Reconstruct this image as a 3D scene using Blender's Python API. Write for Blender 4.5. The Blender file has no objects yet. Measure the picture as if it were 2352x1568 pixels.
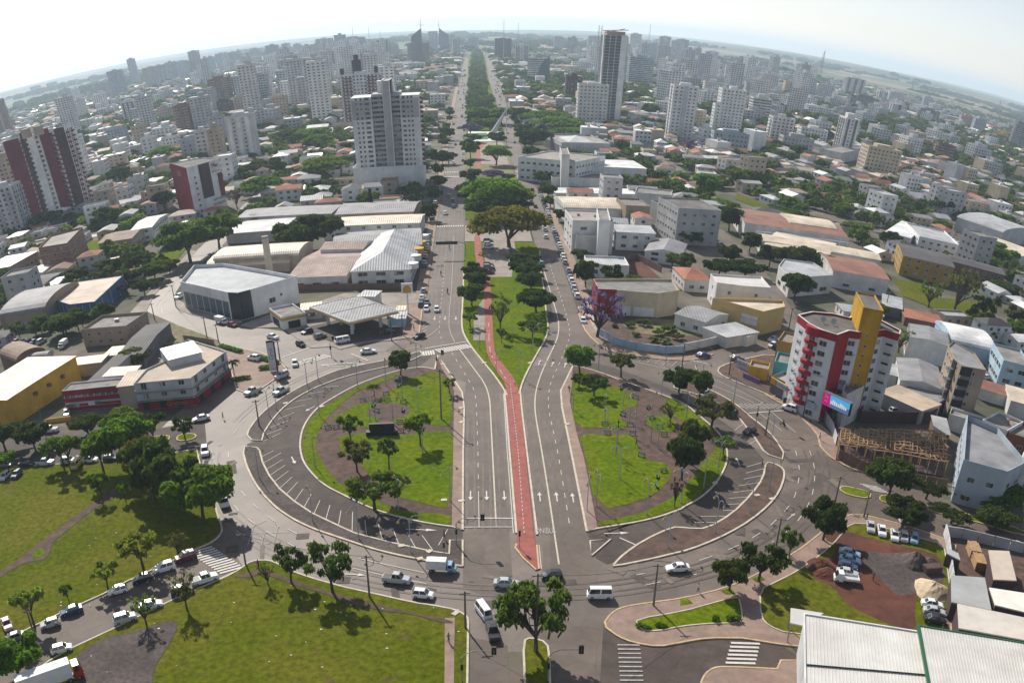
import bpy,math,random
import numpy as np
from math import sin,cos,pi,radians,atan2,hypot,sqrt
from mathutils import Vector,Matrix
R=random.Random(7)
S=bpy.context.scene
COL=S.collection
# -- camera, sky, sun, exposure
HAZE=.0001
CAMH=90.0
PITCH,ROLL,YAW=0.6529,0.0102,-0.0362
SLON,SLAT,LON0,LAT0=0.5211,0.4963,0.0060,0.3456
def _rot():
 cr,sr,cp,sp,cy,sy=cos(ROLL),sin(ROLL),cos(PITCH),sin(PITCH),cos(YAW),sin(YAW)
 a=np.array([[cr,0,sr],[0,1,0],[-sr,0,cr]]);b=np.array([[1,0,0],[0,cp,-sp],[0,sp,cp]]);c=np.array([[cy,sy,0],[-sy,cy,0],[0,0,1]])
 return a@b@c
RM=_rot()
cam=bpy.data.cameras.new('camera');camo=bpy.data.objects.new('camera',cam);COL.objects.link(camo);S.camera=camo
cam.type='PANO';cam.panorama_type='EQUIRECTANGULAR'
cam.longitude_min=LON0-SLON;cam.longitude_max=LON0+SLON
cam.latitude_min=LAT0-784/1176*SLAT-.0;cam.latitude_max=LAT0+784/1176*SLAT
cam.clip_start=0.5;cam.clip_end=60000
m=Matrix(((RM[0][0],RM[2][0],-RM[1][0]),(RM[0][1],RM[2][1],-RM[1][1]),(RM[0][2],RM[2][2],-RM[1][2]))).to_4x4()
m.translation=(0,0,CAMH);camo.matrix_world=m
SUN_AZ,SUN_EL=radians(-24),radians(37)
w=bpy.data.worlds.new('World');S.world=w;w.use_nodes=True
nt=w.node_tree;bg=nt.nodes['Background']
sk=nt.nodes.new('ShaderNodeTexSky');sk.sky_type='NISHITA';sk.sun_disc=False
sk.sun_elevation=SUN_EL;sk.sun_rotation=SUN_AZ;sk.altitude=800;sk.air_density=1.15;sk.dust_density=0.7;sk.ozone_density=1.2
hs=nt.nodes.new('ShaderNodeHueSaturation');hs.inputs['Saturation'].default_value=.5;nt.links.new(sk.outputs['Color'],hs.inputs['Color']);tn=nt.nodes.new('ShaderNodeVectorMath');tn.operation='MULTIPLY';tn.inputs[1].default_value=(1.0,1.0,1.07);nt.links.new(hs.outputs['Color'],tn.inputs[0]);nt.links.new(tn.outputs[0],bg.inputs['Color']);bg.inputs['Strength'].default_value=0.09
sl=bpy.data.lights.new('sun','SUN');sl.energy=5.0;sl.angle=radians(.53);sl.color=(1,.93,.83)
so=bpy.data.objects.new('sun',sl);COL.objects.link(so)
sd=Vector((sin(SUN_AZ)*cos(SUN_EL),cos(SUN_AZ)*cos(SUN_EL),sin(SUN_EL)))
so.rotation_euler=(-sd).to_track_quat('-Z','Y').to_euler();so.location=(0,0,60)
S.view_settings.view_transform='Standard';S.view_settings.look='None';S.view_settings.gamma=1
S.view_settings.use_curve_mapping=False;S.view_settings.exposure=0.3
S.cycles.use_denoising=True;S.cycles.max_bounces=5;S.cycles.diffuse_bounces=2;S.cycles.glossy_bounces=2
S.cycles.transmission_bounces=3;S.cycles.transparent_max_bounces=6;S.cycles.volume_bounces=1;S.cycles.caustics_reflective=False;S.cycles.caustics_refractive=False
# -- measuring helpers: a direction seen by the camera --> a place in the world
def ray(u,v):
 a=(u-1176)/1176*SLON+LON0;b=-(v-784)/1176*SLAT+LAT0
 c=np.array([sin(a)*cos(b),cos(a)*cos(b),sin(b)])@RM
 return c
def G(u,v,z=0.0):
 r=ray(u,v);t=(z-CAMH)/min(r[2],-1e-4);return (float(r[0]*t),float(r[1]*t))
def pix(x,y,z=0.0):
 c=RM@np.array([x,y,z-CAMH]);c=c/np.linalg.norm(c)
 a=atan2(c[0],c[1]);b=math.asin(c[2])
 return ((a-LON0)/SLON*1176+1176,784-(b-LAT0)/SLAT*1176)
def hgt(b,u,v):
 r=ray(u,v);return float(CAMH+r[2]/hypot(r[0],r[1])*hypot(b[0],b[1]))
SC=0.33983
OX={'A':0.,'B':781.,'C':1562.,'D':0.};OY={'1':0.,'2':514.5,'3':1035.4}
def t(tile,*c):
 if tile=='D':return [(c[i],c[i+1]) for i in range(0,len(c),2)]
 ox,oy=OX[tile[0]],OY[tile[1]]
 return [(ox+c[i]*SC,oy+c[i+1]*SC) for i in range(0,len(c),2)]
def gp(tile,*c,z=0.0):
 return [G(u,v,z) for u,v in t(tile,*c)]
def under(u,v,vb):
 """ground point straight below the thing seen at (u,v) whose foot shows at row vb"""
 r=ray(u,v);k=hypot(r[0],r[1]);dx,dy=r[0]/k,r[1]/k
 lo,hi=30.,20000.
 for _ in range(40):
  mid=sqrt(lo*hi)
  if pix(dx*mid,dy*mid)[1]>vb:lo=mid
  else:hi=mid
 return (float(dx*lo),float(dy*lo))
# -- materials
MATS={}
def mat(name,col,rough=.8,var=.12,scale=.35,metal=0.,spec=.3,bump=0.,col2=None,big=0.,objcol=False,trans=0.,crack=0.,spots=None,streak=0.):
 if name in MATS:return MATS[name]
 m=bpy.data.materials.new(name);m.use_nodes=True;n=m.node_tree;N,L=n.nodes,n.links
 b=N['Principled BSDF'];b.inputs['Roughness'].default_value=rough;b.inputs['Metallic'].default_value=metal
 b.inputs['Specular IOR Level'].default_value=spec
 geo=N.new('ShaderNodeNewGeometry')
 no=N.new('ShaderNodeTexNoise');no.inputs['Scale'].default_value=scale;no.inputs['Detail'].default_value=6;no.inputs['Roughness'].default_value=.65
 L.new(geo.outputs['Position'],no.inputs['Vector'])
 mr=N.new('ShaderNodeMapRange');mr.inputs[1].default_value=.3;mr.inputs[2].default_value=.7;mr.inputs[3].default_value=1-var*1.6;mr.inputs[4].default_value=1+var
 L.new(no.outputs['Fac'],mr.inputs[0])
 if objcol:
  oi=N.new('ShaderNodeObjectInfo');base=oi.outputs['Color']
 else:
  rgb=N.new('ShaderNodeRGB');rgb.outputs[0].default_value=(*col,1);base=rgb.outputs[0]
 if col2 is not None:
  n2=N.new('ShaderNodeTexNoise');n2.inputs['Scale'].default_value=big or scale*.2;n2.inputs['Detail'].default_value=5;n2.inputs['Roughness'].default_value=.6
  L.new(geo.outputs['Position'],n2.inputs['Vector'])
  r2=N.new('ShaderNodeMapRange');r2.inputs[1].default_value=.42;r2.inputs[2].default_value=.6;L.new(n2.outputs['Fac'],r2.inputs[0])
  mx=N.new('ShaderNodeMix');mx.data_type='RGBA';L.new(r2.outputs[0],mx.inputs[0]);L.new(base,mx.inputs[6]);mx.inputs[7].default_value=(*col2,1)
  base=mx.outputs[2]
 if spots is not None:
  n3=N.new('ShaderNodeTexNoise');n3.inputs['Scale'].default_value=.16;n3.inputs['Detail'].default_value=7;n3.inputs['Roughness'].default_value=.7;L.new(geo.outputs['Position'],n3.inputs['Vector'])
  r3=N.new('ShaderNodeMapRange');r3.inputs[1].default_value=.585;r3.inputs[2].default_value=.66;r3.inputs[4].default_value=.8;L.new(n3.outputs['Fac'],r3.inputs[0])
  m3=N.new('ShaderNodeMix');m3.data_type='RGBA';L.new(r3.outputs[0],m3.inputs[0]);L.new(base,m3.inputs[6]);m3.inputs[7].default_value=(*spots,1);base=m3.outputs[2]
 fac=mr.outputs[0]
 if crack:
  v1=N.new('ShaderNodeTexVoronoi');v1.inputs['Scale'].default_value=.07;L.new(geo.outputs['Position'],v1.inputs['Vector']);sx=N.new('ShaderNodeSeparateColor');L.new(v1.outputs['Color'],sx.inputs[0])
  p1_=N.new('ShaderNodeMapRange');p1_.inputs[3].default_value=1-crack*.5;p1_.inputs[4].default_value=1+crack*.35;L.new(sx.outputs[0],p1_.inputs[0])
  v2=N.new('ShaderNodeTexVoronoi');v2.feature='DISTANCE_TO_EDGE';v2.inputs['Scale'].default_value=.22;wn=N.new('ShaderNodeVectorMath');wn.operation='ADD';L.new(geo.outputs['Position'],wn.inputs[0]);L.new(no.outputs['Color'],wn.inputs[1]);L.new(wn.outputs[0],v2.inputs['Vector'])
  p2_=N.new('ShaderNodeMapRange');p2_.inputs[1].default_value=.0;p2_.inputs[2].default_value=.02;p2_.inputs[3].default_value=1-crack;L.new(v2.outputs['Distance'],p2_.inputs[0])
  a1=N.new('ShaderNodeMath');a1.operation='MULTIPLY';L.new(p1_.outputs[0],a1.inputs[0]);L.new(p2_.outputs[0],a1.inputs[1]);a2=N.new('ShaderNodeMath');a2.operation='MULTIPLY';L.new(a1.outputs[0],a2.inputs[0]);L.new(fac,a2.inputs[1]);fac=a2.outputs[0]
 if streak:
  mp=N.new('ShaderNodeVectorMath');mp.operation='MULTIPLY';mp.inputs[1].default_value=(.30,.30,.05);L.new(geo.outputs['Position'],mp.inputs[0]);n4=N.new('ShaderNodeTexNoise');n4.inputs['Scale'].default_value=1.;n4.inputs['Detail'].default_value=4;L.new(mp.outputs[0],n4.inputs['Vector'])
  p3_=N.new('ShaderNodeMapRange');p3_.inputs[1].default_value=.35;p3_.inputs[2].default_value=.7;p3_.inputs[3].default_value=1+streak*.3;p3_.inputs[4].default_value=1-streak;L.new(n4.outputs['Fac'],p3_.inputs[0])
  a3=N.new('ShaderNodeMath');a3.operation='MULTIPLY';L.new(p3_.outputs[0],a3.inputs[0]);L.new(fac,a3.inputs[1]);fac=a3.outputs[0]
 vm=N.new('ShaderNodeVectorMath');vm.operation='SCALE';L.new(base,vm.inputs[0]);L.new(fac,vm.inputs['Scale'])
 L.new(vm.outputs[0],b.inputs['Base Color'])
 if bump:
  bp=N.new('ShaderNodeBump');bp.inputs['Strength'].default_value=bump;bp.inputs['Distance'].default_value=.1
  L.new(no.outputs['Fac'],bp.inputs['Height']);L.new(bp.outputs[0],b.inputs['Normal'])
 if trans:
  tr=N.new('ShaderNodeBsdfTranslucent');L.new(vm.outputs[0],tr.inputs['Color'])
  ms=N.new('ShaderNodeMixShader');ms.inputs[0].default_value=trans
  L.new(b.outputs[0],ms.inputs[1]);L.new(tr.outputs[0],ms.inputs[2]);L.new(ms.outputs[0],N['Material Output'].inputs['Surface'])
 MATS[name]=m;m.diffuse_color=(*col,1)
 return m
def rib_mat(name,col,rough=.5,period=.9,axis=0,dirt=None,metal=0.,amt=.75):
 """profiled sheet roofing: fine ribs plus blotchy wear"""
 m=mat(name,col,rough,.14,.25,metal,.4,0,dirt,.12);n=m.node_tree;N,L=n.nodes,n.links
 tc=N.new('ShaderNodeTexCoord');wv=N.new('ShaderNodeTexWave');wv.inputs['Scale'].default_value=1/period*.32;wv.bands_direction='X' if axis==0 else 'Y'
 L.new(tc.outputs['Object'],wv.inputs['Vector']);bp=N.new('ShaderNodeBump');bp.inputs['Strength'].default_value=amt;bp.inputs['Distance'].default_value=.12
 L.new(wv.outputs['Fac'],bp.inputs['Height']);L.new(bp.outputs[0],N['Principled BSDF'].inputs['Normal'])
 return m
M_ASPH=mat('asphalt',(.140,.108,.087),.75,.16,.16,col2=(.112,.088,.072),big=.05,crack=.28)
M_ASPD=mat('dark_asphalt',(.074,.057,.049),.88,.2,.3,col2=(.088,.069,.059),big=.06,crack=.3)
M_ASPO=mat('old_asphalt',(.158,.124,.102),.6,.2,.1,col2=(.124,.098,.08),big=.04,crack=.26)
M_SOIL=mat('brown_soil',(.115,.068,.052),.95,.3,.5,col2=(.085,.056,.045),big=.15,bump=.3)
M_RED=mat('red_earth',(.125,.042,.024),.95,.3,.4,col2=(.085,.032,.02),big=.1,bump=.3)
M_GRAVEL=mat('grey_gravel',(.072,.058,.053),.95,.3,1.2,col2=(.105,.085,.078),big=.12,bump=.3)
M_GRASS=mat('lawn',(.094,.148,.001),.95,.3,.9,col2=(.124,.166,.004),big=.09,bump=.5,spots=(.12,.09,.035),spec=.03)
M_PARK=mat('park_grass',(.088,.112,.004),.95,.3,.9,col2=(.122,.124,.012),big=.045,bump=.5,spots=(.13,.09,.04),spec=.03)
M_DRY=mat('dry_grass',(.15,.16,.055),.92,.3,.4,col2=(.19,.15,.085),big=.05,bump=.5)
M_PAVE=mat('pavement',(.29,.205,.16),.85,.15,.5,col2=(.24,.17,.135),big=.12)
M_PAVG=mat('grey_pavement',(.30,.26,.23),.85,.15,.5,col2=(.24,.20,.17),big=.12)
M_KERB=mat('kerb_concrete',(.55,.49,.39),.8,.18,.8)
M_KERBY=mat('yellowed_kerb',(.52,.38,.22),.8,.2,.8)
M_PAINT=mat('road_paint',(.58,.555,.51),.7,.12,1.5)
M_PAINTY=mat('worn_paint',(.40,.38,.36),.8,.2,1.0)
M_CYCLE=mat('red_cycle_path',(.33,.092,.072),.85,.2,.6,col2=(.29,.09,.072),big=.1)
M_DARK=mat('dark_opening',(.015,.016,.018),.5,.1)
M_GLASS=mat('window_glass',(.028,.036,.045),.12,.1,1,spec=.6)
def curtains(m):
 n=m.node_tree;N,L=n.nodes,n.links;g_=N.new('ShaderNodeNewGeometry');sn=N.new('ShaderNodeVectorMath');sn.operation='SNAP';sn.inputs[1].default_value=(1.7,1.7,1.5);L.new(g_.outputs['Position'],sn.inputs[0])
 wn=N.new('ShaderNodeTexWhiteNoise');L.new(sn.outputs[0],wn.inputs['Vector']);cr=N.new('ShaderNodeValToRGB');e=cr.color_ramp;e.interpolation='CONSTANT';e.elements[0].color=(.028,.036,.045,1);e.elements[1].position=.55;e.elements[1].color=(.06,.07,.08,1)
 for p_,c_ in ((.74,(.20,.19,.17)),(.88,(.38,.37,.35)),(.95,(.12,.10,.08))):q=e.elements.new(p_);q.color=(*c_,1)
 L.new(wn.outputs['Value'],cr.inputs[0]);L.new(cr.outputs[0],N['Principled BSDF'].inputs['Base Color'])
curtains(M_GLASS)
M_GLASSB=mat('blue_glass',(.05,.10,.14),.1,.1,1,spec=.7)
M_CONC=mat('concrete',(.32,.29,.26),.85,.2,.2,col2=(.25,.23,.21))
M_WHITE=mat('white_plaster',(.74,.73,.70),.75,.08,.3,col2=(.62,.61,.58),big=.1)
M_METAL=mat('galvanised_steel',(.35,.36,.37),.45,.1,2,.6)
M_POLE=mat('concrete_pole',(.16,.14,.12),.9,.15,2)
M_BLACK=mat('black_paint',(.02,.02,.022),.5,.1)
M_TYRE=mat('tyre_rubber',(.02,.02,.02),.85,.1)
M_BARK=mat('bark',(.085,.062,.045),.95,.3,3)
# -- mesh building
class MB:
 def __init__(s):s.v=[];s.f=[];s.m=[]
 def face(s,pts,mi=0):
  k=len(s.v);s.v+=[tuple(p) for p in pts];s.f.append(tuple(range(k,k+len(pts))));s.m.append(mi)
 def prism(s,poly,z0,z1,mi=0,mtop=None,bottom=False,top=True):
  n=len(poly);k=len(s.v)
  a=sum(poly[i][0]*poly[(i+1)%n][1]-poly[(i+1)%n][0]*poly[i][1] for i in range(n))
  if a<0:poly=poly[::-1]
  s.v+=[(p[0],p[1],z0) for p in poly]+[(p[0],p[1],z1) for p in poly]
  for i in range(n):
   j=(i+1)%n;s.f.append((k+i,k+j,k+n+j,k+n+i));s.m.append(mi)
  if top:s.f.append(tuple(range(k+n,k+2*n)));s.m.append(mi if mtop is None else mtop)
  if bottom:s.f.append(tuple(range(k+n-1,k-1,-1)));s.m.append(mi)
 def box(s,x0,y0,z0,x1,y1,z1,mi=0,bottom=True):
  s.prism([(x0,y0),(x1,y0),(x1,y1),(x0,y1)],z0,z1,mi,bottom=bottom)
 def obox(s,c,ax,hl,hw,z0,z1,mi=0):
  """box centred at c along unit axis ax"""
  ux,uy=ax;px,py=-uy,ux
  s.prism([(c[0]+a*ux*hl+b*px*hw,c[1]+a*uy*hl+b*py*hw) for a,b in ((-1,-1),(1,-1),(1,1),(-1,1))],z0,z1,mi,bottom=True)
 def tube(s,p,q,r0,r1=None,n=6,mi=0,cap=True):
  p=Vector(p);q=Vector(q);r1=r0 if r1 is None else r1;d=(q-p)
  if d.length<1e-6:return
  d.normalize();a=d.orthogonal().normalized();b=d.cross(a);k=len(s.v)
  for c,r in ((p,r0),(q,r1)):
   for i in range(n):
    th=2*pi*i/n;s.v.append(tuple(c+a*(cos(th)*r)+b*(sin(th)*r)))
  for i in range(n):
   j=(i+1)%n;s.f.append((k+i,k+j,k+n+j,k+n+i));s.m.append(mi)
  if cap:s.f.append(tuple(range(k+n,k+2*n)));s.m.append(mi);s.f.append(tuple(range(k+n-1,k-1,-1)));s.m.append(mi)
 def path(s,pts,r0,r1=None,n=6,mi=0):
  r1=r0 if r1 is None else r1;m_=len(pts)-1
  for i in range(m_):s.tube(pts[i],pts[i+1],r0+(r1-r0)*i/m_,r0+(r1-r0)*(i+1)/m_,n,mi)
 def mesh(s,name,mats):
  me=bpy.data.meshes.new(name);me.from_pydata(s.v,[],s.f)
  for x in mats:me.materials.append(x)
  if len(mats)>1:me.polygons.foreach_set('material_index',s.m)
  me.update();return me
 def build(s,name,mats,parent=None,loc=None,rz=0.):
  if not isinstance(mats,(list,tuple)):mats=[mats]
  return put(name,s.mesh(name,mats),parent,loc,rz)
def put(name,me,parent=None,loc=None,rz=0.,sc=None):
 o=bpy.data.objects.new(name,me);COL.objects.link(o)
 if parent is not None:o.parent=parent
 if loc is not None:o.location=loc
 if rz:o.rotation_euler[2]=rz
 if sc is not None:o.scale=sc
 return o
def struct(o):o['kind']='structure';return o
AUTO=[];MARKS=[]
def tag(o,label=None,cat=None,group=None,look=None,pos=None):
 if label:o['label']=label
 if cat:o['category']=cat
 if group:o['group']=group
 if look:AUTO.append((o,look,pos or (o.location[0],o.location[1])))
 return o
def empty(name,loc=(0,0,0),rz=0.):
 o=bpy.data.objects.new(name,None);COL.objects.link(o);o.location=loc;o.rotation_euler[2]=rz;o.empty_display_size=.5;return o
def copy_tree(o,parent=None):
 c=o.copy();COL.objects.link(c)
 if parent is not None:c.parent=parent
 for ch in KIDS.get(o.name,[]):copy_tree(ch,c)
 return c
KIDS={}
def remember(root):
 for o in list(root.children_recursive)+[root]:KIDS[o.name]=list(o.children)
def area(poly):return sum(poly[i][0]*poly[(i+1)%len(poly)][1]-poly[(i+1)%len(poly)][0]*poly[i][1] for i in range(len(poly)))/2
def smooth(pts,k=2,closed=False):
 for _ in range(k):
  q=[] if closed else [pts[0]];n=len(pts)
  for i in range(n if closed else n-1):
   a,b=pts[i],pts[(i+1)%n]
   q+=[(a[0]*.75+b[0]*.25,a[1]*.75+b[1]*.25),(a[0]*.25+b[0]*.75,a[1]*.25+b[1]*.75)]
  if not closed:q.append(pts[-1])
  pts=q
 return pts
ZC={'road':.01,'mark':.105,'slab':.17,'top':.218}
def nz(k,step=None):ZC[k]+=(step or {'road':.002,'mark':.0002,'slab':.0007,'top':.0007}[k]);return ZC[k]
def sheet(name,pts,mt,lev='road',sides=True):
 """flat surface of the ground with its own level; lev slab/top are raised with a real edge"""
 z=nz(lev);b=MB();n=len(pts)
 if area(pts)<0:pts=pts[::-1]
 if lev in ('slab','top'):b.prism(pts,-.05,z)
 else:b.face([(p[0],p[1],z) for p in pts])
 OCC.append(pts)
 o=struct(b.build(name,mt));return o
OCC=[]
def ribbon_pts(pts,w,closed=False,off=0.):
 n=len(pts);L_,R_=[],[]
 for i in range(n):
  a=pts[i-1] if (i or closed) else pts[i];c=pts[(i+1)%n] if (i<n-1 or closed) else pts[i]
  dx,dy=c[0]-a[0],c[1]-a[1];l=hypot(dx,dy) or 1;nx,ny=-dy/l,dx/l
  L_.append((pts[i][0]+nx*(off+w/2),pts[i][1]+ny*(off+w/2)));R_.append((pts[i][0]+nx*(off-w/2),pts[i][1]+ny*(off-w/2)))
 return L_,R_
def ribbon(b,pts,w,z0,z1,closed=False,mi=0,off=0.):
 L_,R_=ribbon_pts(pts,w,closed,off);n=len(pts)
 for i in range(n if closed else n-1):
  j=(i+1)%n
  if z1 is None:b.face([(*L_[i],z0),(*R_[i],z0),(*R_[j],z0),(*L_[j],z0)][::-1] if False else [(*R_[i],z0),(*R_[j],z0),(*L_[j],z0),(*L_[i],z0)],mi)
  else:
   b.face([(*R_[i],z1),(*R_[j],z1),(*L_[j],z1),(*L_[i],z1)],mi)
   b.face([(*R_[i],z0),(*R_[j],z0),(*R_[j],z1),(*R_[i],z1)],mi);b.face([(*L_[j],z0),(*L_[i],z0),(*L_[i],z1),(*L_[j],z1)],mi)
 return b
def kerb(pts,closed=False,w=.35,mt=None,name='kerb',h=.24,sm=2):
 if sm:pts=smooth(pts,sm,closed)
 b=MB();ribbon(b,pts,w,0,h+R.random()*.004,closed);return struct(b.build(name,mt or M_KERB))
def line(pts,w=.15,mt=None,closed=False,sm=0,name='road_marking',z=None):
 if sm:pts=smooth(pts,sm,closed)
 b=MB();ribbon(b,pts,w,z or nz('mark'),None,closed);return struct(b.build(name,mt or M_PAINT))
def dashes(pts,on=3.,gap=5.,w=.14,mt=None,sm=0,name='road_marking',start=0.):
 if sm:pts=smooth(pts,sm)
 z=nz('mark');b=MB();s=-start;per=on+gap
 for i in range(len(pts)-1):
  a,c=pts[i],pts[i+1];l=hypot(c[0]-a[0],c[1]-a[1])
  if l<1e-6:continue
  d=((c[0]-a[0])/l,(c[1]-a[1])/l);x=0.
  k=math.floor(s/per)*per
  while k<s+l:
   u0,u1=max(k,s)-s,min(k+on,s+l)-s
   if u1>u0+1e-4:ribbon(b,[(a[0]+d[0]*u0,a[1]+d[1]*u0),(a[0]+d[0]*u1,a[1]+d[1]*u1)],w,z,None)
   k+=per
  s+=l
 return struct(b.build(name,mt or M_PAINT))
def zebra(p,q,n,length,w=.4,mt=None,skew=(0,0),name='zebra_crossing'):
 """n bars of given length spaced along p->q"""
 z=nz('mark');dx,dy=q[0]-p[0],q[1]-p[1];l=hypot(dx,dy);d=(dx/l,dy/l)
 root=struct(empty(name,(0,0,0)))
 nx,ny=(-d[1],d[0]) if skew==(0,0) else skew
 for i in range(n):
  c=(p[0]+dx*(i+.5)/n,p[1]+dy*(i+.5)/n);b=MB()
  ribbon(b,[(c[0]-nx*length/2,c[1]-ny*length/2),(c[0]+nx*length/2,c[1]+ny*length/2)],w,z,None)
  b.build('stripe',mt or M_PAINT,root)
 return root
def arrow(c,hd,L=4.2,mt=None):
 z=nz('mark');dx,dy=sin(hd),cos(hd);px,py=dy,-dx;b=MB()
 P=lambda a,s_:(c[0]+dx*a+px*s_,c[1]+dy*a+py*s_,z)
 b.face([P(-L/2,-.13),P(-L/2,.13),P(L*.15,.13),P(L*.15,-.13)]);b.face([P(L*.15,-.5),P(L*.15,.5),P(L/2,0)])
 return struct(b.build('lane_arrow',mt or M_PAINT))
# -- terrain and ground
def terrain():
 b=MB();rs=[0,60,120,200,300,450,700,1000,1500,2200,3000,3600,4200,5000,6000,7200,8600,10300,12500,15500]
 na=72;rr=random.Random(3)
 import mathutils.noise as mn
 idx={}
 for i,r in enumerate(rs):
  for k in range(na):
   a=2*pi*k/na;x,y=r*sin(a),r*cos(a);z=0.
   if r>3300:
    f=min(1,(r-3300)/3500);n_=mn.noise((x/2600,y/2600,.3))+.5*mn.noise((x/900,y/900,5.3))
    z=f*(22+55*n_)-.15*f*25
    if k in (2,3,4,5) and 3500<r<6500:z+=8
   idx[i,k]=len(b.v);b.v.append((x,y,z))
 for i in range(len(rs)-1):
  for k in range(na):
   j=(k+1)%na
   if i==0:b.f.append((idx[0,0],idx[1,j],idx[1,k]))
   else:b.f.append((idx[i,k],idx[i,j],idx[i+1,j],idx[i+1,k]))
   b.m.append(0)
 m=mat('ground_cover',(.150,.125,.100),.95,.3,.06,col2=(.052,.066,.030),big=.018);n=m.node_tree;N,L=n.nodes,n.links
 geo=N.new('ShaderNodeNewGeometry');vo=N.new('ShaderNodeTexVoronoi');vo.inputs['Scale'].default_value=.0016;L.new(geo.outputs['Position'],vo.inputs['Vector'])
 cr=N.new('ShaderNodeValToRGB');e=cr.color_ramp;e.interpolation='CONSTANT';e.elements[0].color=(.055,.075,.03,1);e.elements[1].position=.35;e.elements[1].color=(.17,.12,.075,1)
 for p_,c_ in ((.5,(.10,.13,.045)),(.65,(.22,.16,.11)),(.8,(.045,.06,.028))):q=e.elements.new(p_);q.color=(*c_,1)
 sp=N.new('ShaderNodeSeparateColor');L.new(vo.outputs['Color'],sp.inputs[0]);L.new(sp.outputs[0],cr.inputs[0])
 ln=N.new('ShaderNodeVectorMath');ln.operation='LENGTH';L.new(geo.outputs['Position'],ln.inputs[0])
 mr=N.new('ShaderNodeMapRange');mr.inputs[1].default_value=2900;mr.inputs[2].default_value=3900;L.new(ln.outputs['Value'],mr.inputs[0])
 bs=N['Principled BSDF'];old=bs.inputs['Base Color'].links[0].from_socket
 mx=N.new('ShaderNodeMix');mx.data_type='RGBA';L.new(mr.outputs[0],mx.inputs[0]);L.new(old,mx.inputs[6]);L.new(cr.outputs[0],mx.inputs[7]);L.new(mx.outputs[2],bs.inputs['Base Color'])
 o=b.build('ground',m);struct(o)
 for p in o.data.polygons:p.use_smooth=True
terrain()
CEN=(9.0,217.0)
def arc(r,a0,a1,n=48,c=CEN):return [(c[0]+r*sin(radians(a0+(a1-a0)*i/n)),c[1]+r*cos(radians(a0+(a1-a0)*i/n))) for i in range(n+1)]
sheet('avenue_road',[(-15.2,300),(-3.3,300),(-3.3,1700),(-2.6,3200),(-11,3200),(-14.6,1500)],M_ASPH)
sheet('avenue_road',[(24.6,290),(32.6,290),(33.6,800),(39.5,1760),(50,3200),(41,3200),(27,1760),(24.8,800)],M_ASPH)
sheet('roundabout_road',arc(88,-180,180,90)[:-1],M_ASPO)
sheet('avenue_road',gp('B2',530,480,833,400,826,560,818,700,850,800,980,980,1140,1160,620,1000,300,860,520,700)+[],M_ASPH)
sheet('avenue_road',[(24.0,232),(60,245),(36,296),(32.6,310),(24.6,310),(25.6,300),(24.5,288),(15,237)],M_ASPH)
sheet('avenue_road',[(-2.4,148),(6.4,142),(6.4,160),(6.2,262),(-1.8,262),(-2.6,235)],M_ASPH)
sheet('avenue_road',[(11.0,142),(21.6,148),(21.2,262),(12.2,262),(12.4,160)],M_ASPH)
sheet('avenue_road',[(-9.3,90),(4.9,90),(4.9,131),(-3,134),(-8,134)],M_ASPH)
sheet('avenue_road',[(8.6,90),(24,90),(24,125),(22,137),(12,138),(8.6,131)],M_ASPH)
sheet('side_street',gp('D',-140,1000,0,990,120,978,330,990,470,965,480,1080,300,1075,0,1085,-140,1100),M_ASPD)
sheet('side_street',gp('A3',1500,545,1640,780,1170,1010,330,1425,0,1600,-400,1800,-400,1500,0,1300,400,1110,870,880,1330,665),M_ASPH)
sheet('side_street',smooth(gp('A2',2325,1060,1850,960,1480,815,1130,650,985,592,960,540,1050,440,1200,300,1330,180,1500,20,1640,0,1450,200,1270,340,1180,470,1175,520,1210,570,1320,620,1640,690,1900,720,2330,800),2,True),M_ASPO)
sheet('side_street',gp('C2',0,905,250,850,560,800,640,810,640,930,240,960,330,1040,0,1080),M_ASPO)
sheet('side_street',gp('C2',560,812,700,690,620,500,400,230,200,10,290,40,480,220,640,400,800,650,820,730,700,830,640,830),M_ASPO)
sheet('side_street',gp('C3',935,0,1050,75,1260,160,1900,360,2325,480,2500,520,2500,720,2325,660,1780,590,1500,500,1140,430,800,500,700,200),M_ASPH)
sheet('side_street',gp('B3',1780,1170,2000,1310,2325,1310)+gp('C3',180,1275,420,1275,700,1320,860,1440,660,1480,300,1465,160,1520,120,1700)+gp('B3',1750,1700),M_ASPD)
# -- left half disc
outerL=smooth(gp('B2',540,862,400,905,200,945,0,985)+gp('A2',2200,1022,2050,1092,1930,1160,1830,1230,1740,1310,1682,1395),2)
tipL=gp('A2',1672,1430,1700,1462,1770,1466)
innL=smooth(gp('A2',1785,1410,1850,1310,1950,1210,2100,1120,2250,1062)+gp('B2',0,1045,160,1000,330,965,470,930,560,885),2)
sheet('parking_road',smooth(gp('B2',640,880,560,880,300,970,0,1045)+gp('A2',2100,1118,1950,1208,1850,1310,1760,1450,1640,1500)+gp('A3',1755,0,1775,80,1820,170,1890,260,1990,345,2110,425,2325,520)+gp('B3',220,595,600,680,740,700,740,606,829,606,829,530,640,500,300,420,0,290)+gp('A3',2120,170,2050,80)+gp('A2',2028,1480,2080,1320,2230,1190)+gp('B2',100,1095,330,1010,520,975),1,True),M_ASPD)
sheet('gravel_verge',outerL+tipL+innL,M_GRAVEL,'slab')
lowO=gp('A2')+gp('A3',1645,20,1665,100,1710,200,1780,300,1870,390,1990,470,2130,535,2325,600)+gp('B3',220,665,400,710,640,755,829,783)
lowI=gp('B3',829,608,742,608,738,700,600,680,350,625,100,560,0,515)+gp('A3',2110,425,1990,345,1890,260,1820,170,1775,80,1755,0)+gp('A2',1757,1535,1735,1513,1655,1507)
sheet('gravel_verge',lowO+lowI,M_GRAVEL,'slab')
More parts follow.
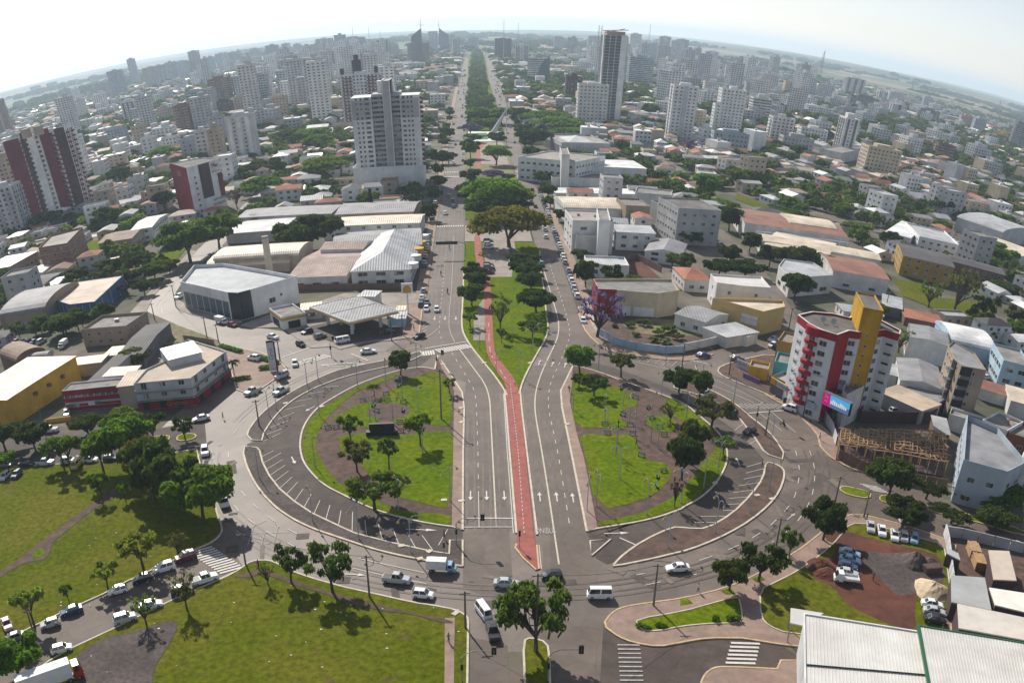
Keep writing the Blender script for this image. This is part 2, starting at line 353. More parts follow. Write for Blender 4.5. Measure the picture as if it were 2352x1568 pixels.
for pts in (outerL+tipL+innL,lowO+lowI):kerb(pts,True,.38,sm=0)
kerb(lowO,False,.5,M_KERBY,sm=1,h=.225)
isl=smooth(gp('B2',640,985,560,968,450,980,330,1010,200,1055,100,1095,0,1150)+gp('A2',2230,1190,2150,1240,2080,1320,2040,1400,2028,1480)+gp('A3',2030,0,2050,80,2120,170,2200,240)+gp('B3',0,290,150,365,290,420,500,475,640,500,755,515),2)
islR=gp('B3',829,540,832,0)+gp('B2',840,1250,825,1140,760,1040,700,950,662,885)
sheet('island_soil',isl+islR,M_SOIL,'slab')
kerb(isl+islR,True,.4,sm=0)
sheet('brown_pavement',gp('B3',829,538,755,514,765,0)+gp('B2',772,1130,735,1050,690,985,660,895,700,950,760,1040,822,1140,834,1250),M_PAVE,'top')
sheet('lawn',smooth(gp('B2',400,1085,480,1040,640,1005,680,1010,760,1150,766,1372,620,1365,500,1340,340,1350,330,1270,400,1240,395,1225,300,1215,250,1210,330,1150),1,True),M_GRASS,'top')
sheet('lawn',smooth(gp('B2',40,1270,100,1225,250,1200,230,1260,270,1330,250,1385,90,1375,-20,1350,-60,1310),1,True),M_GRASS,'top')
sheet('lawn',smooth(gp('B2',-20,1440,180,1410,400,1440,640,1400,765,1410)+gp('B3',765,0,752,400,600,370,330,300,150,120,100,30,0,5)+gp('A3',2300,-60),1,True),M_GRASS,'top')
sheet('lawn',smooth(gp('A2',2045,1470,2060,1390,2100,1320,2180,1240,2325,1160)+gp('B2',120,1100,330,1030,450,1000,300,1070,100,1140)+gp('A2',2250,1270,2160,1380,2130,1480)+gp('A3',2150,30,2230,160,2325,250)+gp('B3',60,250,20,290,0,280)+gp('A3',2200,230,2100,140,2048,20),1,True),M_GRASS,'top')
sheet('lawn',smooth(gp('B3',0,265,160,290,400,420,752,430,752,505,640,492,400,450,150,358,20,300),1,True),M_GRASS,'top')
sheet('seating_circle',arc(5.2,0,360,24,G(*t('B2',330,1270)[0]))[:-1],M_SOIL,'top')
# -- right half disc
outR=smooth(gp('C2',-40,1050,130,1090,300,1170,400,1240,480,1310,560,1370,640,1450)+gp('C3',702,20),2)
sheet('parking_road',smooth(gp('B2',1560,960,1700,930,1900,985,2325,1150)+gp('C2',0,1180,250,1300,470,1480)+gp('C3',585,80,540,250,430,400,180,530,0,525)+gp('B3',2240,520,1990,630,1840,785,1700,710,1690,605,1668,548,1740,530,2000,490,2325,390)+gp('C3',0,400,160,310,270,190,330,30)+gp('C2',270,1400,100,1260)+gp('B2',2325,1200,2100,1100,1900,1040,1700,975),1,True),M_ASPD)
upI=gp('C2',500,1440,380,1290,250,1210,100,1150,-40,1110)
sheet('gravel_verge',outR[:-1]+gp('C3',690,60,600,30,565,5)+upI,M_SOIL,'slab');kerb(outR[:-1]+gp('C3',690,60,600,30,565,5)+upI,True,.38,sm=0)
loR=gp('C3',580,78,640,90,700,125,705,180,670,280,600,370,480,470,330,560,150,640,0,690)+gp('B3',2325,680,2100,735,1840,787,1860,760,1920,700,2050,610,2240,520,2330,523)+gp('C3',60,528,180,530,350,430,480,300,560,190)
sheet('gravel_verge',smooth(loR,1,True),M_SOIL,'slab');kerb(smooth(loR,1,True),True,.42,sm=0)
tri=gp('B3',1690,612,1830,600,1700,712);sheet('traffic_island',tri,M_GRAVEL,'slab');kerb(tri,True,.35,sm=0)
iR=smooth(gp('B2',1575,960,1700,985,1900,1060,2100,1130,2325,1210)+gp('C2',130,1300,240,1390,300,1470)+gp('C3',328,50,270,190,160,310,0,395)+gp('B3',2325,390,2100,470,1740,528),2)
iRl=gp('B3',1668,550,1560,0)+gp('B2',1500,1240,1492,1130,1575,958)
sheet('island_soil',iR+iRl,M_SOIL,'slab');kerb(iR+iRl,True,.4,sm=0)
sheet('brown_pavement',gp('B3',1740,526,1672,546,1565,0)+gp('B2',1505,1240,1498,1135,1572,970,1570,1060,1552,1200,1600,1420)+gp('B3',1650,60),M_PAVE,'top')
sheet('lawn',smooth(gp('B2',1580,1000,1680,1010,1750,1080,1830,1100,1900,1110,2000,1190,2020,1230,1900,1260,1890,1330,1960,1360,1900,1395,1800,1380,1590,1385,1562,1200),1,True),M_GRASS,'top')
sheet('lawn',smooth(gp('B2',1608,1420,1800,1430,2000,1425)+gp('B3',2030,60,2260,100,2200,250,2050,340,1730,415,1650,0),1,True),M_GRASS,'top')
sheet('lawn',smooth(gp('B3',1742,485,2000,440,2200,350,2325,260)+gp('C3',100,150,230,0)+gp('C2',250,1500,310,1540)+gp('C3',318,60,260,180,140,300,0,385)+gp('B3',2100,455,1745,520),1,True),M_GRASS,'top')
sheet('lawn',smooth(gp('C2',-100,1160,60,1250,200,1370,220,1430,100,1400,0,1330,-100,1250),1,True),M_GRASS,'top')
sheet('lawn',smooth(gp('B2',2060,1310,2200,1290,2290,1350,2250,1420,2100,1390),1,True),M_GRASS,'top')
# -- median of the avenue and the cycle path
def wx(*c):return [(c[i],c[i+1]) for i in range(0,len(c),2)]
medL=smooth(gp('B2',1128,1160,1105,1115,1040,1020,980,950,900,850,850,775,826,720,822,640,828,560,836,330),1)
medR=smooth(gp('B2',1350,180,1352,300,1385,480,1392,600,1408,700,1395,770,1330,880,1260,1010,1228,1085,1212,1150),1)
med=[(-3.0,440),(-3.0,1000),(-2.8,1700),(-1.6,3100),(40.5,3100),(26.6,1760),(24.4,1000),(24.2,440)]
sheet('avenue_median',medL+[(-3.0,420),(24.0,420)]+medR,M_GRASS,'slab');kerb(medL,w=.45,sm=0);kerb(medR,w=.45,sm=0)
sheet('avenue_median',[(-3.0,421),(-3.0,456),(23.8,456),(23.8,421)],M_PAVG,'slab')
sheet('avenue_median',[(-3.0,470),(-3.0,604),(24,604),(24,470)],M_GRASS,'slab')
sheet('avenue_median',[(-3.0,618),(-3.0,790),(24,790),(24,618)],M_DRY,'slab')
sheet('avenue_median',[(-3.0,800),(-2.8,1700),(-1.6,3100),(40.5,3100),(26.6,1760),(24.4,800)],M_GRASS,'slab')
sheet('cycle_path',smooth(gp('B2',1113,1150,1122,1090,1075,1020,1015,930,988,860,978,700,970,480,972,350,915,260,905,60,945,60,970,280,1015,370,1030,650,1040,840,1062,905,1130,985,1185,1060,1212,1150),1,True),M_CYCLE,'top')
sheet('brown_pavement',gp('B2',905,600,975,500,978,700,980,790,900,790),M_PAVG,'top')
sheet('parking_pavement',gp('B2',968,90,1170,80,1190,200,1170,290,1160,360,1010,362,985,340),M_PAVG,'top')
sheet('parking_pavement',wx(5,660,22,655,22,780,12,782,5,740),M_PAVG,'top')
sheet('cycle_path',wx(3,640,6,640,6,730,11,780,14,800,10,800,3,740),M_CYCLE,'top')
cyc=gp('B2',1112,1130,1212,1130,1232,1330)+gp('B3',1262,100,1310,568,1322,632,1340,800,1320,800,1190,660,1195,560,1155,0)+gp('B2',1132,1330)
sheet('cycle_path',cyc,M_CYCLE,'slab')
kerb(gp('B2',1112,1140,1122,1240)+gp('B3',1145,0,1192,560),w=.4);kerb(gp('B2',1218,1130,1228,1250)+gp('B3',1262,0,1332,570),w=.4)
kerb(gp('B3',1192,632,1185,660,1240,730,1325,808,1345,800,1330,640),w=.35,mt=M_KERBY,sm=0)
line(gp('B2',1105,1150,1112,1240)+gp('B3',1130,0,1172,560),.16);line(gp('B3',1345,640,1360,800),.16)
dashes(gp('B2',1150,1080,1162,1180)+gp('B3',1203,0,1245,560),.9,.9,.12)
for i in range(len(OCC)):pass
c_=[g for g in smooth(gp('B2',1120,1050,1040,930,1008,850,1005,650),1)]
for o_ in ('a',):
 b=MB();zz=ZC['top']+.02
 for i in range(0,len(c_)-1):ribbon(b,[c_[i],((c_[i][0]+c_[i+1][0])/2,(c_[i][1]+c_[i+1][1])/2)],.12,zz,None)
 struct(b.build('road_marking',M_PAINT))
b=MB();zz=ZC['slab']+.03
pp=gp('B2',1150,1085,1162,1180)+gp('B3',1203,0,1245,560)
def dash_at(pp,z,on,gap,w,mt):
 b=MB();per=on+gap;s=0
 for i in range(len(pp)-1):
  a,c=pp[i],pp[i+1];l=hypot(c[0]-a[0],c[1]-a[1]);d=((c[0]-a[0])/l,(c[1]-a[1])/l);k=math.floor(s/per)*per
  while k<s+l:
   u0,u1=max(k,s)-s,min(k+on,s+l)-s
   if u1>u0:ribbon(b,[(a[0]+d[0]*u0,a[1]+d[1]*u0),(a[0]+d[0]*u1,a[1]+d[1]*u1)],w,z,None)
   k+=per
  s+=l
 return struct(b.build('road_marking',mt))
dash_at(pp,zz+.02,.9,.9,.13,M_PAINT)
# -- parks, pavements and plots around the roundabout
def plot(name,pts,mt,lev='slab',k=None):
 sheet(name,pts,mt,lev)
 if k:kerb(pts,True,.35,k if k is not True else None,sm=0)
park1=gp('A3',-500,150,0,112,300,100,600,75,900,62,1330,-10)+smooth(gp('A3',1345,60,1365,150,1400,260,1450,350,1470,440,1500,510,1500,560,1440,620,1330,665),2)+gp('A3',1180,740,870,880,700,970,390,1110,0,1300,-500,1540)
plot('park_lawn',park1,M_PARK,'slab',True)
park2=smooth(gp('A3',1540,850,1630,800,1690,752,1780,740,1850,752,1960,812,2100,862,2325,925),1)+smooth(gp('B3',120,945,300,985,500,1030,640,1050,790,1080,862,1125,866,1170),1)+gp('B3',860,1568,858,1750)+gp('A3',-200,1760,100,1600,330,1425,480,1340,780,1200,1170,1010)
plot('park_lawn',park2,M_PARK,'slab',True)
sheet('footpath',gp('B3',708,1135,776,1135,770,1568,765,1700,700,1700,706,1568),M_PAVE,'top')
sheet('footpath',smooth(gp('A3',1700,830,1760,790,1830,820,2000,890,2325,990)+gp('B3',150,1015,300,1060,705,1140,780,1170,705,1175,500,1110,280,1090,0,1020)+gp('A3',2200,970,2000,920,1830,850,1740,840,1680,870,1560,850),1,True),M_SOIL,'top')
sheet('gravel_patch',smooth(gp('A3',1205,1165,1150,1145,1000,1200,850,1240,720,1262,600,1330,515,1390,530,1480,560,1568,560,1700,1020,1700,1040,1480,1100,1380,1180,1260),2,True),M_GRAVEL,'top')
sheet('footpath',smooth(gp('A3',-100,880,0,835,300,600,600,380,750,260,900,230,900,245,770,320,640,395,350,625,350,660,320,730,250,750,160,765,0,860,-100,930),1,True),M_SOIL,'top')
sheet('grass_patch',smooth(gp('A3',210,725,240,670,290,660,310,690,270,730),1,True),M_GRASS,'top')
kerb(gp('A3',700,970,870,880),w=.3)
plot('median_lawn',smooth(gp('B3',1238,1290,1290,1265,1400,1300,1415,1400,1420,1568,1420,1750,1255,1750,1250,1568),1,True),M_PARK,'slab',True)
pvR=smooth(gp('B3',1790,1160,1830,1105,1900,1062,2060,1035,2325,1000)+gp('C3',310,930,500,850,780,690,925,580,1010,500,1130,432,1250,438,1420,480,1600,530,1790,600),1)+gp('C3',1860,640,1830,1215,1400,1500,860,1440,840,1330,660,1308)+smooth(gp('C3',420,1270,180,1268,0,1300)+gp('B3',2150,1328,1980,1300,1880,1260,1800,1200),1)
plot('brown_pavement',pvR,M_PAVE,'slab',M_KERBY)
g2=smooth(gp('B3',2000,1145,2325,1090)+gp('C3',200,1040,380,992,402,1012,422,1130,395,1170,200,1172,0,1192)+gp('B3',2150,1225,2050,1215,2010,1190),1,True)
sheet('lawn',g2,M_GRASS,'top');kerb(g2,True,.25,sm=0,h=.3)
sheet('lawn',gp('C3',272,950,340,932,375,970,310,975),M_GRASS,'top');sheet('lawn',gp('C3',485,870,540,845,575,875,520,895),M_GRASS,'top');sheet('lawn',gp('C3',0,1010,50,1002,85,1035,0,1050),M_GRASS,'top')
lot=smooth(gp('C3',1065,600,1120,520,1200,488,1400,530,1600,590,1780,640,1800,760,1858,1215,1400,1300,725,1240,600,1190,545,1130,538,945,640,895,780,825,900,745,1000,665),1,True)
sheet('lawn',lot,M_PARK,'top');kerb(lot,True,.25,sm=0,h=.3)
sheet('red_earth_lot',smooth(gp('C3',1000,540,1130,545,1250,590,1500,650,1700,690,1775,760,1790,920,1600,980,1580,1080,1600,1215,1500,1215,1250,1110,1120,1040,1030,920,900,870,870,800,950,740,1040,720,1060,640,970,600),1,True),M_RED,'top')
sheet('gravel_patch',smooth(gp('C3',1270,680,1400,700,1550,690,1760,740,1805,890,1610,930,1590,975,1460,985,1400,920,1300,820,1230,760),1,True),M_GRAVEL,'top')
for c in (gp('C3',1075,262,1090,245,1130,243,1290,283,1280,328,1130,300),gp('C3',1350,305,1400,305,1485,330,1430,362,1350,342),gp('C3',1670,372,1780,390,2100,470,2325,540,2330,580,2000,480,1680,410),gp('A2',1000,1460,1030,1438,1150,1430,1140,1466,1010,1482),gp('A2',1195,1440,1240,1420,1310,1420,1332,1438,1290,1462,1200,1470),gp('A2',340,1490,-100,1590)):
 c=smooth(c,1,True);sheet('median_lawn',c,M_GRASS,'slab');kerb(c,True,.3,M_KERBY,sm=0)
lo2=smooth(gp('C3',120,1700,140,1568,170,1510,225,1470,300,1462,655,1478),1)+gp('C3',680,1420,860,1420,870,1700)
plot('brown_pavement',lo2,M_PAVE,'slab',M_KERBY)
plot('forecourt',gp('A2',1620,685,1750,640,1830,610,2050,560,2325,470)+gp('B2',560,470,540,700,480,770,350,790,200,800,0,850)+gp('A2',2250,830,2100,840,1900,700,1700,705),M_PAVG,'slab',None)
sheet('dark_forecourt',gp('A2',2000,720,2330,640)+gp('B2',200,640,440,640,430,760,0,820),M_ASPD,'top')
plot('patterned_pavement',gp('B2',460,540,560,540,535,740,480,775,425,760),M_PAVE,'slab',M_KERBY)
plot('brown_pavement',gp('A2',1480,815,1660,850,1760,870,1890,920,1940,990,1860,1050,1700,1160,1600,1120,1540,930),M_PAVE,'slab',M_KERB)
plot('brown_pavement',gp('A2',1130,660,1480,790,1500,830,1290,790,1100,820,1050,700),M_DRY,'slab',None)
plot('brown_pavement',gp('A2',985,600,1045,480,1330,185,1290,180,1000,470,880,600,960,650),M_PAVG,'slab',None)
plot('brown_pavement',smooth(gp('A2',1185,500,1190,560,1240,600,1400,640,1640,690,1620,600,1250,540),1,True),M_PAVG,'slab',None)
plot('brown_pavement',wx(-16.6,330,-15.2,330,-15.2,760,-14.8,1500,-18.5,1500,-18.8,760,-18.8,330),M_PAVE,'slab')
sheet('parking_strip',wx(-15.25,370,-15.25,330,-21,330,-21,440,-15.25,440),M_ASPD,'road')
plot('brown_pavement',wx(35.0,300,38.0,300,38.0,770,43,1760,40.5,1760,35.0,770),M_PAVE,'slab')
sheet('parking_strip',wx(32.5,315,35.0,315,35.0,800,33.5,800),M_ASPD,'road')
vac=gp('B2',1720,700,1740,745,1850,820,2000,860,2200,885,2330,880)+gp('C2',200,850,380,780,300,700,0,660)+gp('B2',2100,630,1850,640,1730,600)
plot('vacant_plot',vac,M_SOIL,'slab');sheet('weed_patch',smooth(gp('B2',1900,700,2100,760,2325,760)+gp('C2',200,760,300,740,100,690)+gp('B2',2200,640,1950,650),1,True),M_DRY,'top')
plot('brown_pavement',smooth(gp('B2',1600,560,1650,560,1710,690,1760,760,1900,850,2330,905)+gp('C2',240,870,180,905)+gp('B2',2300,930,1850,880,1720,800,1640,700),1,True),M_PAVE,'slab',M_KERBY)
plot('brown_pavement',smooth(gp('C2',240,985,330,940,640,870,720,960,690,1100,640,1180,560,1140,300,1040),1,True),M_SOIL,'slab',M_KERB)
plot('brown_pavement',smooth(gp('C2',560,1145,700,1200,830,1290,1000,1400,1080,1510)+gp('C3',1080,30,1260,130,1230,150,1050,75,950,-20,940,-60)+gp('C2',930,1420,780,1270,600,1170),1,True),M_PAVE,'slab',M_KERBY)
for pts,m_ in ((gp('A2',580,120,740,100,750,170,650,215,600,180),M_GRASS),(gp('A2',1030,205,1260,165,1180,260,1080,250),M_GRASS),(gp('C2',1450,380,1620,395,1750,500,2140,540,2115,680,1800,610,1510,490),M_PARK),(gp('B2',1930,240,2010,235,2180,380,1955,370),M_RED),(gp('C2',0,410,190,435,180,460,0,450),M_GRASS),(gp('C1',380,1300,600,1400,1000,1480,960,1520,600,1440,380,1350),M_PARK)):
 sheet('grass_plot',pts,m_,'top')
sheet('yard_ground',gp('C3',1800,600,2500,760,2500,1260,1885,1230),M_SOIL,'road')
# -- road markings
def seg(tile,*c):
 for i in range(0,len(c),4):line(gp(tile,*c[i:i+4]),.13)
seg('A3',1768,42,1850,0,1780,85,1900,15,1795,130,1912,60,1820,170,1928,98,1850,213,1950,138,1888,257,1975,178,1932,300,2012,213,1988,345,2050,258,2053,387,2105,293,2122,428,2163,335,2202,467,2230,368,2287,510,2305,405)
seg('B3',82,540,85,415,180,570,168,470,287,603,260,500,395,627,357,527,510,655,453,553,625,670,555,573,665,640,728,532)
seg('A2',1780,1470,1895,1415,1800,1425,1905,1385,1830,1375,1950,1330,1880,1320,1990,1275,1930,1255,2060,1225,2000,1200,2110,1180,2080,1150,2200,1130,2180,1105,2290,1095)
seg('C3',450,110,575,75,445,152,565,122,430,193,570,165,390,240,550,213,360,283,520,263,330,323,485,311,300,365,450,357,290,405,400,402,135,445,335,443,95,487,240,485)
seg('C2',370,1395,430,1350,400,1440,480,1395,450,1500,530,1455,60,1160,75,1120)
seg('B2',560,690,598,660,552,715,596,690,548,740,590,715)
for d_,a_ in (((-15.2+2.2,300),0),):pass
LD=wx(-10.2,1500,-10.2,300)
dashes(gp('B2',720,150,707,270,697,400,685,520,673,660,670,745,700,800),2.2,3.2,.14)
dashes(gp('B2',755,870,830,990,900,1110,920,1190,928,1400)+gp('B3',932,0,936,250),2.2,3.6,.14);line(gp('B3',936,275,940,515),.14)
line(gp('B2',770,80,757,400,735,640,738,720,775,800),.2,M_PAINTY,sm=1);line(gp('B2',810,850,905,980,980,1080,1012,1180,1018,1300)+gp('B3',1030,0,1053,455),.32,M_KERB,sm=1)
line(gp('B3',1053,455,1056,515),.12,M_PAINTY)
line(gp('B2',1340,190,1370,290,1440,520,1475,640,1480,720,1465,790,1400,920,1340,1060,1315,1180,1320,1300)+gp('B3',1368,20,1480,770),.32,M_KERB,sm=2)
dashes(gp('B2',1410,240,1450,380,1490,490,1540,650,1556,750,1535,820,1490,930,1430,1050,1405,1170,1412,1270,1445,1420)+gp('B3',1470,0,1508,230,1552,510),2.2,3.2,.15,sm=1)
line(gp('B2',575,842,848,797),.45);line(gp('B3',845,456,1175,459),.35);line(gp('B3',835,518,1165,516),.35,M_PAINTY)
line(gp('A2',1905,905,2090,838),.4);line(gp('B2',75,878,190,925),.35)
for p_ in (('B3',882,305),('B3',991,305),('B3',1110,305)):arrow(gp(*p_)[0],pi)
for p_ in (('B3',1350,312),('B3',1464,312),('B3',1573,318)):arrow(gp(*p_)[0],0)
for p_ in (('B2',640,637),('B2',710,637),('B2',783,637)):arrow(gp(*p_)[0],pi)
for p_ in (('B2',1348,938),('B2',1436,948),('B2',1522,955)):arrow(gp(*p_)[0],.2)
arrow(gp('B3',550,535)[0],radians(97),6);arrow(gp('B3',1870,558)[0],radians(85),5);arrow(gp('A3',1983,65)[0],radians(160));arrow(gp('C3',390,75)[0],0)
arrow(gp('B3',100,838)[0],radians(100));arrow(gp('A2',2095,1250)[0],radians(215),3.5);arrow(gp('C3',750,445)[0],radians(40),4,M_PAINTY);arrow(gp('C2',300,1040)[0],radians(110),4,M_PAINTY)
M_WEAR=mat('tyre_polished_asphalt',(.112,.086,.070),.6,.25,.25,crack=.2);M_PATCH=mat('repair_asphalt',(.088,.070,.060),.85,.25,.6);M_PATCHL=mat('pale_repair_asphalt',(.175,.142,.12),.85,.2,.6)
for pp_ in (gp('B2',880,1180,885,1400)+gp('B3',885,20,885,560),gp('B2',975,1240,985,1450)+gp('B3',990,20,995,560),gp('B2',1062,1240,1085,1450)+gp('B3',1092,20,1112,540),gp('B2',1272,1240,1310,1500)+gp('B3',1318,40,1375,540),gp('B2',1362,1240,1402,1500)+gp('B3',1412,40,1475,540),gp('B2',1450,1240,1510,1500)+gp('B3',1522,40,1600,560)):
 for o_ in (-.75,.75):
  L_,R_=ribbon_pts(smooth(pp_,2),.5,False,o_);b=MB();z_=nz('road',.0005)
  for i in range(len(L_)-1):b.face([(*R_[i],z_),(*R_[i+1],z_),(*L_[i+1],z_),(*L_[i],z_)])
  struct(b.build('worn_wheel_track',M_WEAR))
for x_,y0_,y1_ in ((-12.6,300,900),(-8.6,300,900),(-5.2,300,900),(27.,320,900),(30.6,320,900)):
 for o_ in (-.75,.75):line([(x_+o_,y0_),(x_+o_,y1_)],.5,M_WEAR,name='worn_wheel_track',z=nz('road',.0005))
for a0_,a1_,r_ in ((95,265,69.2),(95,265,72.6),(-80,-30,68.5),(40,75,69.)):
 for o_ in (-.75,.75):line(arc(r_+o_,a0_,a1_),.5,M_WEAR,name='worn_wheel_track',z=nz('road',.0005))
rp_=random.Random(8)
for k in range(60):
 if k%3:a_=rp_.uniform(90,270);r_=rp_.uniform(64,77);x_,y_=CEN[0]+r_*sin(radians(a_)),CEN[1]+r_*cos(radians(a_))
 else:x_,y_=rp_.choice((rp_.uniform(-14,-4),rp_.uniform(25.5,31.5))),rp_.uniform(320,620)
 q_=rp_.random()*3;l_,w_=rp_.uniform(.8,4),rp_.uniform(.4,1.3);z_=nz('road',.0003);b=MB()
 b.face([(x_+cos(q_)*a*l_-sin(q_)*c*w_,y_+sin(q_)*a*l_+cos(q_)*c*w_,z_) for a,c in ((-1,-1),(1,-1),(1,1),(-1,1))]);struct(b.build('asphalt_repair',M_PATCH if rp_.random()<.6 else M_PATCHL))
for x_,y_ in ((-1,150),(4,148),(14,151),(20,146),(-22,152),(-40,166),(45,158),(60,172),(72,190),(-8,330),(-11,380),(29,350),(1,182),(15,190),(-54,190),(-60,215)):
 b=MB();z_=nz('road',.0004);b.face([(x_+.45*cos(k*pi/5),y_+.45*sin(k*pi/5),z_) for k in range(10)]);struct(b.build('manhole_cover',M_BLACK))
dashes(gp('A2',1580,1420,1640,1340,1740,1240,1870,1150)+[],3,4,.15)
dashes(gp('A3',1545,10,1545,100,1575,200,1650,300,1750,400,1900,510,2140,630),3.2,4.2,.16,sm=1)
dashes(gp('A3',1440,20,1442,120)+gp('A3',1470,200,1600,400,1690,475,1840,570,2020,665),3.2,4.2,.16,sm=1)
line(gp('B3',130,730,330,775,565,825),.15);line(gp('B3',90,795,280,840,430,870,585,900),.15)
dashes(gp('C3',875,0,905,95,912,190,890,320,830,430,760,520,620,620)[:],3.0,4.2,.16,sm=1)
dashes(gp('C3',780,0,808,110,800,220,765,340,690,430,590,525,450,615,260,700,60,765)+gp('B3',2160,815,2000,840),3.2,4.5,.16,sm=1)
dashes(gp('C3',500,690,300,780,80,845)+gp('B3',2200,880,2050,912),3.2,4.5,.16,sm=1)
line(gp('C2',610,1265,780,1410),.15);line(gp('C2',530,1275,690,1400),.15);dashes(gp('C2',715,1440),3,3.5,.15);dashes(gp('C2',800,1440),3,3.5,.15);line(gp('C2',925,1505),.15)
line(gp('C2',0,990,130,1060,320,1130,500,1210),.14,sm=1);line(gp('C2',100,960,120,1010,300,1080,480,1170,560,1210),.14,sm=1);line(gp('C2',465,1280,700,1262),.4)
line(gp('A2',1790,800,1990,880),.13);line(gp('B2',200,895,330,870,540,830),.13);dashes(gp('A2',2090,1050,2325,980)+gp('B2',200,895),4,5,.14);dashes(gp('A2',1780,1190,1900,1110,2150,990,2325,925),4,5,.14)
line(gp('B2',520,800,600,760,660,710),.14,sm=1);dashes(gp('A2',1075,520,1140,460,1180,400,1260,310),3,3,.12)
line(gp('A2',1052,590,1050,550,1120,480,1200,360),.12,sm=1);line(gp('A2',1100,610,1090,560,1110,520,1170,490),.12,sm=1);line(gp('A2',1250,680,1300,695),.12);line(gp('A2',1400,690,1450,705),.12);line(gp('A2',1680,770,1740,785),.12)
zebra(gp('B2',655,862)[0],gp('B2',875,825)[0],12,4.0,.55,skew=(.45,-.89));zebra(gp('B2',540,880)[0],gp('B2',640,868)[0],6,4.,.5,skew=(.1,-1))
zebra(gp('A2',2000,945)[0],gp('A2',2220,890)[0],10,4.0,.5,skew=(.75,-.66));zebra(gp('B2',-60,960)[0],gp('B2',130,945)[0],7,7.,.7,skew=(.95,-.3))
zebra(gp('A3',1350,665)[0],gp('A3',1575,815)[0],12,4.6,.55,skew=(.90,.43));zebra(gp('C3',445,1290)[0],gp('C3',405,1450)[0],6,5.0,.55,skew=(1,-.05))
zebra(gp('B3',1950,1300)[0],gp('B3',1975,1600)[0],10,3.7,.32,M_PAINTY,skew=(1,-.02));zebra(gp('C2',400,1235)[0],gp('C2',700,1235)[0],10,5.0,.4,M_PAINTY,skew=(.55,-.6))
zebra(gp('C3',1265,230)[0],gp('C3',1370,285)[0],5,4.2,.5,M_PAINTY,skew=(.97,-.2));zebra(gp('C2',0,905)[0],gp('C2',190,950)[0],7,2.,.5,M_PAINTY,skew=(.3,-.9))
for y_ in (456.5,464):pass
for x0_,x1_,n_ in ((-15,-3.5,12),(24.8,32.4,8)):
 for y_ in (455,606,625):zebra((x0_,y_),(x1_,y_),n_,3.2,.5,skew=(0,1))
for x_,mt_ in ((-10.2,M_PAINTY),(28.6,M_PAINTY)):dashes([(x_,465),(x_,600)],2.5,4,.14,mt_);dashes([(x_,630),(x_+1.5*(x_>0),1500)],3,5,.2,mt_)
def words(s,loc,rz,size,mt,name='painted_lettering',parent=None,rx=0.,ext=0.0,align='CENTER',ry=0.):
 cu=bpy.data.curves.new(name,'FONT');cu.body=s;cu.size=size;cu.align_x=align;cu.align_y='CENTER';cu.extrude=ext;cu.materials.append(mt)
 o=bpy.data.objects.new(name,cu);COL.objects.link(o);me_=bpy.data.meshes.new_from_object(o.evaluated_get(bpy.context.evaluated_depsgraph_get()));bpy.data.objects.remove(o)
 o=bpy.data.objects.new(name,me_);COL.objects.link(o);o.location=loc;o.rotation_euler=(rx,ry,rz)
 if parent is not None:o.parent=parent
 return o
o_=words('ONIBUS',(*gp('B3',1388,545)[0],nz('mark')),0,1.5,M_PAINTY);o_.scale=(.74,2.0,1);struct(o_)
for a_,b_ in (((1650,540),(1800,470)),((1675,640),(1720,500)),((1765,645),(1790,555)),((1850,630),(1880,510)),((1700,560),(1960,550)),((1860,490),(1890,520))):
 line(gp('A3',*a_,*b_),.14,M_PAINTY)
for k in range(6):line([gp('B2',2020+k*55,930+k*8)[0],gp('B2',2080+k*50,880+k*12)[0]],.2,M_PAINTY)
line(gp('B2',1980,930,2290,1000),.14);line(gp('B2',2080,872,2325,915),.14)
line(gp('B3',1890,590,1995,637),.3)
# -- buildings
PAL=dict(white=(.79,.79,.77),offwhite=(.68,.67,.64),cream=(.60,.50,.36),beige=(.46,.38,.30),tan=(.36,.28,.21),grey=(.43,.43,.43),lgrey=(.56,.57,.58),dgrey=(.16,.16,.17),bluegrey=(.38,.44,.50),maroon=(.19,.025,.045),red=(.28,.014,.028),brown=(.20,.12,.085),dbrown=(.085,.05,.052),yellow=(.62,.36,.035),ochre=(.45,.27,.06),blue=(.045,.13,.28),dark=(.035,.037,.042),green=(.08,.22,.14),pink=(.50,.28,.25),orange=(.48,.18,.06),brick=(.30,.15,.10),teal=(.10,.38,.42),sky=(.40,.55,.66),purple=(.20,.14,.35),rust=(.22,.085,.05))
def W(c):return mat('plaster_'+c,PAL[c],.82,.10,.25,col2=tuple(x*.84 for x in PAL[c]),big=.09,streak=.13)
RP=dict(white=((.74,.73,.71),.5),lgrey=((.42,.43,.44),.6),grey=((.25,.25,.26),.7),cream=((.66,.56,.42),.6),beige=((.50,.40,.29),.7),brown=((.27,.19,.14),.8),dark=((.075,.072,.075),.8),rust=((.26,.11,.07),.75),tile=((.36,.13,.07),.85),pinkgrey=((.36,.27,.23),.8),bright=((.80,.80,.78),.45),dtile=((.18,.10,.075),.85))
def RF(c,ax=0):
 col,ro=RP[c]
 return rib_mat('roofing_%s_%s'%(c,'xy'[ax]),col,ro,.9,ax,tuple(x*.72 for x in col),0.,.5)
M_FLAT=mat('roof_membrane',(.27,.25,.235),.9,.25,.3,col2=(.19,.175,.165),big=.1)
M_FLATD=mat('dark_roof_membrane',(.11,.105,.10),.9,.25,.3,col2=(.15,.14,.13),big=.1)
M_FRAME=mat('window_frame',(.55,.55,.54),.5,.05)
M_TIMBER=mat('sawn_timber',(.42,.27,.14),.8,.25,1.)
WM={}
